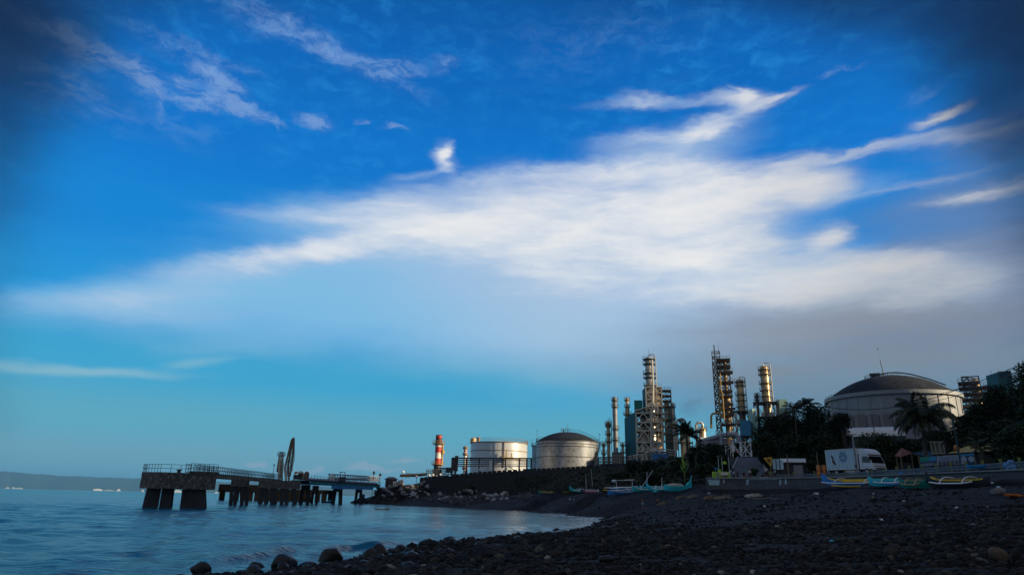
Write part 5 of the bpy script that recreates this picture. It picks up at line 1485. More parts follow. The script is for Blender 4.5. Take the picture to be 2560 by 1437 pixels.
# --- dark pipe frame in front of the tanks
f = Fr(1232, 215, 9.0, 1160)
t = thing('pipe_rack', 'dark steel pipe rack running in front of the flat topped tank', 'pipe rack', f.o, f.rz)
for px in (1130, 1140, 1166, 1198, 1234, 1264, 1299, 1318, 1329):
    q = f.L(px, 1144.5)
    MB().bar((q.x, 0, 0), (q.x, 0, q.z), .32).bar((q.x, 3.5, 0), (q.x, 3.5, q.z), .32).bar((q.x, -.1, q.z), (q.x, 3.6, q.z), .25).build('portal_frame', 'dark_steel', t)
mb = MB()
for y, ly, w_ in ((1144.5, 0, .42), (1155, 0, .26), (1159.5, 0, .24), (1164, 0, .24), (1144.5, 3.5, .35), (1150, 1.5, .3)):
    mb.bar(f.L(1130, y, ly), f.L(1330, y + 1.2, ly), w_)
mb.build('pipe_beam', 'dark_steel', t)
mb = MB()
railing(mb, [f.L(1143, 1171, -.5), f.L(1295, 1173, -.5)], 1.2, 2.2, .09)
mb.bar(f.L(1272, 1165, -.3), f.L(1290, 1178, -.3), .25)
mb.build('railing', 'steel', t)
mb = MB().box(tuple(f.L(1135, 1160, 1)), (1.4, 1.2, 3.8)).box(tuple(f.L(1141, 1158, 1.5)), (1.0, 1.2, 4.6))
for k in range(6): mb.bar(f.L(1129 + k * 2.3, 1150, -.4), f.L(1129 + k * 2.3, 1178, -.4), .12)
mb.build('switch_cabinet', 'brown_steel', t)
a, b_ = f.L(1223, 1180, -.7), f.L(1230, 1150.5, -.7)
t = single('white_panel', MB().box((0, 0, (b_.z - 0) / 2), (b_.x - a.x, .35, b_.z)).box((0, .25, b_.z / 2), (b_.x - a.x - .15, .3, b_.z * .96)), 'white_clean', 'upright blank white panel in the dark pipe rack before the flat topped tank', 'panel', f.W(Vector(((a.x + b_.x) / 2, -.7, 0))), f.rz)
def floodlight(px, py, D, label, h=None):
    p = P(px, py, D)
    zg = ground(p.x, p.y)
    t = thing('floodlight', label, 'floodlight', (p.x, p.y, zg), -math.atan2(p.x, p.y), 'round floodlights along the bank')
    H_ = p.z - zg
    MB().tube([(0, 0, 0), (0, 0, H_ - .3)], .07, 6).build('pole', 'dark_steel', t)
    MB().blob((0, 0, H_), (.42, .42, .42), 10, 8).build('lamp_globe', 'lamp_glass', t, True)
floodlight(1264.5, 1170.5, 210, 'white globe lamp on a short pole in front of the flat topped tank')
floodlight(1008, 1179, 235, 'white globe lamp on a thin pole left of the chimney')
floodlight(1041.5, 1191, 226, 'cream globe lamp at the crest of the rocky bank')
floodlight(1200.5, 1174, 211, 'white globe lamp beside the upright white panel')
# pipes left of the chimney
f = Fr(1090, 236, 8.0, 1180)
t = thing('pipe_rack', 'tangle of low pipes round the foot of the fat chimney', 'pipe rack', f.o, f.rz)
mb = MB(); mb2 = MB()
r_ = random.Random(12)
for k in range(16):
    px = 1067 + k * 4.6
    q = f.L(px, 1172 + (k % 3) * 2, 0)
    mb.bar((q.x, 0, -1), (q.x, 0, q.z), .2)
    if k % 2: mb2.blob((q.x + .3, -.4, q.z - 1.4 - r_.uniform(0, .8)), (.45, .4, .4), 8, 6)
for y in (1172, 1176, 1180, 1184):
    mb.bar(f.L(1066, y + 2), f.L(1139, y), .2)
mb.box(tuple(f.L(1093, 1178, 3)), (3, 2, 1.2)).box(tuple(f.L(1122, 1174, 4)), (2, 2, 1.6)).box(tuple(f.L(1107, 1170, 4)), (6, .4, .4))
mb.build('frame', 'dark_steel', t)
mb2.build('valve', 'white', t)
mb = MB()
for k in range(3): mb.tube([f.L(1000, 1186 + k * 2.2, k), f.L(1035, 1186 + k * 2, k), f.L(1067, 1182 + k * 2.5, k)], .2, 6)
mb.bar(f.L(1016, 1194), f.L(1016, 1183), .4).bar(f.L(1022, 1194), f.L(1022, 1183), .3)
mb.bar(f.L(1016, 1183), f.L(1070, 1185), .22).bar(f.L(1010, 1190), f.L(1060, 1178.5), .08)
mb.build('pipe', 'dark_steel', t, True)
# hut at the landfall
p = gz(978, 229, 1200)
t = thing('guard_hut', 'small dark gatehouse with a flat pitched roof where the trestle meets the bank', 'hut', (p.x, p.y, p.z - .2), -math.atan2(p.x, p.y))
MB().box((0, 0, 1.2), (3.6, 3, 2.4)).build('wall', 'shed', t)
MB().hexa([(-2.2, -1.9, 2.4), (2.2, -1.9, 2.4), (2.2, 1.9, 2.4), (-2.2, 1.9, 2.4)], [(-.8, -.2, 3.2), (.8, -.2, 3.2), (.8, .2, 3.2), (-.8, .2, 3.2)]).build('roof', 'dark_steel', t)
MB().box((.9, -1.51, 1.3), (.35, .06, 1.0)).box((1.5, -1.51, 1.3), (.35, .06, 1.0)).build('window', 'lamp_glass', t)
for px, y, D, label in ((934, 1181, 228, 'taller lamp post with a round head at the shore end of the trestle'), (950, 1186, 228, 'shorter lamp post beside the guard hut')):
    p = P(px, y, D); zg = ground(p.x, p.y)
    t = thing('lamp_post', label, 'lamp post', (p.x, p.y, zg), -math.atan2(p.x, p.y))
    MB().tube([(0, 0, 0), (0, 0, p.z - zg)], .09, 6).build('pole', 'dark_steel', t)
    MB().blob((.1, 0, p.z - zg), (.4, .3, .5), 8, 6).build('lamp_head', 'dark_steel', t)
# low pipe bridge and kiosk between the domed tank and the stacks
f = Fr(1525, 200, 11, 1150)
t = thing('pipe_rack', 'low dark pipe bridge between domed tank and slender stack', 'pipe rack', f.o, f.rz)
mb = MB()
for y, ly in ((1143, 0), (1147, 1), (1152, 0), (1156, 1), (1160, 0)):
    mb.bar(f.L(1494, y, ly), f.L(1572, y - 2, ly), .3)
for px in (1496, 1515, 1535, 1555, 1570): mb.bar((f.L(px, 1143).x, 0, 0), (f.L(px, 1143).x, 0, f.L(px, 1142).z), .3)
mb.build('frame', 'dark_steel', t)
f = Fr(1541, 196, 11, 1145)
t = thing('switch_kiosk', 'dark boxy switch cabinet with barred front below the slender stack', 'cabinet', f.o, f.rz)
a, b_ = f.L(1530, 1160), f.L(1555, 1130)
MB().box(((a.x + b_.x) / 2, 1.5, b_.z / 2), (b_.x - a.x, 3, b_.z)).build('cabinet', 'dark_steel', t)
mb = MB()
for k in range(6): mb.bar((a.x + .2 + k * .48, -.06, .5), (a.x + .2 + k * .48, -.06, b_.z - .3), .08)
for k in range(4): mb.bar((a.x + .1, -.1, 1 + k * .8), (b_.x - .1, -.1, 1 + k * .8), .07)
mb.build('louvre', 'steel', t)

# --- tower and box beyond the trees on the right
f = Fr(2432, 226, 11, 970)
t = thing('lattice_tower', 'dark lattice tower with overhanging decks beyond the trees, right of the huge tank', 'lattice tower', f.o, f.rz)
xa, xb = f.L(2408, 970).x, f.L(2424, 970).x
xc, xd = f.L(2448, 950).x, f.L(2472, 965).x
zl = [f.L(2430, y).z for y in (1100, 1060, 1030, 1013, 997, 983, 968, 955, 941)]
lattice(MB(), xa, xc, 0, 6, [0] + zl[1:], .3, .2, 'V').build('steel_frame', 'dark_steel', t)
lattice(MB(), xa, xb, -1, 1, [zl[3]] + zl[5:], .2, .12, 'D').build('stair_mast', 'dark_steel', t)
mb = MB()
for k, z in enumerate(zl[2:8]):
    xe = xd if k >= 2 and k < 5 else xc
    mb.box(((xa - 1.2 + xe) / 2, 3, z), (xe - xa + 1.4, 7.5, .5)); railing(mb, [(xa - 1.2, -.8, z + .3), (xe, -.8, z + .3)], 1.0, 1.4, .09)
for k in (4, 5): mb.bar((xd - .3, 0, zl[k]), (xd - .3, 0, zl[k + 1]), .22)
mb.bar((xc, 0, zl[5]), (xd, 0, zl[6]), .2).bar((xc, 0, zl[4]), (xd, 0, zl[5]), .2)
mb.build('deck', 'dark_steel', t)
q = f.L(2434, 945, 2)
MB().lathe([(1.3, 0), (1.3, q.z - 1), (.6, q.z)], 18, (q.x, 3, 0)).build('vessel', 'column', t, True)
f, t, zt = panel_box('clad_box', 'teal clad tower house with a dark upper band above the trees on the right', 2477, 2527, 930, 1010, 234, 8, 'teal', 2500, cat='tower house')
a, b_ = f.L(2477, 940, 4.8), f.L(2527, 930, .6); s = f.L(2500, 935)
z_ = f.L(2500, 946).z
MB().hexa([(a.x - .1, 4.8, z_), (s.x, -.1, z_), (b_.x + .1, .5, z_), (b_.x + .1, 8.1, z_)], [(a.x - .1, 4.8, zt + .1), (s.x, -.1, zt + .3), (b_.x + .1, .5, zt + .3), (b_.x + .1, 8.1, zt + .3)]).build('dark_band', 'teal_dark', t)
mb = MB()
for px in (2477, 2496, 2520, 2524): 
    q = f.L(px, 930, 2); mb.bar((q.x, 2, zt), (q.x, 2, zt + 1.2), .12)
mb.build('roof_post', 'dark_steel', t)

# faint dark smoke drifting off the plant between the main structure and the lattice tower
m = bpy.data.materials.new('dark_smoke'); m.use_nodes = True
nt5 = m.node_tree
for n in list(nt5.nodes): nt5.nodes.remove(n)
o5 = nt5.nodes.new('ShaderNodeOutputMaterial'); v5 = nt5.nodes.new('ShaderNodeVolumePrincipled')
t5 = nt5.nodes.new('ShaderNodeTexCoord'); l5 = nt5.nodes.new('ShaderNodeVectorMath'); l5.operation = 'LENGTH'
n5 = nt5.nodes.new('ShaderNodeTexNoise'); n5.inputs['Scale'].default_value = 2.2; n5.inputs['Detail'].default_value = 5
nt5.links.new(t5.outputs['Object'], l5.inputs[0]); nt5.links.new(t5.outputs['Object'], n5.inputs['Vector'])
r5 = nt5.nodes.new('ShaderNodeMapRange'); nt5.links.new(l5.outputs['Value'], r5.inputs[0])
for q_, v_ in enumerate((0.1, 0.95, 1.0, 0.0)): r5.inputs[q_ + 1].default_value = v_
r6 = nt5.nodes.new('ShaderNodeMapRange'); nt5.links.new(n5.outputs['Fac'], r6.inputs[0])
for q_, v_ in enumerate((0.4, 0.7, 0.0, 0.11)): r6.inputs[q_ + 1].default_value = v_
x5 = nt5.nodes.new('ShaderNodeMath'); x5.operation = 'MULTIPLY'
nt5.links.new(r5.outputs[0], x5.inputs[0]); nt5.links.new(r6.outputs[0], x5.inputs[1]); nt5.links.new(x5.outputs[0], v5.inputs['Density'])
v5.inputs['Color'].default_value = (.2, .2, .22, 1)
nt5.links.new(v5.outputs[0], o5.inputs['Volume'])
MT['dark_smoke'] = m
sm = MB().blob((0, 0, 0), (1, 1, 1), 16, 10).build('smoke', m)
p5 = P(1722, 1016, 262); sm.location = p5; sm.scale = (7.0, 5, 4.6); sm.rotation_euler = (0, R(-20), 0)
sm['kind'] = 'stuff'; sm['label'] = 'faint dark smoke drifting between the plant towers'
# ------------------------------------------------------------------ walls, road, ramp
def ribbon(name, m, pts_l, pts_r, dz=0.0, kind='structure'):
    mb = MB(); n = len(pts_l)
    mb.add([tuple(p + up * dz) for p in pts_l] + [tuple(p + up * dz) for p in pts_r], [(i, i + 1, n + i + 1, n + i)[::-1] for i in range(n - 1)])
    o = mb.build(name, m)
    o['kind'] = kind
    return o
def dense(pl, n=6):
    out = []
    for (a, A_), (b_, B_) in zip(pl[:-1], pl[1:]):
        for k in range(n):
            t_ = k / n; out.append((a + (b_ - a) * t_, A_ + (B_ - A_) * t_))
    return out + [pl[-1]]
wl = dense(WALL); rc = dense(ROADC)
ZW = 5.12
pw = [gp(px, D, ZW) for px, D in wl]
# promenade and road sheets just above the ground sheet
pin = [gp(px, D + .35, ZW - .03) for px, D in wl]
def rd(D_off, z): return [gp(px, D + D_off, z) for px, D in rc]
rl_ = rd(-1.2, ZW + .0)
n_p = min(len(pin), len(rl_))
mb = MB(); 
a = [gp(px, np.interp(px, [q[0] for q in WALL], [q[1] for q in WALL]) + .3, ZW - .04) for px in range(1766, 2700, 20)]
c = [gp(px, np.interp(px, [q[0] for q in ROADC], [q[1] for q in ROADC]) - .6, ZW + .02) for px in range(1766, 2700, 20)]
n = len(a)
mb.add([tuple(p) for p in a] + [tuple(p) for p in c], [(n + i, n + i + 1, i + 1, i)[::-1] for i in range(n - 1)])
mb.build('promenade', 'paving')['kind'] = 'structure'
a = [gp(px, np.interp(px, [q[0] for q in ROADC], [q[1] for q in ROADC]) - .6, ZW + .14) for px in range(1792, 2700, 20)]
c = [gp(px, np.interp(px, [q[0] for q in ROADC], [q[1] for q in ROADC]) + 6.5, ZW + .5) for px in range(1792, 2700, 20)]
n = len(a)
mb = MB().add([tuple(p) for p in a] + [tuple(p) for p in c], [(n + i, n + i + 1, i + 1, i)[::-1] for i in range(n - 1)])
mb.build('road', 'asphalt')['kind'] = 'structure'
mb = MB()
for i in range(n - 1):
    mb.bar(a[i] - up * .12, a[i + 1] - up * .12, .2, .3)
mb.build('kerb', 'kerb')['kind'] = 'structure'
# ramp up to the gate
rp_ = []
for s in (-1, 1):
    row = []
    for k in range(25):
        t_ = k / 24; D = 94 + (151 - 94) * t_
        px = np.interp(D, [q[1] for q in RAMP], [q[0] for q in RAMP]); z = np.interp(D, [q[1] for q in RAMP], [q[2] for q in RAMP])
        hw = 2.35 + .5 * (1 - t_)
        p = gp(px, D, z + .12)
        row.append(Vector((p.x + s * hw, p.y, p.z)))
    rp_.append(row)
n = 25
MB().add([tuple(p) for p in rp_[0]] + [tuple(p) for p in rp_[1]], [(n + i, n + i + 1, i + 1, i)[::-1] for i in range(n - 1)]).build('ramp', 'asphalt')['kind'] = 'structure'
mb = MB()
for row in rp_:
    for i in range(n - 1): mb.bar(row[i] + up * .02, row[i + 1] + up * .02, .22, .2)
mb.build('ramp_kerb', 'kerb')['kind'] = 'structure'

t = thing('sea_wall', 'long low grey concrete sea wall along the promenade with pale paint streaks', 'sea wall', pw[0])
mb = MB()
for i in range(len(pw) - 1):
    p, q = pw[i] - pw[0], pw[i + 1] - pw[0]
    dr = Vector((q.x - p.x, q.y - p.y, 0)).normalized(); nn = Vector((-dr.y, dr.x, 0))
    fo = .55
    lo0, lo1 = -2.6, -2.6
    mb.hexa([p - nn * fo + up * lo0, q - nn * fo + up * lo1, q + nn * .5 + up * lo1, p + nn * .5 + up * lo0], [p - nn * .0, q - nn * .0, q + nn * .45, p + nn * .45])
mb.build('wall', 'seawall', t)
mb = MB()
for i in range(len(pw) - 1):
    p, q = pw[i] - pw[0], pw[i + 1] - pw[0]
    mb.bar(p + up * .05, q + up * .05, .3, .1)
mb.build('coping', 'kerb', t)
# paint streaks that show on the wall face
def onwall(px, f_):
    D = np.interp(px, [q[0] for q in WALL], [q[1] for q in WALL])
    p = gp(px, D - .012 - .56 * f_, ZW - 2.6 * f_) - pw[0]
    return p
mb = MB()
for (p0, p1, q0, q1, f0, f1) in ((1866, 1873, 1861, 1866, 0, .42), (1872, 1944, 1872, 1944, .0, .045), (1948, 1952, 1946, 1950, 0, .5), (1962, 1966, 1958, 1963, 0, .5), (1768, 1800, 1772, 1796, .02, .3), (1808, 1812, 1806, 1809, .02, .2)):
    k = 6
    A_ = [onwall(p0 + (p1 - p0) * i / k, f0) for i in range(k + 1)]; B_ = [onwall(q0 + (q1 - q0) * i / k, f1) for i in range(k + 1)]
    mb.add(A_ + B_, [(k + 1 + i, k + 2 + i, i + 1, i) for i in range(k)])
mb.build('paint_streak', mat('pale_paint_streak', (0.34, 0.48, 0.52), .8, 0, .3, 2), t)
# perimeter wall on the bank, stepped top
BW = [(1052, 1193, 226), (1120, 1187, 218), (1180, 1180.5, 212), (1240, 1176, 207), (1300, 1172, 203), (1350, 1170.5, 198), (1400, 1168, 193), (1440, 1165.5, 189), (1480, 1163, 185), (1520, 1160, 180), (1566, 1158.5, 172)]
bw = [P(*q) for q in BW]
t = thing('bank_wall', 'dark stone boundary wall with a notched top along the crest of the bank', 'stone wall', bw[0])
mb = MB(); mc = MB()
acc = 0
for p, q in zip(bw[:-1], bw[1:]):
    p0, q0 = p - bw[0], q - bw[0]
    g0, g1 = ground(p.x, p.y) - bw[0].z - 1.6, ground(q.x, q.y) - bw[0].z - 1.6
    dr = Vector((q0.x - p0.x, q0.y - p0.y, 0)).normalized(); nn = Vector((-dr.y, dr.x, 0))
    lo0, lo1 = Vector((p0.x, p0.y, min(g0, p0.z - 2.2))), Vector((q0.x, q0.y, min(g1, q0.z - 2.2)))
    mb.hexa([lo0 - nn * .9, lo1 - nn * .9, lo1 + nn * .6, lo0 + nn * .6], [p0 - nn * .3 - up * .45, q0 - nn * .3 - up * .45, q0 + nn * .3 - up * .45, p0 + nn * .3 - up * .45])
    L_ = (q0 - p0).length
    s_ = acc
    while s_ < L_:
        a, e_ = p0.lerp(q0, s_ / L_), p0.lerp(q0, min(1, (s_ + 1.05) / L_))
        mc.bar(a - up * .24, e_ - up * .24, .62, .47)
        s_ += 1.75
    acc = s_ - L_
mb.build('wall', 'stone', t); mc.build('merlon', 'stone', t)

# ------------------------------------------------------------------ guard rail, posts
gl = [(1925, 90), (1985, 88), (2037, 85), (2114, 81), (2181, 76), (2215, 74), (2244, 72), (2276, 70), (2309, 68), (2344, 65.7), (2381, 64), (2420, 62), (2462, 60), (2508, 57.7), (2556, 55.6), (2610, 53)]
GL = [gp(px, D, 5.55) for px, D in gl]
GL = [Vector((p.x, p.y, 5.2)) for p in GL]
t = thing('guard_rail', 'long dull steel guard rail between the promenade and the road', 'guard rail', GL[0])
mb = MB()
for p, q in zip(GL[:-1], GL[1:]):
    for dz_, w_ in ((.62, .12), (.48, .07), (.34, .12)):
        mb.bar(p - GL[0] + up * dz_, q - GL[0] + up * dz_, .07 if w_ < .1 else .1, w_)
mb.build('rail_beam', 'rail', t)
ordn = ['before the dark trees left of the truck', 'left of the two orange drums', 'beside the orange drums', 'below the rear of the truck', 'below the truck cab door', 'below the truck bumper', 'just right of the truck', 'below the red peaked roof', 'left of the green and blue banner', 'at the green and blue banner', 'below the left end of the text banner', 'below the text banner', 'below the dark blue banner', 'right of the banners', 'near the blue sack, close to the photo edge', 'beyond the photo edge']
proto = None
for i, p in enumerate(GL[:-1]):
    if proto is None:
        t = thing('guard_post', '', 'guard post', p, 0, 'yellow green guard rail posts')
        MB().box((0, .1, .4), (.2, .16, .96)).build('post', 'post_yellow', t)
        MB().box((0, .1, .93), (.26, .22, .1)).build('cap', 'post_yellow', t)
        proto = t
    else:
        t = copy_tree(proto); t.location = p
    t['label'] = 'yellow green guard rail post ' + ordn[i]
    t.rotation_euler = (0, 0, -math.atan2(p.x, p.y))

# ------------------------------------------------------------------ gate at the top of the ramp
f = Fr(1858, 152, 12.0, 1140)
t = thing('gate', 'open white steel gate with diagonal braces at the top of the ramp', 'gate', f.o, f.rz)
mb = MB()
xs_ = [f.L(px, 1130).x for px in (1832, 1852, 1864, 1879)]
zt_, zb_ = 3.1, .1
for x in xs_: mb.bar((x, 0, 0), (x, 0, zt_), .2)
mb.bar((xs_[3] - .1, 0, 0), (xs_[3] - .1, 0, zt_ + .9), .26)
mb.bar((xs_[0], 0, zt_), (xs_[3], 0, zt_), .1).bar((xs_[0], 0, zt_ * .5), (xs_[3], 0, zt_ * .5), .08).bar((xs_[1], 0, zb_ + .1), (xs_[3], 0, zb_ + .1), .1)
mb.bar((xs_[1], 0, zt_), (xs_[3], 0, zb_), .18).bar((xs_[1], 0, zb_), (xs_[3], 0, zt_), .18).bar((xs_[0], 0, zt_), (xs_[1], 0, zb_), .18)
mb.build('frame', 'white_clean', t)
MB().box((f.L(1831.5, 1130).x + .2, -.15, 1.7), (.62, .1, 1.3)).box((f.L(1853, 1130).x, -.15, 1.6), (.6, .1, 1.3)).build('notice_plate', 'white_clean', t)
MB().box((f.L(1843, 1133).x, .1, 1.2), (.5, .1, .7)).build('red_plate', 'pink', t)
mb = MB()
for px in (1814, 1820, 1826): 
    q = f.L(px, 1128); mb.bar((q.x, .6, 0), (q.x, .6, 2.4), .1)
mb.bar((f.L(1812, 1120).x, .6, 2.3), (f.L(1834, 1120).x, .6, 2.5), .1).bar((f.L(1812, 1120).x, .6, 1.2), (f.L(1834, 1120).x, .6, 2.5), .1)
mb.build('side_frame', 'white_clean', t)

# ------------------------------------------------------------------ signs by the ramp
f = Fr(1924, 91, 5.4, 1165)
t = thing('warning_sign', 'inverted triangle sign with a thick yellow border and dark red centre', 'road sign', f.o, f.rz)
a, b_, c = f.L(1908, 1144), f.L(1931, 1142), f.L(1928, 1167)
a, b_, c = [Vector((v.x, 0, v.z)) for v in (a, b_, c)]
ctr = (a + b_ + c) / 3
MB().slab([(v.x, v.z) for v in (a, b_, c)][::-1], -.03, .03).build('border', 'sign_yellow', t)
MB().slab([(ctr.x + (v.x - ctr.x) * .55, ctr.z + (v.z - ctr.z) * .55) for v in (a, b_, c)][::-1], -.04, -.031).build('centre', 'sign_red', t)
MB().bar((c.x - .05, .08, 0), (c.x - .05, .08, a.z - .1), .08).build('post', 'wood', t)
f = Fr(1945, 91, 5.4, 1165)
t = thing('info_board', 'pale blue rounded board split by two dark bars beside the triangle sign', 'board', f.o, f.rz)
a, b_ = f.L(1933, 1173), f.L(1957, 1147)
xm = (a.x + b_.x) / 2
def rrect(x0, x1, z0, z1, r):
    out = []
    for cx, cz, s in ((x1 - r, z1 - r, 0), (x0 + r, z1 - r, 90), (x0 + r, z0 + r, 180), (x1 - r, z0 + r, 270)):
        for k in range(5):
            an = R(s + k * 22.5); out.append((cx + r * math.cos(an), cz + r * math.sin(an)))
    return out
MB().slab(rrect(a.x, b_.x, a.z, b_.z, .16), -.04, .04).build('board', 'board_blue', t)
w3 = (b_.x - a.x) / 3
MB().box((a.x + w3, -.055, (a.z + b_.z) / 2), (.09, .03, b_.z - a.z)).box((a.x + 2 * w3, -.055, (a.z + b_.z) / 2), (.09, .03, b_.z - a.z)).build('divider_bar', 'black_paint', t)
mb = MB()
for k in range(9): mb.box((xm, -.045, a.z + .2 + k * .12), (b_.x - a.x - .3, .006, .035))
mb.build('print_lines', 'grey_mark', t)
MB().bar((a.x + .2, .1, 0), (a.x + .2, .1, a.z + .3), .1).bar((b_.x - .2, .1, 0), (b_.x - .2, .1, a.z + .3), .1).build('post', 'shed', t)
# dark sheds behind
for (p0, p1, y0, y1, D, m_, label) in ((1957, 2010, 1156, 1190, 104, 'shed', 'long dark shed wall behind the pale blue board'), (1985, 2006, 1162, 1182, 102, 'rib', 'small pinkish grey panel leaning on the dark shed')):
    f = Fr((p0 + p1) / 2, D, gz((p0 + p1) / 2, D).z, (y0 + y1) / 2)
    a, b_ = f.L(p0, y1), f.L(p1, y0)
    t = thing('shed' if m_ == 'shed' else 'panel', label, 'shed' if m_ == 'shed' else 'panel', f.o, f.rz)
    dp = 3 if m_ == 'shed' else .12
    MB().box(((a.x + b_.x) / 2, dp / 2, b_.z / 2), (b_.x - a.x, dp, b_.z)).build('wall', m_, t)
    if m_ == 'shed': MB().hexa([(a.x - .3, -.4, b_.z), (b_.x + .3, -.4, b_.z), (b_.x + .3, 3.3, b_.z), (a.x - .3, 3.3, b_.z)], [(a.x - .3, -.4, b_.z + .1), (b_.x + .3, -.4, b_.z + .1), (b_.x + .3, 3.3, b_.z + .8), (a.x - .3, 3.3, b_.z + .8)]).build('roof', 'steel', t)
# orange drums
for k, (px, label) in enumerate(((2046.5, 'rusty orange drum, left of a pair behind the truck'), (2060, 'rusty orange drum, right of a pair touching the rear of the truck'))):
    f = Fr(px, 84.5, 5.3, 1175)
    h = f.L(px, 1162).z
    t = thing('barrel', label, 'drum', f.o, f.rz, 'orange drums')
    MB().lathe([(.2, 0), (.23, .05), (.23, h * .3), (.25, h * .33), (.23, h * .36), (.23, h * .63), (.25, h * .66), (.23, h * .69), (.23, h - .05), (.2, h)], 16).build('body', 'orange', t, True)
    MB().lathe([(.22, h - .02), (.22, h + .03)], 14).build('lid', 'rusty', t)

# ------------------------------------------------------------------ flag poles, slide, fence at the left end
for k, (px, yt, label) in enumerate(((1795.5, 1143, 'thin grey flag pole, leftmost of three, with a dark lamp on top'), (1804, 1142, 'thin grey flag pole with a lime flag, middle one of three'), (1821, 1140, 'thin grey flag pole nearest the ramp, no flag'))):
    f = Fr(px, 88, ZW, yt)
    h = f.L(px, yt).z
    t = thing('flag_pole', label, 'flag pole', f.o, f.rz, 'flag poles by the ramp')
    MB().tube([(0, 0, 0), (0, 0, h)], [.05, .035], 7).build('pole', 'steel_pale', t)
    MB().blob((0, 0, h + .08), (.1, .1, .1) if k else (.22, .2, .16), 8, 6).build('finial', 'dark_steel', t)
    if k == 1:
        z = f.L(px, 1154).z
        MB().add([(.05, 0, z), (.35, .06, z + .12), (.6, -.04, z - .1), (.5, .03, z - .3), (.3, -.05, z - .22), (.05, .03, z - .35)] + [(.05, .04, z), (.35, .1, z + .12), (.6, 0, z - .1), (.5, .07, z - .3), (.3, -.01, z - .22), (.05, .07, z - .35)], [(0, 5, 4, 1), (1, 4, 3, 2), (7, 10, 11, 6), (8, 9, 10, 7)]).build('flag', 'lime', t)
f = Fr(1793, 87.5, ZW, 1190)
t = thing('play_slide', 'lime green moulded slide with a blue platform behind the yellow fence', 'slide', f.o, f.rz)
a, b_ = f.L(1784, 1200), f.L(1802, 1172)
MB().slab([(a.x, 0.05), (b_.x, .05), (b_.x, b_.z * .98), (b_.x - .35, b_.z), (a.x + .55, b_.z * .62), (a.x + .15, b_.z * .5), (a.x, .35)], 0, .75).build('body', 'lime', t)
MB().slab([(b_.x - .75, b_.z * .9), (b_.x - .3, b_.z * .98), (b_.x - .3, b_.z * 1.18), (b_.x - .75, b_.z * 1.12)], .1, .65).build('platform', 'blue', t)
f = Fr(1802, 86.9, ZW, 1195)
t = thing('picket_fence', 'short fence of yellow and grey posts at the top of the sea wall', 'fence', f.o, f.rz)
mb = MB(); mb2 = MB()
for k in range(8):
    q = f.L(1784 + k * 5.6, 1196)
    (mb if k % 3 != 2 else mb2).lathe([(.13, 0), (.13, .72), (.05, .86)], 8, (q.x, 0, 0))
mb.build('post', 'lime', t); mb2.build('post', 'kerb', t)
MB().bar((f.L(1784, 1196).x, 0, .35), (f.L(1824, 1196).x, 0, .35), .08).blob((f.L(1807, 1193).x, -.1, .5), (.3, .25, .25), 8, 6, .1).blob((f.L(1816, 1193).x, -.1, .5), (.35, .25, .25), 8, 6, .1).build('rail', 'steel', t)
# planter kerb with bush on the promenade
f = Fr(1886, 88.2, ZW, 1195)
t = thing('planter', 'low pale kerbed planter with small shrub on the promenade', 'planter', f.o, f.rz)
MB().box((0, .8, .2), (3.2, 1.6, .4)).build('kerb_box', 'kerb', t)
MB().box((0, .8, .41), (2.9, 1.3, .04)).build('soil', 'stone', t)

# ------------------------------------------------------------------ truck
f = Fr(2144, 83.0, 5.62, 1180)
ang = f.rz - R(40)
fo = f.o + f.n * 1.0
t = thing('box_truck', 'pale box truck with wind deflector and white cab parked on the road', 'truck', fo, ang)
# local: x forward, y left, z up
BL, BW_, = 4.5, 2.2
MB().box((-1.15, 0, 1.95), (BL, BW_, 2.35)).build('cargo_box', 'truck_box', t)
mb = MB()
for x in (-3.4, 1.1):
    for y in (-BW_ / 2, BW_ / 2): mb.bar((x, y, .78), (x, y, 3.14), .08)
for y in (-BW_ / 2, BW_ / 2): mb.bar((-3.4, y, 3.12), (1.1, y, 3.12), .09); mb.bar((-3.4, y, 1.22), (1.1, y, 1.22), .05); mb.bar((-3.4, y, .8), (1.1, y, .8), .08)
mb.build('box_edging', 'white', t)
mb = MB()
for k in range(9): mb.box((-3.0 + k * .5, -BW_ / 2 - .006, 1.95), (.02, .016, 2.2))
mb.build('panel_seam', 'grey_mark', t)
MB().box((-3.42, 0, 2.0), (.03, 2.0, 2.1)).build('rear_door', 'truck_box', t)
MB().box((1.72, -1.062, 1.5), (.02, .012, 1.3)).box((2.3, -1.062, 1.0), (.9, .012, .02)).build('door_gap', 'rubber', t)
# prints on the side facing the camera (y negative side)
ys_ = -BW_ / 2 - .012
def diamond(cx, cz, w_, h_, y):
    return [(cx + w_ * math.cos(a_), y, cz + h_ * math.sin(a_)) for a_ in np.linspace(0, 6.2832, 9)[:-1]]
mb = MB(); mb.add(diamond(-.85, 2.2, .62, .62, ys_), [tuple(range(8))])
mb.add([(-1.3, ys_ - .003, 2.75), (-1.15, ys_ - .003, 2.6), (-1.0, ys_ - .003, 2.95)], [(0, 1, 2)]).add([(-.7, ys_ - .003, 2.95), (-.55, ys_ - .003, 2.6), (-.4, ys_ - .003, 2.75)], [(0, 1, 2)])
mb.build('faded_emblem', 'grey_mark', t)
mb = MB()
mb.add([(-2.55, ys_, 2.55), (-2.3, ys_, 2.3), (-2.25, ys_, 1.9), (-1.95, ys_, 1.35), (-2.35, ys_, 1.4), (-2.5, ys_, 1.75), (-2.45, ys_, 2.1), (-2.65, ys_, 2.35)], [tuple(range(8))])
mb.build('red_print', 'dark_red', t)
mb = MB(); mb.add([(-.9 + .25 * math.cos(a_), ys_ - .004, 2.15 + .06 * math.sin(a_)) for a_ in np.linspace(0, 6.28, 9)[:-1]], [tuple(range(8))]).build('emblem_bar', 'truck_box', t)
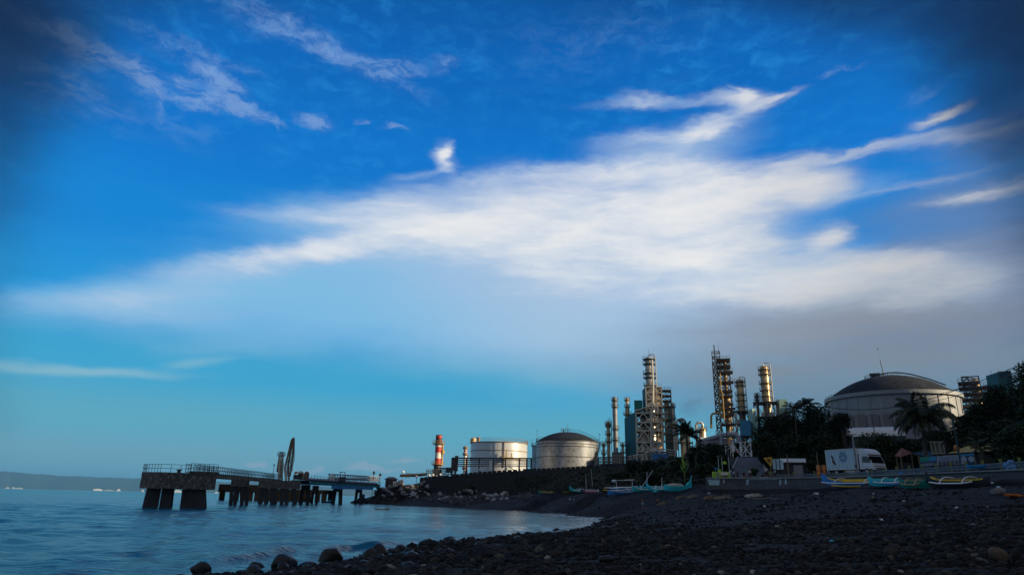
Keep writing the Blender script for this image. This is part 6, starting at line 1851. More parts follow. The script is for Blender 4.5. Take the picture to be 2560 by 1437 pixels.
# cab
cp_ = [(1.3, .75), (1.3, 2.35), (1.55, 2.42), (2.35, 2.38), (2.6, 2.25), (2.95, 1.45), (3.02, 1.3), (3.05, .72)]
MB().slab([(x, z) for x, z in cp_][::-1], -1.05, 1.05).build('cab', 'truck_white', t)
MB().add([(2.635, -.92, 2.2), (2.635, .92, 2.2), (2.985, .95, 1.42), (2.985, -.95, 1.42)], [(0, 1, 2, 3)][::1]).add([(2.66, -.92, 2.2), (2.66, .92, 2.2), (3.01, .95, 1.42), (3.01, -.95, 1.42)], [(3, 2, 1, 0), (0, 1, 2, 3)]).build('windscreen', 'glass_dark', t)
for s in (-1, 1):
    MB().slab([(1.75, 1.5), (2.86, 1.44), (2.55, 2.16), (1.75, 2.2)], s * 1.06 - .008, s * 1.06 + .008).build('door_window', 'glass_dark', t)
mb = MB()
dfl = [(1.1, 2.45), (1.1, 3.1), (1.4, 3.13), (2.0, 3.02), (2.45, 2.75), (2.62, 2.45)]
MB().slab(dfl[::-1], -.98, .98).build('wind_deflector', 'truck_white', t)
MB().box((2.55, 0, 2.42), (.34, 2.1, .05)).build('sun_visor', 'white', t)
MB().box((1.2, 0, 1.9), (.12, 1.9, 2.2)).build('cab_gap', 'rubber', t)
MB().box((3.06, 0, .82), (.14, 2.12, .34)).build('bumper', 'truck_white', t)
mb = MB().box((3.14, 0, .8), (.03, 1.2, .16))
for k in range(4): mb.box((3.06, -.55 + k * .36, 1.08), (.03, .2, .07))
mb.build('grille', 'rubber', t)
for s in (-1, 1):
    MB().box((3.05, s * .82, 1.12), (.06, .3, .18)).build('headlight', 'lamp_glass', t)
    MB().bar((2.8, s * 1.05, 2.1), (3.0, s * 1.32, 2.15), .04).box((3.0, s * 1.34, 1.95), (.08, .2, .42)).build('mirror', 'rubber', t)
MB().box((-.4, 0, .62), (6.0, .9, .2)).build('chassis', 'dark_steel', t)
MB().box((-.2, -.75, .5), (1.3, .35, .45)).box((.75, -.75, .5), (.4, .35, .4)).build('fuel_tank', 'steel', t)
for (x, y) in ((2.2, -.92), (2.2, .92), (-2.1, -.92), (-2.1, .92)):
    o = MB().tube([(x, y - .14, .42), (x, y + .14, .42)], .42, 20).build('wheel', 'rubber', t, True)
    MB().tube([(x, y - .16 * (1 if y < 0 else -1), .42), (x, y, .42)], .22, 12).build('rim', 'steel', o)
MB().box((-3.3, -1.0, .68), (.1, .3, .5)).build('mud_flap', 'truck_box', t)

# ------------------------------------------------------------------ utility poles and wires
def pole(label, px, ytop, D, r_=.12, zb=None, cross=True, m='wood', cat='utility pole', name='utility_pole', group=None):
    f = Fr(px, D, 0, ytop)
    zb = gz(px, D).z if zb is None else zb
    f.o.z = zb
    h = f.L(px, ytop).z
    t = thing(name, label, cat, f.o, f.rz, group)
    MB().tube([(0, 0, -.2), (0, 0, h)], [r_, r_ * .7], 8).build('pole', m, t, True)
    if cross:
        MB().bar((-.8, 0, h - .4), (.8, 0, h - .4), .1).build('crossarm', 'wood', t)
        mb = MB()
        for x in (-.7, -.3, .3, .7): mb.lathe([(.05, 0), (.05, .14), (.02, .18)], 6, (x, 0, h - .35))
        mb.build('insulator', 'kerb', t)
    return f, t, h
f, t, h = pole('grey concrete pole with a rusty foot standing in front of the truck', 2131, 1086, 80, .13, 5.2, False, 'kerb')
MB().box((-.05, -.2, 1.4), (.26, .12, .26)).bar((0, 0, h), (.5, 0, h + .1), .06).build('bracket', 'dark_steel', t)
MB().box((.12, .05, .35), (.34, .34, .8)).build('pole_foot', 'rusty', t)
fp2, tp2, hp2 = pole('thin dark teal street lamp pole right of the big palm', 2382, 1046, 66, .09, 5.2, False, 'teal_dark', 'lamp post', 'lamp_post')
MB().bar((0, 0, hp2), (-.7, 0, hp2 + .15), .06).box((-.9, 0, hp2 + .12), (.5, .2, .1)).build('lamp_arm', 'dark_steel', tp2)
pole('thin weathered post between the dark shed and the orange drums', 2041, 1128, 86, .06, 5.2, False, 'wood', 'post', 'post')
pole('brown weathered post right of the pale blue board', 1967, 1134, 95, .09, None, False, 'wood', 'post', 'post')
pole('slim lamp standard rising in front of the ribbed bays', 2181, 1044, 110, .09, None, False, 'dark_steel', 'lamp post', 'lamp_post')
f, t, h = pole('thin dark pole standing left of the gate ramp, before the grey duct', 1813.5, 1046, 120, .09, None, False, 'dark_steel', 'pole', 'pole')
def wire(label, a, b_, sag, r_=.035):
    mid = [a.lerp(b_, k / 14) - up * (sag * 4 * (k / 14) * (1 - k / 14)) - a for k in range(15)]
    return single('power_line', MB().tube(mid, r_, 5), 'wire', label, 'power line', a, 0, 'power lines from the right')
wire('topmost power line coming down from beyond the photo edge past the teal tower house', P(2600, 890, 70), P(2330, 988, 160), .5, .05)
wire('second power line from the top, running across the lattice tower beyond the trees', P(2600, 902, 70), P(2330, 1003, 160), .6, .05)
wire('lowest power line sagging across the front of the huge tank', P(2420, 962, 80), P(2060, 1016, 100), 1.4, .045)

# ------------------------------------------------------------------ roadside huts and banners
f = Fr(2258, 96, gz(2258, 96).z, 1130)
t = thing('kiosk', 'open kiosk under a faded red peaked roof right of the truck', 'kiosk', f.o, f.rz)
a, b_, c, d_ = f.L(2236, 1139), f.L(2254, 1116.5), f.L(2282, 1131), f.L(2252, 1143)
MB().add([(a.x, .2, a.z), (b_.x, 2, b_.z), (c.x, .6, c.z), (d_.x, -1.2, d_.z), (c.x - .4, 3.6, c.z), (a.x + .2, 3.6, a.z)], [(0, 3, 1), (3, 2, 1), (2, 4, 1), (4, 5, 1), (5, 0, 1)]).build('roof', 'roof_red', t)
MB().bar((d_.x, -1, 0), (d_.x, -1, d_.z), .12).bar((a.x + .2, .3, 0), (a.x + .2, .3, a.z), .1).bar((c.x - .2, .6, 0), (c.x - .2, .6, c.z), .1).build('post', 'rusty', t)
MB().box(((a.x + c.x) / 2, 3, .9), (c.x - a.x - .4, .1, 1.8)).build('back_wall', 'shed', t)
f = Fr(2350, 98, gz(2350, 98).z, 1120)
t = thing('stall', 'roadside stall with a glazed front panel and dark awning behind the banners', 'stall', f.o, f.rz)
a, b_ = f.L(2328, 1133), f.L(2366, 1103)
MB().box(((a.x + b_.x) / 2, 2, b_.z / 2), (b_.x - a.x, 3.5, b_.z)).build('wall', 'shed', t)
mb = MB().box(((a.x + b_.x) / 2 - .2, .2, (a.z + b_.z) / 2), (b_.x - a.x - .5, .06, b_.z - a.z))
mb.build('glazed_panel', mat('dusty_glass', (.17, .16, .11), .35, 0, .4, 2.2, (.07, .05, .05), .5), t)
mb = MB()
for k in range(4): mb.bar((a.x + .1 + k * (b_.x - a.x - .5) / 3, .12, a.z), (a.x + .1 + k * (b_.x - a.x - .5) / 3, .12, b_.z), .07)
mb.bar((a.x, .12, b_.z), (b_.x - .4, .12, b_.z), .09).bar((a.x, .12, a.z), (b_.x - .4, .12, a.z), .09)
mb.build('frame', 'steel', t)
q = f.L(2280, 1121); q2 = f.L(2334, 1126)
MB().hexa([(q.x, -.6, q.z - .9), (q2.x, -.6, q2.z - .9), (q2.x, 2, q2.z - .4), (q.x, 2, q.z - .4)], [(q.x, -.6, q.z - .8), (q2.x, -.6, q2.z - .8), (q2.x, 2, q2.z), (q.x, 2, q.z)]).build('awning', 'teal_dark', t)
f = Fr(2430, 100, gz(2430, 100).z, 1120)
t = thing('house', 'low house with a broad yellow ochre roof under the dark trees', 'house', f.o, f.rz)
pts_ = [f.L(2366, 1132), f.L(2388, 1121), f.L(2400, 1119), f.L(2432, 1103), f.L(2482, 1110), f.L(2478, 1130)]
x0, x1 = f.L(2366, 1132).x, f.L(2484, 1130).x
zr, ze = f.L(2440, 1104).z, f.L(2440, 1131).z
MB().add([(x0, -.5, ze - .1), (x1, -.5, ze + .2), (x1 - .3, 3, zr - .3), (x0 + 3.6, 3, zr), (x1, 6.5, ze), (x0, 6.5, ze)], [(0, 1, 2, 3), (2, 4, 5, 3), (0, 3, 5), (1, 4, 2)]).build('roof', 'roof_yellow', t)
MB().box(((x0 + x1) / 2, 3, ze / 2), (x1 - x0 - .8, 5.6, ze)).build('wall', 'shed', t)
q = f.L(2391, 1119, -.6)
MB().lathe([(.35, 0), (.42, .3), (.3, .75), (.1, .9)], 12, (q.x, -.9, q.z - .5)).build('water_drum', 'orange', t, True)
# banners
Db = 84
f = Fr(2368, Db, 5.75, 1150)
t = thing('banner_fence', 'roadside hoarding frame carrying the row of banners', 'hoarding', f.o, f.rz)
a, b_ = f.L(2299, 1160), f.L(2436, 1140)
mb = MB()
for k in range(7):
    x = a.x + (b_.x - a.x) * k / 6; mb.bar((x, .12, 0), (x, .12, f.L(2370, 1136).z), .09)
mb.bar((a.x, .12, f.L(2300, 1143).z), (b_.x, .12, f.L(2436, 1134).z), .08)
mb.build('frame', 'wood', t)
def quad(p0, y0a, y0b, p1, y1a, y1b, ly):
    return [f.L(p0, y0b, ly), f.L(p1, y1b, ly), f.L(p1, y1a, ly), f.L(p0, y0a, ly)]
def banner(name, label, p0, y0a, y0b, p1, y1a, y1b, m, ly=0):
    q = quad(p0, y0a, y0b, p1, y1a, y1b, ly)
    o_ = (q[0] + q[1]) / 2
    t = thing(name, label, 'banner', f.W(o_), f.rz)
    mb = MB().add([v - o_ for v in q] + [v - o_ + Vector((0, .03, 0)) for v in q], [(0, 1, 2, 3), (7, 6, 5, 4), (0, 4, 5, 1), (1, 5, 6, 2), (2, 6, 7, 3), (3, 7, 4, 0)])
    mb.build('cloth', m, t)
    return t, [v - o_ for v in q]
def onb(q, u, v, d=.004):
    p = q[0].lerp(q[1], u).lerp(q[3].lerp(q[2], u), v); return Vector((p.x, p.y - d, p.z))
def patch(mb, q, u0, u1, v0, v1, d=.006):
    return mb.add([onb(q, u0, v0, d), onb(q, u1, v0, d), onb(q, u1, v1, d), onb(q, u0, v1, d)], [(0, 1, 2, 3)])
pb = mat('banner_pale_print', (.3, .4, .52), .8, 0, .12, 2); dkp = mat('banner_dark_print', (.06, .09, .16), .8, 0, .2, 2)
t, q = banner('banner', 'banner with a green and bright blue upper half and dark lower half', 2299, 1141, 1167, 2341, 1140, 1163, dkp)
patch(MB(), q, .02, .57, .5, .98).build('green_print', 'sea_green', t)
patch(MB(), q, .57, .98, .52, .98).build('blue_print', 'girder_blue', t)
mb = MB()
for k in range(6): patch(mb, q, .05 + k * .13, .13 + k * .13, .05, .3)
mb.build('white_print', pb, t)
t, q = banner('banner', 'long pale banner covered in rows of dark lines and faint portraits', 2342, 1140, 1163, 2401, 1136, 1160.5, pb)
mb = MB()
rr = random.Random(5)
for k in range(7): patch(mb, q, .08, .95 - rr.uniform(0, .1), .47 + k * .07, .495 + k * .07)
mb.build('text_lines', dkp, t)
mb = MB()
for k in range(5):
    c_ = onb(q, .14 + k * .18, .24, .01)
    mb.add([c_ + Vector((.22 * math.cos(a_), 0, .26 * math.sin(a_))) for a_ in np.linspace(0, 6.28, 11)[:-1]], [tuple(range(10))])
    patch(mb, q, .07 + k * .18, .2 + k * .18, .0, .12, .01)
mb.build('portrait_print', mat('portrait_print', (.13, .12, .16), .8, 0, .3, 3), t)
t, q = banner('banner', 'dark blue banner with two pale round shapes at the end of the row', 2402, 1134, 1160.5, 2436, 1132, 1158, 'navy')
patch(MB(), q, .0, .95, .82, .97).build('blue_print', 'girder_blue', t)
mb = MB()
for c_ in (onb(q, .22, .5), onb(q, .78, .45)):
    mb.add([c_ + Vector((.3 * math.cos(a_), 0, .34 * math.sin(a_))) for a_ in np.linspace(0, 6.28, 13)[:-1]], [tuple(range(12))])
mb.add([onb(q, 0, .05), onb(q, .35, 0.0), onb(q, 0, .4)], [(0, 1, 2)])
mb.build('pale_print', pb, t)
f = Fr(2528, 56.5, ZW, 1172)
t = single('plastic_sheet', MB().blob((0, 0, .35), (.55, .4, .5), 12, 8, .25).blob((.5, 0, .2), (.4, .3, .3), 10, 7, .25), mat('blue_plastic_sheet', (.12, .25, .45), .45, 0, .25, 3), 'crumpled blue plastic sheet heaped on the promenade near the photo edge', 'plastic sheet', f.o, f.rz)

# ------------------------------------------------------------------ boats
def banca(name, label, p0, p1, D, hull, beam=.75, H=.55, prow=.9, ends=(1, 1), yaw=0.0, sink=0.05, stripe=None, deck='tan_bamboo', arms=(), floats='bamboo', mast=None, keelm=None, group='beached outrigger boats', sides=(-1, 1), reach=1.5, ref_y=1216, zoff=0.0, tilt=0.0, cat='outrigger boat'):
    pm = (p0 + p1) / 2
    if not zoff:      # walk down the line of sight to the shingle it rests on
        for D in np.arange(38.0, 175.0, .5):
            pt = P(pm, ref_y, D)
            if ground(pt.x, pt.y) >= pt.z: break
    pt = P(pm, ref_y, D)
    f = Fr(pm, D, ground(pt.x, pt.y) - sink + zoff, ref_y)
    L_ = f.L(p1, ref_y).x - f.L(p0, ref_y).x
    L_ = L_ / max(.35, math.cos(R(yaw)))
    t = thing(name, label, cat, f.o, f.rz + R(yaw), group)
    t.rotation_euler = (R(tilt), 0, f.rz + R(yaw))
    prow *= .7
    mb, rows = hull_mb(L_, beam, H, prow, 23, .6, 2.2, ends)
    mb.build('hull', hull, t, True)
    if stripe:
        mb = MB()
        for s in (0, 6):
            for r0, r1 in zip(rows[2:-3], rows[3:-2]):
                a, b_ = Vector(r0[s]), Vector(r1[s]); mb.bar(a - up * .04, b_ - up * .04, .07, .1)
        mb.build('gunwale', stripe, t)
    if keelm:
        mb = MB()
        for r0, r1 in zip(rows[3:-4], rows[4:-3]): mb.bar(Vector(r0[3]) + up * .05, Vector(r1[3]) + up * .05, beam * .5, .13)
        mb.build('keel_strip', keelm, t)
    if deck:
        MB().box((0, 0, H + .05), (L_ * .6, beam * .8, .16)).build('deck', deck, t)
    for x in arms:
        pts = []
        rr_ = reach
        for k in range(9):
            u = -1 + k / 4
            if u < 0 and -1 not in sides or u > 0 and 1 not in sides: continue
            pts.append((x * L_ / 2, u * rr_, H + .22 - .5 * abs(u) ** 3))
        MB().tube(pts, .045, 6).build('outrigger_arm', floats, t, True)
    if arms:
        for s in sides:
            xm = [x * L_ / 2 for x in arms]
            MB().tube([(min(xm) - L_ * .16, s * reach, H - .2), (min(xm), s * reach, H - .3), (max(xm), s * reach, H - .3), (max(xm) + L_ * .16, s * reach, H - .18)], .06, 7).build('outrigger_float', floats, t, True)
    if mast:
        for (x, h_, lx) in mast:
            MB().tube([(x * L_, 0, H), (x * L_ + lx, 0, H + h_)], [.045, .03], 6).build('mast', 'bamboo', t)
    return f, t, L_, H
# right hand group
f, t, L_, H = banca('outrigger_boat', 'long blue outrigger boat with yellow decking and a yellow keel in front of the truck', 2052, 2255, 66, 'royal', .95, .62, 1.15, (1, 1.1), -32, .0, 'yellow', 'yellow', (-.45, .3), 'bamboo', None, 'yellow', reach=1.6, ref_y=1218)
MB().box((.7, -.56, H - .08), (L_ * .52, .1, .16)).box((.6, .5, H + .22), (L_ * .5, .08, .1)).build('side_plank', 'yellow', t)
f, t, L_, H = banca('outrigger_boat', 'turquoise and blue boat with its bow pointing at the camera beside the yellow decked boat', 2172, 2292, 62.5, 'cyan', .85, .62, .75, (.8, 1.3), -24, .0, 'turquoise', 'turquoise', (-.2, .35), 'bamboo', ref_y=1220, reach=1.3)
MB().box((.3, -.43, .3), (1.6, .05, .3)).build('blue_patch', 'royal', t)
f, t, L_, H = banca('outrigger_boat', 'dark green boat with tan outrigger poles, right of the turquoise and blue boat', 2250, 2330, 60, 'sea_green', .8, .6, .7, (.7, 1), -20, .0, 'sea_green', 'tan_bamboo', (-.3, .3), 'tan_bamboo', ref_y=1222, reach=1.2)
f, t, L_, H = banca('outrigger_boat', 'black hulled boat with a bright white outrigger float and yellow gunwale', 2316, 2476, 57, 'black_paint', .8, .62, .9, (1.2, .4), -30, .0, 'yellow', 'wood', (-.25, .45), 'bamboo', ref_y=1220, reach=1.4)
banca('dinghy', 'bright cyan upturned dinghy on the promenade edge behind the black boat', 2421, 2474, 60, 'girder_blue', .6, .3, .3, (.6, .6), 2, 0, None, None, (), ref_y=1194, zoff=.75, cat='dinghy', group='beached outrigger boats')
banca('outrigger_boat', 'dark rotting hull lying at the photo edge among the weeds', 2480, 2600, 53, 'shed', .8, .4, .3, (.5, .6), -28, .1, None, 'shed', (), ref_y=1212)
# left hand group
banca('outrigger_boat', 'small green canoe with a yellow gunwale, farthest left on the shingle', 1345, 1397, 150, 'sea_green', .7, .45, .6, (.6, .9), -4, .1, 'yellow', None, (-.3, .3), 'tan_bamboo', ref_y=1233, reach=1.1)
banca('outrigger_boat', 'short olive and yellow canoe left of the long teal prowed boat', 1408, 1433, 133, 'post_yellow', .7, .45, .4, (.6, .6), 0, .1, None, None, (), ref_y=1232)
banca('outrigger_boat', 'long navy boat with a tall teal prow and white decking', 1423, 1512, 127, 'turquoise', .9, .6, 1.0, (1.2, .5), -3, .05, 'navy', 'bamboo', (-.4, .2), 'bamboo', ((-.02, 3.2, -.1), (.16, 4.2, -.25)), ref_y=1230)
banca('outrigger_boat', 'low navy boat with a bright pink side plank', 1452, 1512, 118, 'navy', .8, .5, .4, (.7, .6), 2, .05, None, 'bamboo', (), ref_y=1232)
o = [o_ for o_ in COL.objects if o_.get('label', '').startswith('low navy boat')][0]
MB().hexa([(-1.6, -.5, .12), (1.2, -.5, .2), (1.2, -.42, .2), (-1.6, -.42, .12)], [(-1.9, -.5, .45), (1.2, -.5, .38), (1.2, -.42, .38), (-1.9, -.42, .45)]).build('side_plank', 'pink', o)
MB().box((-.3, -.51, .3), (1.8, .02, .06)).build('white_lettering', 'white_clean', o)
f, t, L_, H = banca('outrigger_boat', 'black and yellow boat with a beige sack on deck behind the blue transom boat', 1497, 1545, 120, 'black_paint', .8, .55, .4, (.6, .6), 0, .05, None, None, (), ref_y=1229)
MB().blob((.2, 0, .62), (.95, .4, .22), 12, 7, .12).build('sack', 'canvas', t)
MB().box((-.1, -.42, .3), (1.7, .04, .16)).build('yellow_strip', 'yellow', t)
f, t, L_, H = banca('outrigger_boat', 'blue boat with a square transom facing the camera and thick white outrigger poles', 1519, 1588, 108, 'royal', 1.0, .75, .35, (-.4, .6), 12, .0, 'girder_blue', 'blue', (-.35, .45), 'bamboo', ref_y=1237, reach=1.2)
for (z0_, z1_, y_) in ((.95, 1.3, -.75), (.55, .95, -1.25)):
    MB().tube([(-L_ * .45, y_, z0_), (0, y_ - .1, (z0_ + z1_) / 2 - .03), (L_ * .55, y_, z1_)], .075, 7).build('outrigger_float', 'bamboo', t, True)
f, t, L_, H = banca('outrigger_boat', 'blue boat under a flat white canopy at the back of the left hand group', 1528, 1590, 121, 'blue', 1.1, .6, .5, (.8, .8), -5, .05, 'bamboo', 'bamboo', (), ref_y=1227)
for x in (-1.2, 1.5):
    for y in (-.4, .4): MB().bar((x, y, .5), (x, y, 1.75), .06).build('canopy_post', 'bamboo', t)
MB().hexa([(-1.6, -.6, 1.7), (1.9, -.6, 1.85), (1.9, .6, 1.85), (-1.6, .6, 1.7)], [(-1.6, -.6, 1.76), (1.9, -.6, 1.98), (1.9, .6, 1.98), (-1.6, .6, 1.76)]).blob((-1.5, 0, 1.65), (.5, .4, .22), 8, 6, .3).build('canopy', 'bamboo', t)
f, t, L_, H = banca('outrigger_boat', 'teal boat with a slanting white spar in the middle of the left hand group', 1580, 1640, 112, 'turquoise', 1.0, .65, .5, (.6, .9), 6, .0, 'turquoise', 'cyan', (-.3, .3), 'bamboo', ((-.1, 2.7, 1.9), (.14, 2.4, .05)), ref_y=1229)
f, t, L_, H = banca('outrigger_boat', 'cyan boat with a raised left prow and white deck cloth', 1615, 1672, 106, 'cyan', .9, .6, 1.0, (1.4, .5), -4, .0, 'turquoise', 'bamboo', (-.1, .4), 'bamboo', ((.2, 1.4, .1),), ref_y=1228)
f, t, L_, H = banca('outrigger_boat', 'bright turquoise boat with a high curved stern and a beige tarpaulin', 1660, 1730, 101, 'cyan', 1.05, .7, 1.0, (.5, 1.5), 3, .0, 'turquoise', None, (), ref_y=1229)
mb = MB()
mb.blob((-.35, 0, .78), (1.25, .5, .32), 16, 9, .06).build('tarpaulin', 'canvas', t, True)
MB().tube([(L_ * .3, .1, .9), (L_ * .47, .1, 1.5), (L_ * .52, .1, 2.2)], [.1, .08, .04], 7).build('stern_post', 'cyan', t, True)

for k, (px, y, w_, m_, label) in enumerate(((1556, 1227, 20, 'canvas', 'beige net bundle heaped between the canopy boat and the teal boat'), (1500, 1229, 18, 'bamboo', 'white folded sheet lying beside the long navy boat'), (1640, 1231, 18, 'turquoise', 'turquoise net heap below the cyan boat prow'), (2310, 1216, 18, 'wood', 'brown rope heap between the dark green and black boats'))):
    for D in np.arange(40.0, 170.0, .5):
        p = P(px, y, D)
        if ground(p.x, p.y) >= p.z: break
    s = w_ / FPX * D * .5
    single('net_heap', MB().blob((0, 0, s * .25), (s, s * .6, s * .4), 12, 8, .22).blob((s * .7, .1, s * .15), (s * .5, s * .4, s * .3), 10, 7, .25), m_, label, 'net heap', (p.x, p.y, ground(p.x, p.y)), k * .8, 'heaps of gear by the boats')
# ------------------------------------------------------------------ people
def skinmesh(V_, E_, rad, name, m, parent, sub=1):
    me = bpy.data.meshes.new(name + '_skeleton')
    me.from_pydata([tuple(v) for v in V_], E_, [])
    ob = bpy.data.objects.new(name + '_tmp', me); COL.objects.link(ob)
    md = ob.modifiers.new('skin', 'SKIN')
    for i, v in enumerate(me.skin_vertices[0].data):
        v.radius = (rad[i], rad[i]); v.use_root = (i == 0)
    md.branch_smoothing = 0.6; md.use_smooth_shade = True
    s_ = ob.modifiers.new('sub', 'SUBSURF'); s_.levels = sub; s_.render_levels = sub
    dg = bpy.context.evaluated_depsgraph_get(); dg.update()
    out = bpy.data.meshes.new_from_object(ob.evaluated_get(dg)); out.name = name
    bpy.data.objects.remove(ob); bpy.data.meshes.remove(me)
    out.materials.clear(); out.materials.append(MT[m])
    o = bpy.data.objects.new(name, out); COL.objects.link(o); o.parent = parent
    return o
def person(label, px, ytop, D, zb, yaw=0.0, shirt=None, shorts='cloth_dark', lean=0.0, stride=.18, arm=(.1, -.1), bend=.15, sit=False, load=None, skin='skin'):
    f = Fr(px, D, zb, ytop)
    Ht = f.L(px, ytop).z
    k = Ht / 1.72 / (math.cos(lean) * .6 + .4)
    t = thing('person', label, 'person', f.o, f.rz + yaw, 'people on the shore')
    def sc_(v): return (v[0] * k, v[1] * k, v[2] * k)
    sl, cl = math.sin(lean), math.cos(lean)
    def tors(y, z, x=0): # x forward
        return (x * cl + (z - .92) * sl, y, .92 + (z - .92) * cl - x * sl)
    V_ = [(0, 0, .92), tors(0, 1.15), tors(0, 1.36), tors(0, 1.48), tors(0, 1.56, .02), tors(0, 1.68, .03)]
    rad = [.125, .115, .13, .06, .085, .075]
    E_ = [(0, 1), (1, 2), (2, 3), (3, 4), (4, 5)]
    def addc(start, pts, rs):
        prev = start
        for p, r_ in zip(pts, rs):
            V_.append(p); rad.append(r_); E_.append((prev, len(V_) - 1)); prev = len(V_) - 1
        return prev
    for s, st in ((1, stride), (-1, -stride)):
        addc(0, [(0, s * .1, .86), (st * .5 + .04, s * .11, .48), (st - .05, s * .11, .1), (st + .1, s * .12, .035)], [.105, .07, .045, .035])
    hands = []
    for s, an in ((1, arm[0]), (-1, arm[1])):
        sh = tors(s * .19, 1.40)
        elb = (sh[0] + math.sin(an) * .28, s * .25, sh[2] - math.cos(an) * .28)
        wr = (elb[0] + math.sin(an + bend * 2) * .25, s * .25, elb[2] - math.cos(an + bend * 2) * .25)
        i_ = addc(2, [sh, elb, wr], [.058, .042, .03])
        d_ = Vector(wr) - Vector(elb); d_.normalize()
        pal = Vector(wr) + d_ * .07
        i_ = addc(i_, [tuple(pal)], [.033])
        sidev = Vector((1, 0, 0)) - d_ * d_.x; sidev.normalize()
        for q, (off, ln) in enumerate(((-.03, .06), (-.01, .075), (.01, .07), (.03, .055))):
            b0 = pal + sidev * off + d_ * .02
            addc(i_, [tuple(b0), tuple(b0 + d_ * ln * .6), tuple(b0 + d_ * ln + Vector((0, -s * .015, 0)))], [.011, .010, .008])
        b0 = Vector(wr) + d_ * .04 + sidev * .035
        addc(i_, [tuple(b0), tuple(b0 + sidev * .03 + d_ * .03)], [.012, .010])
    V_ = [sc_(v) for v in V_]; rad = [r_ * k for r_ in rad]
    body = skinmesh(V_, E_, rad, 'body', skin, t)
    hd = Vector(tors(0, 1.66, .02)) * k
    MB().blob((hd.x - .025 * k, 0, hd.z + .02 * k), (.105 * k, .09 * k, .10 * k), 12, 8, .04).build('hair', 'hair', t, True)
    mb = MB()
    mb.blob(tuple(Vector(tors(0, 1.625, .115)) * k), (.014 * k, .012 * k, .02 * k), 6, 5)
    for s in (-1, 1): mb.blob(tuple(Vector(tors(s * .085, 1.63, .0)) * k), (.02 * k, .012 * k, .03 * k), 6, 5)
    mb.build('face_features', skin, t, True)
    mb = MB()
    for s in (-1, 1): mb.blob(tuple(Vector(tors(s * .032, 1.655, .098)) * k), (.012 * k, .014 * k, .009 * k), 6, 5)
    mb.blob(tuple(Vector(tors(0, 1.585, .1)) * k), (.01 * k, .025 * k, .007 * k), 6, 5)
    mb.build('eyes_and_mouth', 'hair', t, True)
    sv = [(0, 0, .95)]; se = []; sr = [.145]
    for s, st in ((1, stride), (-1, -stride)):
        sv += [(0, s * .1, .86), (st * .45 + .04, s * .112, .52)]; sr += [.125, .098]
        n_ = len(sv); se += [(0, n_ - 2), (n_ - 2, n_ - 1)]
    skinmesh([sc_(v) for v in sv], se, [r_ * k for r_ in sr], 'shorts', shorts, t)
    if shirt:
        sv = [(0, 0, .97), tors(0, 1.15), tors(0, 1.36), tors(0, 1.44)]; sr = [.14, .135, .15, .09]; se = [(0, 1), (1, 2), (2, 3)]
        for s, an in ((1, arm[0]), (-1, arm[1])):
            sh = tors(s * .19, 1.40); e_ = (sh[0] + math.sin(an) * .2, s * .24, sh[2] - math.cos(an) * .2)
            sv += [sh, e_]; sr += [.078, .066]; n_ = len(sv); se += [(2, n_ - 2), (n_ - 2, n_ - 1)]
        skinmesh([sc_(v) for v in sv], se, [r_ * k for r_ in sr], 'shirt', shirt, t)
    return t, k
p = P(1608, 1271, 89); 
person('boy with bare sunburnt back and pale shorts walking down the shingle', 1607, 1243.5, 89, ground(p.x, p.y), R(200), None, 'cloth_blue', .28, .2, (.5, -.2))
p = P(1643, 1266, 92)
person('slim bare chested boy standing right of the boy with pale shorts', 1643, 1243, 92, ground(p.x, p.y), R(60), None, 'cloth_dark', .05, .1, (.2, .1))
person('person in a white and blue shirt on the promenade by the flag poles', 1833.5, 1175.5, 87.6, ZW, R(-90), 'cloth_blue', 'cloth_dark', 0, .05)
person('person in dark clothes between the white shirted and teal shirted people', 1843, 1176.5, 88, ZW, R(80), 'cloth_dark', 'cloth_dark', 0, .1)
person('person in a teal shirt standing at the edge of the sea wall', 1858.5, 1168, 87.2, ZW, R(-95), 'cloth_teal', 'cloth_dark', 0, .06, (.15, -.15))
person('person in a white top with dark bag right of the teal shirt', 1873, 1171, 87.8, ZW, R(-60), 'cloth_white', 'cloth_dark', .1, .12)
person('person in a white top and pale cap beside the triangle sign', 1914, 1164.5, 92.5, 5.35, R(-90), 'cloth_white', 'cloth_dark', 0, .08)
person('person in a loose white shirt striding in front of the pale blue board', 1936, 1171.5, 89.5, 5.25, R(20), 'cloth_white', 'cloth_dark', .08, .3, (.4, -.4))
person('small figure in dark clothes left of the yellow fence', 1775.5, 1189, 90.5, gz(1775, 90.5).z, R(-90), 'cloth_dark', 'cloth_white', 0, .05)
# motorbike parked by the triangle sign
f = Fr(1918, 93.5, 5.4, 1185)
t = thing('motorbike', 'dark motorbike parked behind the person in the pale cap', 'motorbike', f.o, f.rz + .3)
for x in (-.6, .62):
    o = MB().tube([(x, -.05, .3), (x, .05, .3)], .3, 18).build('wheel', 'rubber', t, True)
MB().tube([(-.6, 0, .35), (-.1, 0, .5), (.3, 0, .75), (.5, 0, .95)], [.08, .13, .1, .04], 8).box((.02, 0, .45), (.5, .2, .35)).build('frame', 'dark_steel', t, True)
MB().box((-.3, 0, .78), (.65, .22, .1)).build('seat', 'rubber', t)
MB().tube([(.62, 0, .3), (.48, 0, 1.0)], .04, 6).bar((.46, -.3, 1.02), (.46, .3, 1.02), .04).build('fork', 'steel', t)
MB().blob((.58, 0, .85), (.1, .1, .1), 8, 6).build('headlight', 'lamp_glass', t)
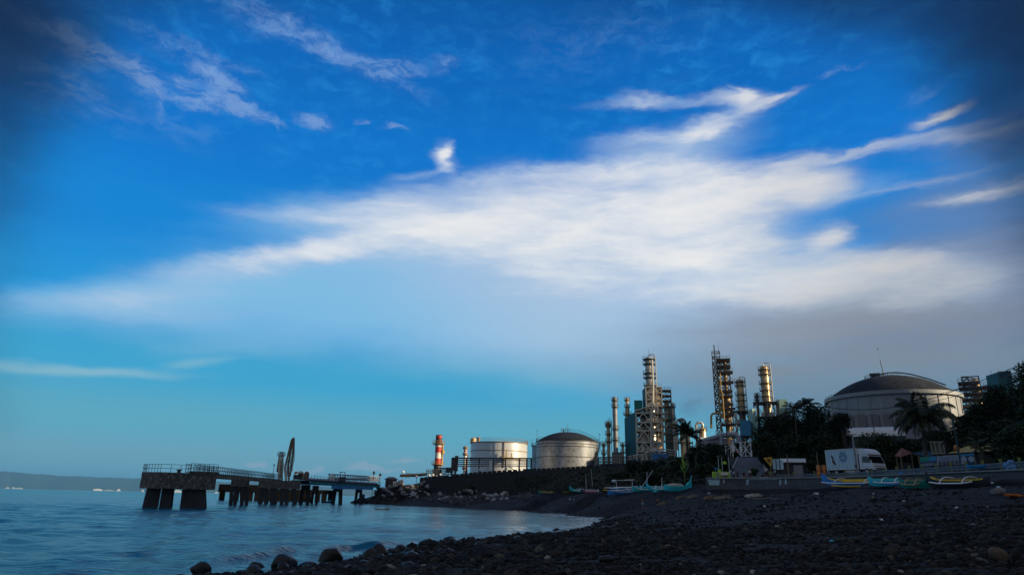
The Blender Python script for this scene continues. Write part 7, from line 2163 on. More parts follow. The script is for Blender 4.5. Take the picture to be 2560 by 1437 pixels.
# ------------------------------------------------------------------ vegetation
def leafmat(name, c0, c1, c2, rough=.55):
    m, nt4, b = newmat(name)
    N4, K4 = nt4.nodes.new, nt4.links.new
    g4 = N4('ShaderNodeNewGeometry'); r4 = N4('ShaderNodeValToRGB')
    e = r4.color_ramp.elements
    e[0].position, e[0].color = 0.1, c0 + (1,)
    e[1].position, e[1].color = 0.75, c1 + (1,)
    x = e.new(0.97); x.color = c2 + (1,)
    K4(g4.outputs['Random Per Island'], r4.inputs['Fac']); K4(r4.outputs[0], b.inputs['Base Color'])
    b.inputs['Roughness'].default_value = rough; b.inputs['Specular IOR Level'].default_value = .3
    MT[name] = m
leafmat('leaf_dark', (.012, .02, .008), (.03, .05, .016), (.05, .075, .02))
leafmat('leaf_mid', (.02, .035, .012), (.045, .07, .02), (.08, .11, .03))
leafmat('leaf_scrub', (.025, .028, .014), (.055, .055, .026), (.1, .09, .045))
leafmat('leaf_palm', (.018, .028, .012), (.04, .055, .02), (.07, .08, .03))
leafmat('leaf_lime', (.06, .12, .02), (.16, .28, .03), (.3, .45, .05))
def leaf_quads(Cn, size, seed, flat=.3, asp=.5):
    r = np.random.default_rng(seed)
    n = len(Cn)
    d = r.normal(size=(n, 3)); d[:, 2] *= .6; d /= np.linalg.norm(d, axis=1)[:, None]
    a = r.normal(size=(n, 3)); s = np.cross(d, a); s /= np.linalg.norm(s, axis=1)[:, None]
    L_ = size * r.uniform(.6, 1.5, n)[:, None]; W_ = L_ * asp
    mid = Cn + d * L_ * .5
    V_ = np.stack([Cn, mid + s * W_ * .5, Cn + d * L_, mid - s * W_ * .5], 1).reshape(-1, 3)
    F_q = np.arange(n * 4).reshape(n, 4)
    return V_, F_q
def crown_points(lobes, n, seed, shell=.45):
    r = np.random.default_rng(seed)
    vol = np.array([l[3] * l[4] * l[5] for l in lobes]) ** .7
    pk = r.choice(len(lobes), n, p=vol / vol.sum())
    u = r.normal(size=(n, 3)); u /= np.linalg.norm(u, axis=1)[:, None]
    rad = shell + (1 - shell) * r.uniform(0, 1, n) ** .6
    Lb = np.array(lobes)
    pts = Lb[pk, :3] + u * rad[:, None] * Lb[pk, 3:6]
    # knots of leaves with gaps between them
    kn = np.sin(pts[:, 0] * 3.1 + 1) * np.sin(pts[:, 1] * 2.7 + 2) * np.sin(pts[:, 2] * 3.3)
    keep = r.uniform(-.55, .6, n) < kn + .3
    return pts[keep]
def crown_mesh(name, W_, H_, D_, z0, n, leaf, seed, m, nl=11):
    r = random.Random(seed)
    lobes = []
    for k in range(nl):
        a = r.uniform(0, 6.28); q = r.uniform(.15, .72)
        zz = r.uniform(.12, .88)
        sh = math.sin(math.pi * min(1, .25 + zz * .7)) ** .6
        rr_ = r.uniform(.22, .38)
        lobes.append((math.cos(a) * q * W_ / 2 * sh, math.sin(a) * q * D_ / 2 * sh, z0 + H_ * zz, W_ * rr_, D_ * rr_, H_ * rr_ * .8))
    lobes.append((0, 0, z0 + H_ * .5, W_ * .36, D_ * .36, H_ * .36))
    lobes.append((r.uniform(-.1, .1) * W_, 0, z0 + H_ * .78, W_ * .25, D_ * .25, H_ * .22))
    pts = crown_points(lobes, n, seed)
    pts = pts[(pts[:, 2] > z0 - .1) & (pts[:, 2] < z0 + H_)]
    V_, Fq = leaf_quads(pts, leaf, seed + 1)
    return npmesh(name, V_, Fq, m), lobes
def tree(label, px, ytop, wpx, D, group='dark trees behind the road', m='leaf_dark', cat='tree', name='tree', base=.22, n=14000, leaf=.4, seed=1, zb=None, ybot=None):
    f = Fr(px, D, 0, ytop)
    zb = gz(px, D).z if zb is None else zb
    f.o.z = zb
    Ht = f.L(px, ytop).z
    Wd = f.L(px + wpx / 2, ytop).x - f.L(px - wpx / 2, ytop).x
    z0 = Ht * base if ybot is None else max(.2, f.L(px, ybot).z)
    t = thing(name, label, cat, f.o, f.rz, group)
    me, lobes = crown_mesh('crown', Wd * 1.05, Ht - z0, Wd * .9, z0, n, leaf, seed, m)
    link('crown', me, t)
    mb = MB()
    r = random.Random(seed)
    b0 = max(.12, Ht * .03)
    mb.tube([(0, 0, -.4), (r.uniform(-.1, .1), 0, Ht * .2), (r.uniform(-.3, .3), .1, Ht * .45), (r.uniform(-.3, .3), 0, Ht * .72)], [b0, b0 * .8, b0 * .55, b0 * .2], 8)
    for (x, y, z, *_r) in lobes[:6]:
        mb.tube([(0, 0, Ht * .22 + r.uniform(0, Ht * .15)), (x * .5, y * .5, (Ht * .3 + z) / 2), (x, y, z)], [b0 * .5, b0 * .3, b0 * .08], 6)
    mb.build('trunk', 'bark', t, True)
    return t
def frond_arrays(p0, yaw, pitch, L_, droop, nleaf, r, leafl=.75, lw=.07):
    V_, Fq = [], []
    pts = []
    p = Vector(p0); a = pitch
    n = 12
    for i in range(n + 1):
        pts.append(p.copy())
        dr = Vector((math.cos(yaw) * math.cos(a), math.sin(yaw) * math.cos(a), math.sin(a)))
        p = p + dr * (L_ / n); a -= droop / n * (.4 + 1.2 * i / n)
    side = Vector((-math.sin(yaw), math.cos(yaw), 0))
    for i in range(nleaf):
        t_ = .12 + .88 * i / nleaf
        k = t_ * n; j = min(int(k), n - 1)
        q = pts[j].lerp(pts[j + 1], k - j)
        tang = (pts[j + 1] - pts[j]).normalized()
        ln = leafl * (.35 + .65 * math.sin(math.pi * min(1, .12 + t_ * .86)))
        for s in (-1, 1):
            d = (side * s * r.uniform(.6, 1.0) + tang * .55 + Vector((0, 0, -r.uniform(.25, .75)))).normalized()
            w_ = tang * lw
            tip = q + d * ln + Vector((0, 0, -ln * .25))
            mid = q + d * ln * .55
            o = len(V_)
            V_ += [q - w_ * .5, mid - w_ * .7, tip, mid + w_ * .7]
            Fq.append((o, o + 1, o + 2, o + 3))
    # rachis
    o = len(V_)
    for i, q in enumerate(pts):
        w_ = .05 * (1 - i / n) + .012
        V_ += [q + side * w_, q - side * w_ + Vector((0, 0, -.02))]
    for i in range(n): Fq.append((o + 2 * i, o + 2 * i + 1, o + 2 * i + 3, o + 2 * i + 2))
    return [tuple(v) for v in V_], Fq
def palm(label, px, ycrown, D, rpx, seed, nf=22, zb=None, lean=0.0, group=None, trunk_r=.17, name='palm_tree', m='leaf_palm', dead=3, up_bias=.25):
    f = Fr(px, D, 0, ycrown)
    zb = gz(px, D).z if zb is None else zb
    f.o.z = zb
    Ht = f.L(px, ycrown).z
    Lf = f.L(px + rpx, ycrown).x - f.L(px, ycrown).x
    t = thing(name, label, 'palm tree', f.o, f.rz, group)
    r = random.Random(seed)
    V_, Fq = [], []
    for k in range(nf):
        yaw = k * 2.39996 + r.uniform(-.2, .2)
        pit = R(r.uniform(-15, 80)) * (1 if k > dead else -.4) + up_bias * .3
        v, q = frond_arrays((0, 0, Ht), yaw, pit, Lf * r.uniform(.85, 1.15) * 1.12, R(r.uniform(70, 120)), 46, r, Lf * .3, Lf * .026)
        o = len(V_); V_ += v; Fq += [tuple(i + o for i in x) for x in q]
    link('crown', npmesh('crown', V_, Fq, m), t)
    mb = MB().tube([(lean * 1.0, 0, -.4), (lean * .6, 0, Ht * .35), (lean * .2, 0, Ht * .7), (0, 0, Ht)], [trunk_r * 1.4, trunk_r * 1.1, trunk_r, trunk_r * .85], 10)
    mb.build('trunk', 'palm_bark', t, True)
    for k in range(5):
        a = k * 1.26
        if k < 4: MB().blob((.22 * math.cos(a), .22 * math.sin(a), Ht - .22), (.13, .13, .16), 8, 6).build('coconut', 'post_yellow', t, True)
    return t
# middle mass of trees
tree('broad dark tree left in the dense clump between the ramp and the truck', 1925, 1040, 84, 132, seed=11, base=.12)
tree('tall dark tree under the palm tops in the middle of the dense clump', 1975, 1018, 96, 136, seed=12, base=.12, n=16000)
tree('tall dark tree right of the palm tops in the dense clump', 2032, 1016, 100, 132, seed=13, base=.12, n=16000)
tree('lower dark tree at the right shoulder of the dense clump', 2078, 1052, 80, 126, seed=14, base=.12)
tree('low dark tree overhanging the top of the ramp', 1912, 1082, 62, 122, seed=15, base=.1)
tree('low dark tree behind the post by the pale blue board', 1985, 1090, 90, 116, seed=16, base=.08)
tree('low dark tree behind the truck box', 2062, 1088, 90, 112, seed=17, base=.08)
tree('dark horizontal bough of leaves reaching towards the ribbed bays', 2104, 1034, 46, 124, seed=18, base=.75, n=4000)
palm('palm top rising from the dense clump, the taller of two', 2018, 1012, 133, 34, 31, 18, group='palms in the dense clump')
palm('palm top rising from the dense clump, the lower one towards the ramp', 1985, 1024, 130, 30, 32, 16, group='palms in the dense clump')
# hedge of small trees on the bank
for k, (px, y, w_, D, label) in enumerate(((1584, 1152, 60, 140, 'dark bush at the left end of the tree belt on the bank'), (1622, 1148, 60, 136, 'dark bush below the steel frame on the bank'), (1662, 1150, 62, 132, 'dark bush below the blue panel on the bank'),
        (1700, 1142, 60, 128, 'dark bush wrapped round the bank palm trunk'), (1742, 1118, 62, 126, 'dark tree right of the bank palm'), (1782, 1108, 58, 124, 'dark tree below the grey duct'), (1804, 1142, 34, 112, 'dark bush right beside the ramp'),
        (1640, 1182, 90, 118, 'low dark bush behind the teal boats'), (1730, 1172, 90, 110, 'low dark bush above the shingle left of the flag poles'), (1768, 1160, 60, 104, 'dark bush behind the lime slide'), (1560, 1180, 80, 140, 'low dark bush behind the canopy boat'))):
    tree(label, px, y, w_, D, 'dark bushes on the bank', seed=40 + k, base=.04, n=9000, leaf=.36, cat='bush', name='bush')
for (px, y, w_, D, label) in ((1848, 1108, 50, 172, 'dark bush behind the white gate'), (1885, 1104, 46, 170, 'dark bush right of the gate post behind the ramp'), (1800, 1112, 56, 175, 'dark bush behind the side frame of the gate'), (1765, 1116, 60, 168, 'dark bush below the pale pump shed')):
    tree(label, px, y, w_, D, 'dark bushes behind the gate', seed=int(px), base=.04, n=9000, leaf=.45, cat='bush', name='bush')
palm('palm with shaggy upright crown on the bank in front of the squat vessels', 1716, 1085, 122, 40, 33, 24, up_bias=1.2, trunk_r=.2, dead=1)
palm('small palm leaning out of the bushes beside the bank palm', 1738, 1128, 118, 34, 34, 16)
palm('palm sprouting low among the bushes below the blue panel', 1668, 1160, 120, 30, 35, 14)
# banana plant with bright leaf
f = Fr(1711, 108, gz(1711, 108).z, 1180)
t = thing('banana_plant', 'bright lime leaved banana plant in the dark bushes', 'banana plant', f.o, f.rz)
V_, Fq = [], []
r = random.Random(4); H_ = f.L(1711, 1150).z
for k in range(7):
    yaw = k * 2.4; base_ = Vector((0, 0, H_ * (.35 + .05 * k)))
    pts = [base_ + Vector((math.cos(yaw) * (.8 * s_), math.sin(yaw) * .5 * s_, H_ * .55 * s_ - .6 * s_ * s_ * (k % 3))) for s_ in np.linspace(0, 1, 7)]
    o = len(V_)
    for i, q in enumerate(pts):
        w_ = .22 * math.sin(math.pi * (.12 + .85 * i / 6)); sd2 = Vector((-math.sin(yaw), math.cos(yaw), .4))
        V_ += [tuple(q + sd2 * w_), tuple(q - sd2 * w_)]
    Fq += [(o + 2 * i, o + 2 * i + 1, o + 2 * i + 3, o + 2 * i + 2) for i in range(6)]
link('leaves', npmesh('leaves', V_, Fq, 'leaf_lime'), t)
MB().tube([(0, 0, -.2), (0, 0, H_ * .6)], [.14, .08], 8).build('stem', 'post_yellow', t, True)
# bushes behind the truck and under the palm
tree('rounded leafy tree in front of the pale warehouse roof', 2195, 1082, 120, 104, seed=60, base=.15, m='leaf_mid', group='trees behind the truck', n=13000, leaf=.3)
tree('dark bush between the truck cab and the big palm', 2255, 1100, 80, 102, seed=61, base=.1, group='trees behind the truck')
tree('dark tree behind the big palm trunk', 2335, 1078, 120, 112, seed=62, base=.1, group='trees behind the truck', n=16000)
tree('dark low tree behind the red peaked roof', 2290, 1098, 90, 116, seed=63, base=.1, group='trees behind the truck')
palm('big coconut palm with drooping fronds in front of the huge tank', 2303, 1036, 93, 86, 36, 36, trunk_r=.24, lean=-.3, dead=9)
palm('small palm with drooping fronds in front of the yellow ochre roof', 2452, 1118, 90, 42, 37, 14, trunk_r=.14)
# right hand mass
for k, (px, y, w_, D, label) in enumerate(((2412, 1040, 90, 118, 'dark tree just right of the huge tank'), (2448, 1008, 100, 116, 'dark tree below the lattice tower on the right'), (2492, 962, 110, 114, 'tall dark tree below the teal tower house'), (2545, 928, 130, 110, 'tallest dark tree at the photo edge'),
        (2590, 905, 140, 106, 'dark tree mostly beyond the photo edge'), (2510, 1050, 130, 104, 'broad dark tree above the ochre roof'), (2558, 1060, 120, 98, 'broad dark tree low at the photo edge'), (2440, 1075, 110, 106, 'low dark tree behind the ochre roof'), (2530, 1120, 120, 88, 'dark undergrowth tree right of the ochre roof'))):
    tree(label, px, y, w_, D, 'dark trees at the photo edge', seed=70 + k, base=.06, n=17000, leaf=.42)
tree('small leafy shrub in the kerbed planter on the promenade', 1884, 1170, 24, 89, None, 'leaf_mid', 'shrub', 'shrub', .1, 900, .22, 90, ZW + .4)

# scrub covering the bank
r = np.random.default_rng(21)
pts = []
cand = r.uniform(0, 1, (26000, 3))
px_c = 1000 + cand[:, 0] * 800
D0 = np.interp(px_c, [1000, 1060, 1180, 1300, 1400, 1500, 1560, 1700, 1800], [224, 220, 210, 201, 191, 181, 170, 150, 130])
D1 = np.interp(px_c, [1000, 1100, 1200, 1300, 1400, 1500, 1600, 1700, 1800], [217, 200, 188, 178, 158, 140, 122, 108, 96])
Dm = D0 + (D1 - D0) * cand[:, 1]
u_ = (px_c - 1280) / FPX
xx = u_ * Dm * (R_.x + 0) / 1.0
gx_ = np.array([P(a, 1200, b_).x for a, b_ in zip(px_c[:9000], Dm[:9000])]); gy_ = Dm[:9000]
zz_ = terrain(gx_, gy_)
ok = (zz_ > 3.6)
tuft = np.c_[gx_, gy_, zz_][ok]
rep = np.repeat(tuft, 7, axis=0) + r.normal(size=(len(tuft) * 7, 3)) * np.array([.5, .5, .28]) + np.array([0, 0, .3])
V_, Fq = leaf_quads(rep, .55, 22, asp=.35)
o = link('undergrowth', npmesh('undergrowth', V_, Fq, 'leaf_scrub')); struct(o, 'stuff')
o['label'] = 'dry scrub and weeds covering the bank'

# woods dressing the unseen hill that is shaped to shade the beach
r = np.random.default_rng(55)
hx, hy = r.uniform(132, 345, 5200), r.uniform(-260, 205, 5200)
hz_ = terrain(hx, hy); ok = hz_ > 17
hx, hy, hz_ = hx[ok], hy[ok], hz_[ok]
rad = r.uniform(1.8, 4.0, len(hx))
pts = np.repeat(np.c_[hx, hy, hz_ + rad * .6], 14, axis=0)
d_ = r.normal(size=(len(pts), 3)); d_ /= np.linalg.norm(d_, axis=1)[:, None]
pts = pts + d_ * np.repeat(rad, 14)[:, None] * np.array([1, 1, .8])
V_, Fq = leaf_quads(pts, 1.7, 56, asp=.6)
o = link('shade_hill_woods', npmesh('shade_hill_woods', V_, Fq, 'leaf_dark')); struct(o, 'stuff')
o['label'] = 'dense woods covering the unseen hill added to shade the beach'

# ------------------------------------------------------------------ stones
def ico(sub):
    import bmesh
    bm = bmesh.new(); bmesh.ops.create_icosphere(bm, subdivisions=sub, radius=1)
    bm.verts.ensure_lookup_table()
    v = np.array([x.co[:] for x in bm.verts]); f_ = np.array([[y.index for y in x.verts] for x in bm.faces]); bm.free()
    return v, f_
def rocks(cent, size, sub, seed, flat=.6):
    r = np.random.default_rng(seed)
    v0, f0 = ico(sub)
    n = len(cent); nv = len(v0)
    var = []
    for k in range(8):
        d = np.zeros(nv)
        for q in range(4):
            a = r.normal(size=3); d += np.sin(v0 @ a * r.uniform(1.2, 2.6) + r.uniform(0, 6)) * .09
        var.append(v0 * (1 + d)[:, None] * np.array([r.uniform(.8, 1.2), r.uniform(.7, 1.0), r.uniform(.5, .8)]))
    var = np.array(var)
    pk = r.integers(0, 8, n)
    an = r.uniform(0, 6.283, n); c, s = np.cos(an), np.sin(an)
    tl = r.normal(0, .35, n); ct_, st_ = np.cos(tl), np.sin(tl)
    P0 = var[pk] * size[:, None, None]
    y = P0[:, :, 1] * ct_[:, None] - P0[:, :, 2] * st_[:, None]; z = P0[:, :, 1] * st_[:, None] + P0[:, :, 2] * ct_[:, None]
    x = P0[:, :, 0]
    X = x * c[:, None] - y * s[:, None]; Y = x * s[:, None] + y * c[:, None]
    V_ = np.stack([X, Y, z], -1) + cent[:, None, :]
    Fq = (f0[None] + (np.arange(n) * nv)[:, None, None]).reshape(-1, 3)
    return V_.reshape(-1, 3), Fq
def stonemat(name, stops, rough=.8, spec=.2, scale=14):
    m, nt4, b = newmat(name); N4, K4 = nt4.nodes.new, nt4.links.new
    g4 = N4('ShaderNodeNewGeometry'); r4 = N4('ShaderNodeValToRGB')
    e = r4.color_ramp.elements
    while len(e) < len(stops): e.new(.5)
    for x, (p_, c_) in zip(e, stops): x.position, x.color = p_, c_ + (1,)
    K4(g4.outputs['Random Per Island'], r4.inputs['Fac'])
    nn = N4('ShaderNodeTexNoise'); nn.inputs['Scale'].default_value = scale; nn.inputs['Detail'].default_value = 4
    K4(g4.outputs['Position'], nn.inputs['Vector'])
    mr = N4('ShaderNodeMapRange'); K4(nn.outputs['Fac'], mr.inputs[0]); mr.inputs[1].default_value = .3; mr.inputs[2].default_value = .7; mr.inputs[3].default_value = .6; mr.inputs[4].default_value = 1.4
    mm = N4('ShaderNodeMixRGB'); mm.blend_type = 'MULTIPLY'; mm.inputs[0].default_value = 1; K4(r4.outputs[0], mm.inputs[1]); K4(mr.outputs[0], mm.inputs[2])
    K4(mm.outputs[0], b.inputs['Base Color']); b.inputs['Roughness'].default_value = rough; b.inputs['Specular IOR Level'].default_value = spec
    bp4 = N4('ShaderNodeBump'); bp4.inputs['Strength'].default_value = .4; bp4.inputs['Distance'].default_value = .03
    K4(nn.outputs['Fac'], bp4.inputs['Height']); K4(bp4.outputs[0], b.inputs['Normal'])
    MT[name] = m
stonemat('pebbles', [(0, (.006, .005, .0042)), (.5, (.015, .0125, .0105)), (.8, (.028, .023, .018)), (.95, (.05, .04, .028)), (.992, (.1, .08, .055)), (1.0, (.36, .33, .28))])
stonemat('wet_boulder', [(0, (.007, .0065, .006)), (.9, (.016, .0135, .011)), (1, (.03, .022, .014))], .4, .35, 6)
stonemat('riprap', [(0, (.07, .066, .066)), (.5, (.17, .165, .165)), (1, (.4, .39, .39))], .8, .3, 5)
def scatter(n, Dmin, Dmax, seed, pxmin=300, pxmax=2760):
    r = np.random.default_rng(seed)
    D = np.sqrt(r.uniform(Dmin ** 2, Dmax ** 2, n)); px = r.uniform(pxmin, pxmax, n)
    x = (px - 1280) / FPX * D * 1.06
    z = terrain(x, D)
    return x, D, z
Vall, Fall, off = [], [], 0
for (n, d0, d1, s0, s1, sub, zmin) in ((34000, 7, 20, .024, .12, 2, -.12), (46000, 18, 42, .03, .14, 1, -.1), (24000, 40, 80, .05, .15, 1, .0), (12000, 75, 150, .07, .2, 1, .1)):
    x, y, z = scatter(n, d0, d1, int(d0) + 5)
    r = np.random.default_rng(int(d1))
    ok = (z > zmin) & (z < 4.5)
    near_edge = np.clip(1 - z / .9, 0, 1)
    keep = ok & (r.uniform(0, 1, n) < .45 + .55 * np.clip(near_edge, 0, 1) + (.3 if d0 < 40 else 0))
    x, y, z = x[keep], y[keep], z[keep]
    sz = s0 + (s1 - s0) * r.uniform(0, 1, len(x)) ** 3.2
    sz *= 1 + .5 * np.clip(1 - z / .7, 0, 1)
    pn = fnoise(x, y, .55, 61) + .6 * fnoise(x, y, 1.6, 62)
    sz *= np.clip(1.0 + .75 * pn, .45, 2.2)
    cent = np.c_[x, y, z + sz * .18]
    v, q = rocks(cent, sz, sub, int(d0))
    Vall.append(v); Fall.append(q + off); off += len(v)
o = link('pebbles', npmesh('pebbles', np.concatenate(Vall), np.concatenate(Fall), 'pebbles', True)); struct(o, 'stuff')
o['label'] = 'dark pebbles and cobbles covering the beach'
x, y, z = scatter(9000, 11, 60, 91)
ok = (z > -.22) & (z < .38); x, y, z = x[ok], y[ok], z[ok]
r = np.random.default_rng(92); ok = r.uniform(0, 1, len(x)) < .34 * np.exp(-np.abs(z - .05) / .16); x, y, z = x[ok], y[ok], z[ok]
sz = r.uniform(.1, .3, len(x)) ** 1.0 * (.7 + .6 * r.uniform(0, 1, len(x)) ** 3)
v, q = rocks(np.c_[x, y, np.maximum(z, -.12) + sz * .2], sz, 2, 93)
Vall, Fall = [v], [q]
o = link('wet_cobbles', npmesh('wet_cobbles', v, q, 'wet_boulder', True)); struct(o, 'stuff')
o['label'] = 'wet dark cobbles along the edge of the water'
# single boulders along the water's edge
def boulder(label, px, py, wpx, D=None, m='wet_boulder', seed=0, flat=.75, group='boulders along the waterline', sink=.35, cat='boulder', name='boulder', z=None):
    p = Z0(px, py, 0.0 if z is None else z) if D is None else P(px, py, D)
    gr_ = max(ground(p.x, p.y), -.25)
    dist = (p - CAM).length
    w_ = wpx / FPX * dist * .93
    v, q = rocks(np.array([[0, 0, 0]]), np.array([w_ / 2]), 3, seed)
    v *= np.array([1, .85, flat * 1.5])
    r = np.random.default_rng(seed)
    for k in range(5):
        a = r.normal(size=3); a /= np.linalg.norm(a); h = w_ * .36
        dd = v @ a - h; v = v - np.clip(dd, 0, None)[:, None] * a * .85
    top = v[:, 2].max()
    o = link(name, npmesh(name, v, q, m, True))
    o.location = (p.x, p.y, gr_ + top * (1 - sink) * .9)
    return tag(o, label, cat, group)
boulder('big dark boulder awash on its own at the end of the small breaker', 766, 1392, 47, seed=1, flat=.62, sink=.2)
for k, (px, py, w_, label) in enumerate(((826, 1386, 14, 'small dark stone in the shallows right of the big lone boulder'), (752, 1402, 22, 'flat dark stone just below the big lone boulder'), (645, 1420, 40, 'rounded dark boulder at the bottom left of the shingle spit'), (505, 1430, 48, 'dark boulder cut by the bottom edge of the photo, farthest left of the larger ones'),
    (115, 1436, 22, 'dark stone tip alone near the bottom left corner'), (710, 1428, 66, 'weedy brown boulder with pale specks at the bottom edge'), (828, 1404, 60, 'broad dark boulder right of the weedy brown one'), (890, 1408, 22, 'round stone right of the broad dark boulder'), (948, 1394, 44, 'dark boulder at the waterline below the breaker end'),
    (1000, 1374, 30, 'dark stone at the waterline where the shingle widens'), (1082, 1362, 26, 'dark stone at the bay edge below the chimney reflection'), (1289, 1340, 15, 'single dark stone in the water below the bright reflection'), (1382, 1312, 9, 'tiny dark stone out in the bright water'), (1440, 1328, 12, 'small dark stone at the tip of the bay'), (1536, 1306, 18, 'dark stones at the very tip of the bay'), (920, 1402, 40, 'dark cluster boulder in the shallows'))):
    boulder(label, px, py, w_, seed=20 + k, sink=.3)
boulder('large tan boulder half buried at the bottom right of the beach', 2503, 1412, 44, 17, mat('tan_boulder', (.12, .075, .045), .8, 0, .3, 4, bump=.4), 50, .7, None, .2)
MT['pale_rock'] = mat('pale_rock', (.17, .15, .14), .85, 0, .3, 3, bump=.4)
boulder('pale grey rock beside the orange rag on the beach', 2504, 1270, 34, 46, MT['pale_rock'], 51, .55, None, .3)
boulder('dark weedy boulder at the bottom edge in the middle', 1515, 1432, 40, 20, 'wet_boulder', 52, .6, None, .3)
boulder('cream round stone alone in the middle of the black shingle', 1912, 1280, 7, 60, MT['white'], 53, .8, None, .1, 'stone', 'stone')
# brush heaps on the upper beach
def heap(label, px, py, D, wpx, seed, m='driftwood', hh=.35):
    p = P(px, py, D); g0 = ground(p.x, p.y)
    w_ = wpx / FPX * D * .95
    r = random.Random(seed); mb = MB()
    mb.blob((0, 0, hh * .15), (w_ * .42, w_ * .22, hh * .55), 14, 7, .3)
    for k in range(46):
        x = r.gauss(0, w_ * .2); y = r.uniform(-.3, .3); z = r.uniform(.02, hh) * math.exp(-(x / (w_ * .4)) ** 2)
        a = r.uniform(-.5, .5); l_ = r.uniform(.3, .9)
        mb.bar((x, y, z), (x + l_ * math.cos(a), y + r.uniform(-.3, .3), z + l_ * math.sin(a) * .5 + .04), r.uniform(.02, .05))
    return single('brush_heap', mb, m, label, 'brush heap', (p.x, p.y, g0), -math.atan2(p.x, p.y), 'heaps of dry brush on the beach')
heap('tan heap of dry brush, small one below the bright turquoise boat', 1728, 1252, 84, 26, 1)
heap('orange tinged heap of dry brush left of the long brush heap', 1768, 1252, 80, 20, 2, 'rusty')
heap('long tan heap of dry brush below the left end of the sea wall', 1802, 1251, 78, 40, 3)
heap('whitish heap of brush with a long stick below the pale wall streak', 1880, 1245, 76, 42, 4, 'canvas')
heap('grey brown heap of brush just right of the bare backed boys', 1655, 1255, 90, 24, 5, 'wood')
heap('low grey heap of driftwood far along the shingle below the turquoise boat', 1700, 1248, 92, 26, 6, 'wood')
p = P(1920, 1253, 68)
single('driftwood_pole', MB().tube([(-1.6, 0, .05), (0, .1, .12), (1.8, .4, .1)], [.05, .045, .03], 6), 'driftwood', 'long thin driftwood pole lying on the shingle in front of the sea wall', 'pole', (p.x, p.y, ground(p.x, p.y) + .05), .25)
p = P(2536, 1259, 44)
single('rag', MB().blob((0, 0, .05), (.75, .2, .1), 12, 6, .35).blob((.6, .05, .05), (.4, .12, .06), 8, 6, .3), mat('orange_cloth', (.5, .14, .02), .9, 0, .3, 4), 'orange rag spread on the stones near the photo edge', 'rag', (p.x, p.y, ground(p.x, p.y) + .1), .3)
# litter
lit = [(2039, 1219, 66, 11, 'crumpled white sheet left of the blue and yellow boat', 'white_clean'), (2331, 1211, 56, 6, 'white scrap by the black boat prow', 'white_clean'), (2183, 1229, 58, 6, 'white scrap below the turquoise and blue boat', 'white_clean'), (2181, 1231, 55, 5, 'green bottle below the turquoise and blue boat', 'lime'),
       (2308, 1229.5, 52, 4, 'tiny green bottle below the dark green boat', 'lime'), (2260, 1255, 48, 8, 'white scrap out on the open shingle', 'white'), (2202, 1287, 38, 14, 'pale flattened carton on the open shingle', 'white'), (1772, 1231, 84, 9, 'pale blue scrap at the left end of the sea wall', 'board_blue'), (2495, 1215, 50, 9, 'pale blue bag beside the rotting hull', 'board_blue'),
       (1425, 1239, 128, 5, 'white scrap below the olive canoe', 'white_clean'), (1436, 1241, 126, 5, 'white scrap nearer the water than the other by the canoes', 'white_clean'), (2392, 1272, 42, 9, 'white crumpled paper below the black boat', 'white_clean'), (2080, 1355, 24, 13, 'teal plastic strip on the dark stones', 'cyan'), (1962, 1189, 88, 4, 'white carton under the guard rail', 'white_clean')]
for k, (px, py, D, w_, label, m_) in enumerate(lit):
    p = P(px, py, D); s = w_ / FPX * D * .5
    single('litter', MB().blob((0, 0, s * .3), (s, s * .6, s * .45), 9, 6, .4), m_, label, 'litter', (p.x, p.y, max(ground(p.x, p.y), p.z - .6) if py > 1195 else ZW + .1), k * .7, 'litter on the beach')
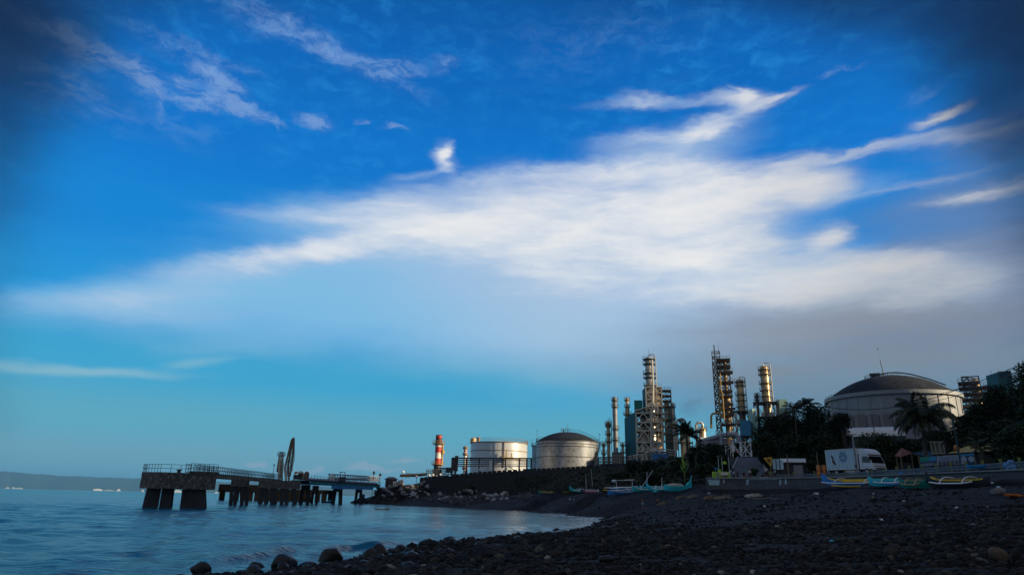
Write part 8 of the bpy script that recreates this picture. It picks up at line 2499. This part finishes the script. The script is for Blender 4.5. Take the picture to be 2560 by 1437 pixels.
# pale blocks of the breakwater slope
r = np.random.default_rng(31)
protos = []
for k in range(6):
    v, q = rocks(np.array([[0, 0, 0.]]), np.array([1.0]), 2, 100 + k)
    for j in range(7):
        a = r.normal(size=3); a /= np.linalg.norm(a); dd = v @ a - .62; v = v - np.clip(dd, 0, None)[:, None] * a * .95
    protos.append(npmesh('riprap_boulder', v, q, 'riprap'))
dens = [(900, 960, 1222, 1250, 18), (950, 1010, 1212, 1245, 46), (1000, 1060, 1216, 1246, 40), (1060, 1130, 1222, 1250, 30), (1115, 1180, 1225, 1252, 40), (1170, 1240, 1222, 1252, 40), (1235, 1270, 1232, 1250, 18)]
n_b = 0
for (p0, p1, y0, y1, n) in dens:
    for k in range(n):
        px = r.uniform(p0, p1); py = r.uniform(y0, y1)
        # march along the sight line to the slope
        D = 150.0
        while D < 240:
            p = P(px, py, D)
            if ground(p.x, p.y) >= p.z: break
            D += 2.0
        if D >= 240: continue
        s = float(np.clip(r.lognormal(-.45, .42), .3, 1.5))
        o = link('riprap_boulder', protos[k % 6])
        o.location = (p.x, p.y, ground(p.x, p.y) + s * .15); o.rotation_euler = (r.uniform(-.5, .5), r.uniform(-.5, .5), r.uniform(0, 6.28)); o.scale = (s, s * r.uniform(.7, 1), s * r.uniform(.6, .9))
        tag(o, 'pale grey rock among many on the breakwater slope between trestle and boats', 'rock', 'pale rocks on the breakwater slope')
        n_b += 1
# darker rubble between them
cand = []
for k in range(4200):
    px = r.uniform(880, 1330); D = np.interp(px, [880, 1000, 1100, 1200, 1300, 1330], [219, 214, 199, 187, 176, 168]) + r.uniform(-14, 12)
    p = P(px, 1240, D); cand.append((p.x, D))
cand = np.array(cand); z = terrain(cand[:, 0], cand[:, 1]); ok = (z > -.3) & (z < 6.0)
cent = np.c_[cand, z][ok]
sz = np.random.default_rng(6).lognormal(-1.0, .45, len(cent)).clip(.15, .9)
v, q = rocks(cent, sz, 1, 77)
stonemat('dark_rubble', [(0, (.03, .028, .03)), (.8, (.06, .055, .055)), (1, (.1, .09, .09))], .85, .3, 5)
o = link('rubble', npmesh('rubble', v, q, 'dark_rubble')); struct(o, 'stuff'); o['label'] = 'dark rubble of the breakwater slope'
# ------------------------------------------------------------------ the air
hz = MB().box((0, 0, 0), (2, 2, 2))
m = bpy.data.materials.new('sea_air'); m.use_nodes = True
nt3 = m.node_tree
for n in list(nt3.nodes): nt3.nodes.remove(n)
o_ = nt3.nodes.new('ShaderNodeOutputMaterial'); v_ = nt3.nodes.new('ShaderNodeVolumePrincipled')
v_.inputs['Color'].default_value = (0.13, 0.48, 0.92, 1); v_.inputs['Density'].default_value = 5.2e-5
v_.inputs['Anisotropy'].default_value = 0.0
nt3.links.new(v_.outputs[0], o_.inputs['Volume'])
MT['air'] = m
hazeo = hz.build('haze', 'air')
hazeo.scale = (34000, 34000, 210.0); hazeo.location = (0, 0, 199.0)
struct(hazeo, 'stuff')
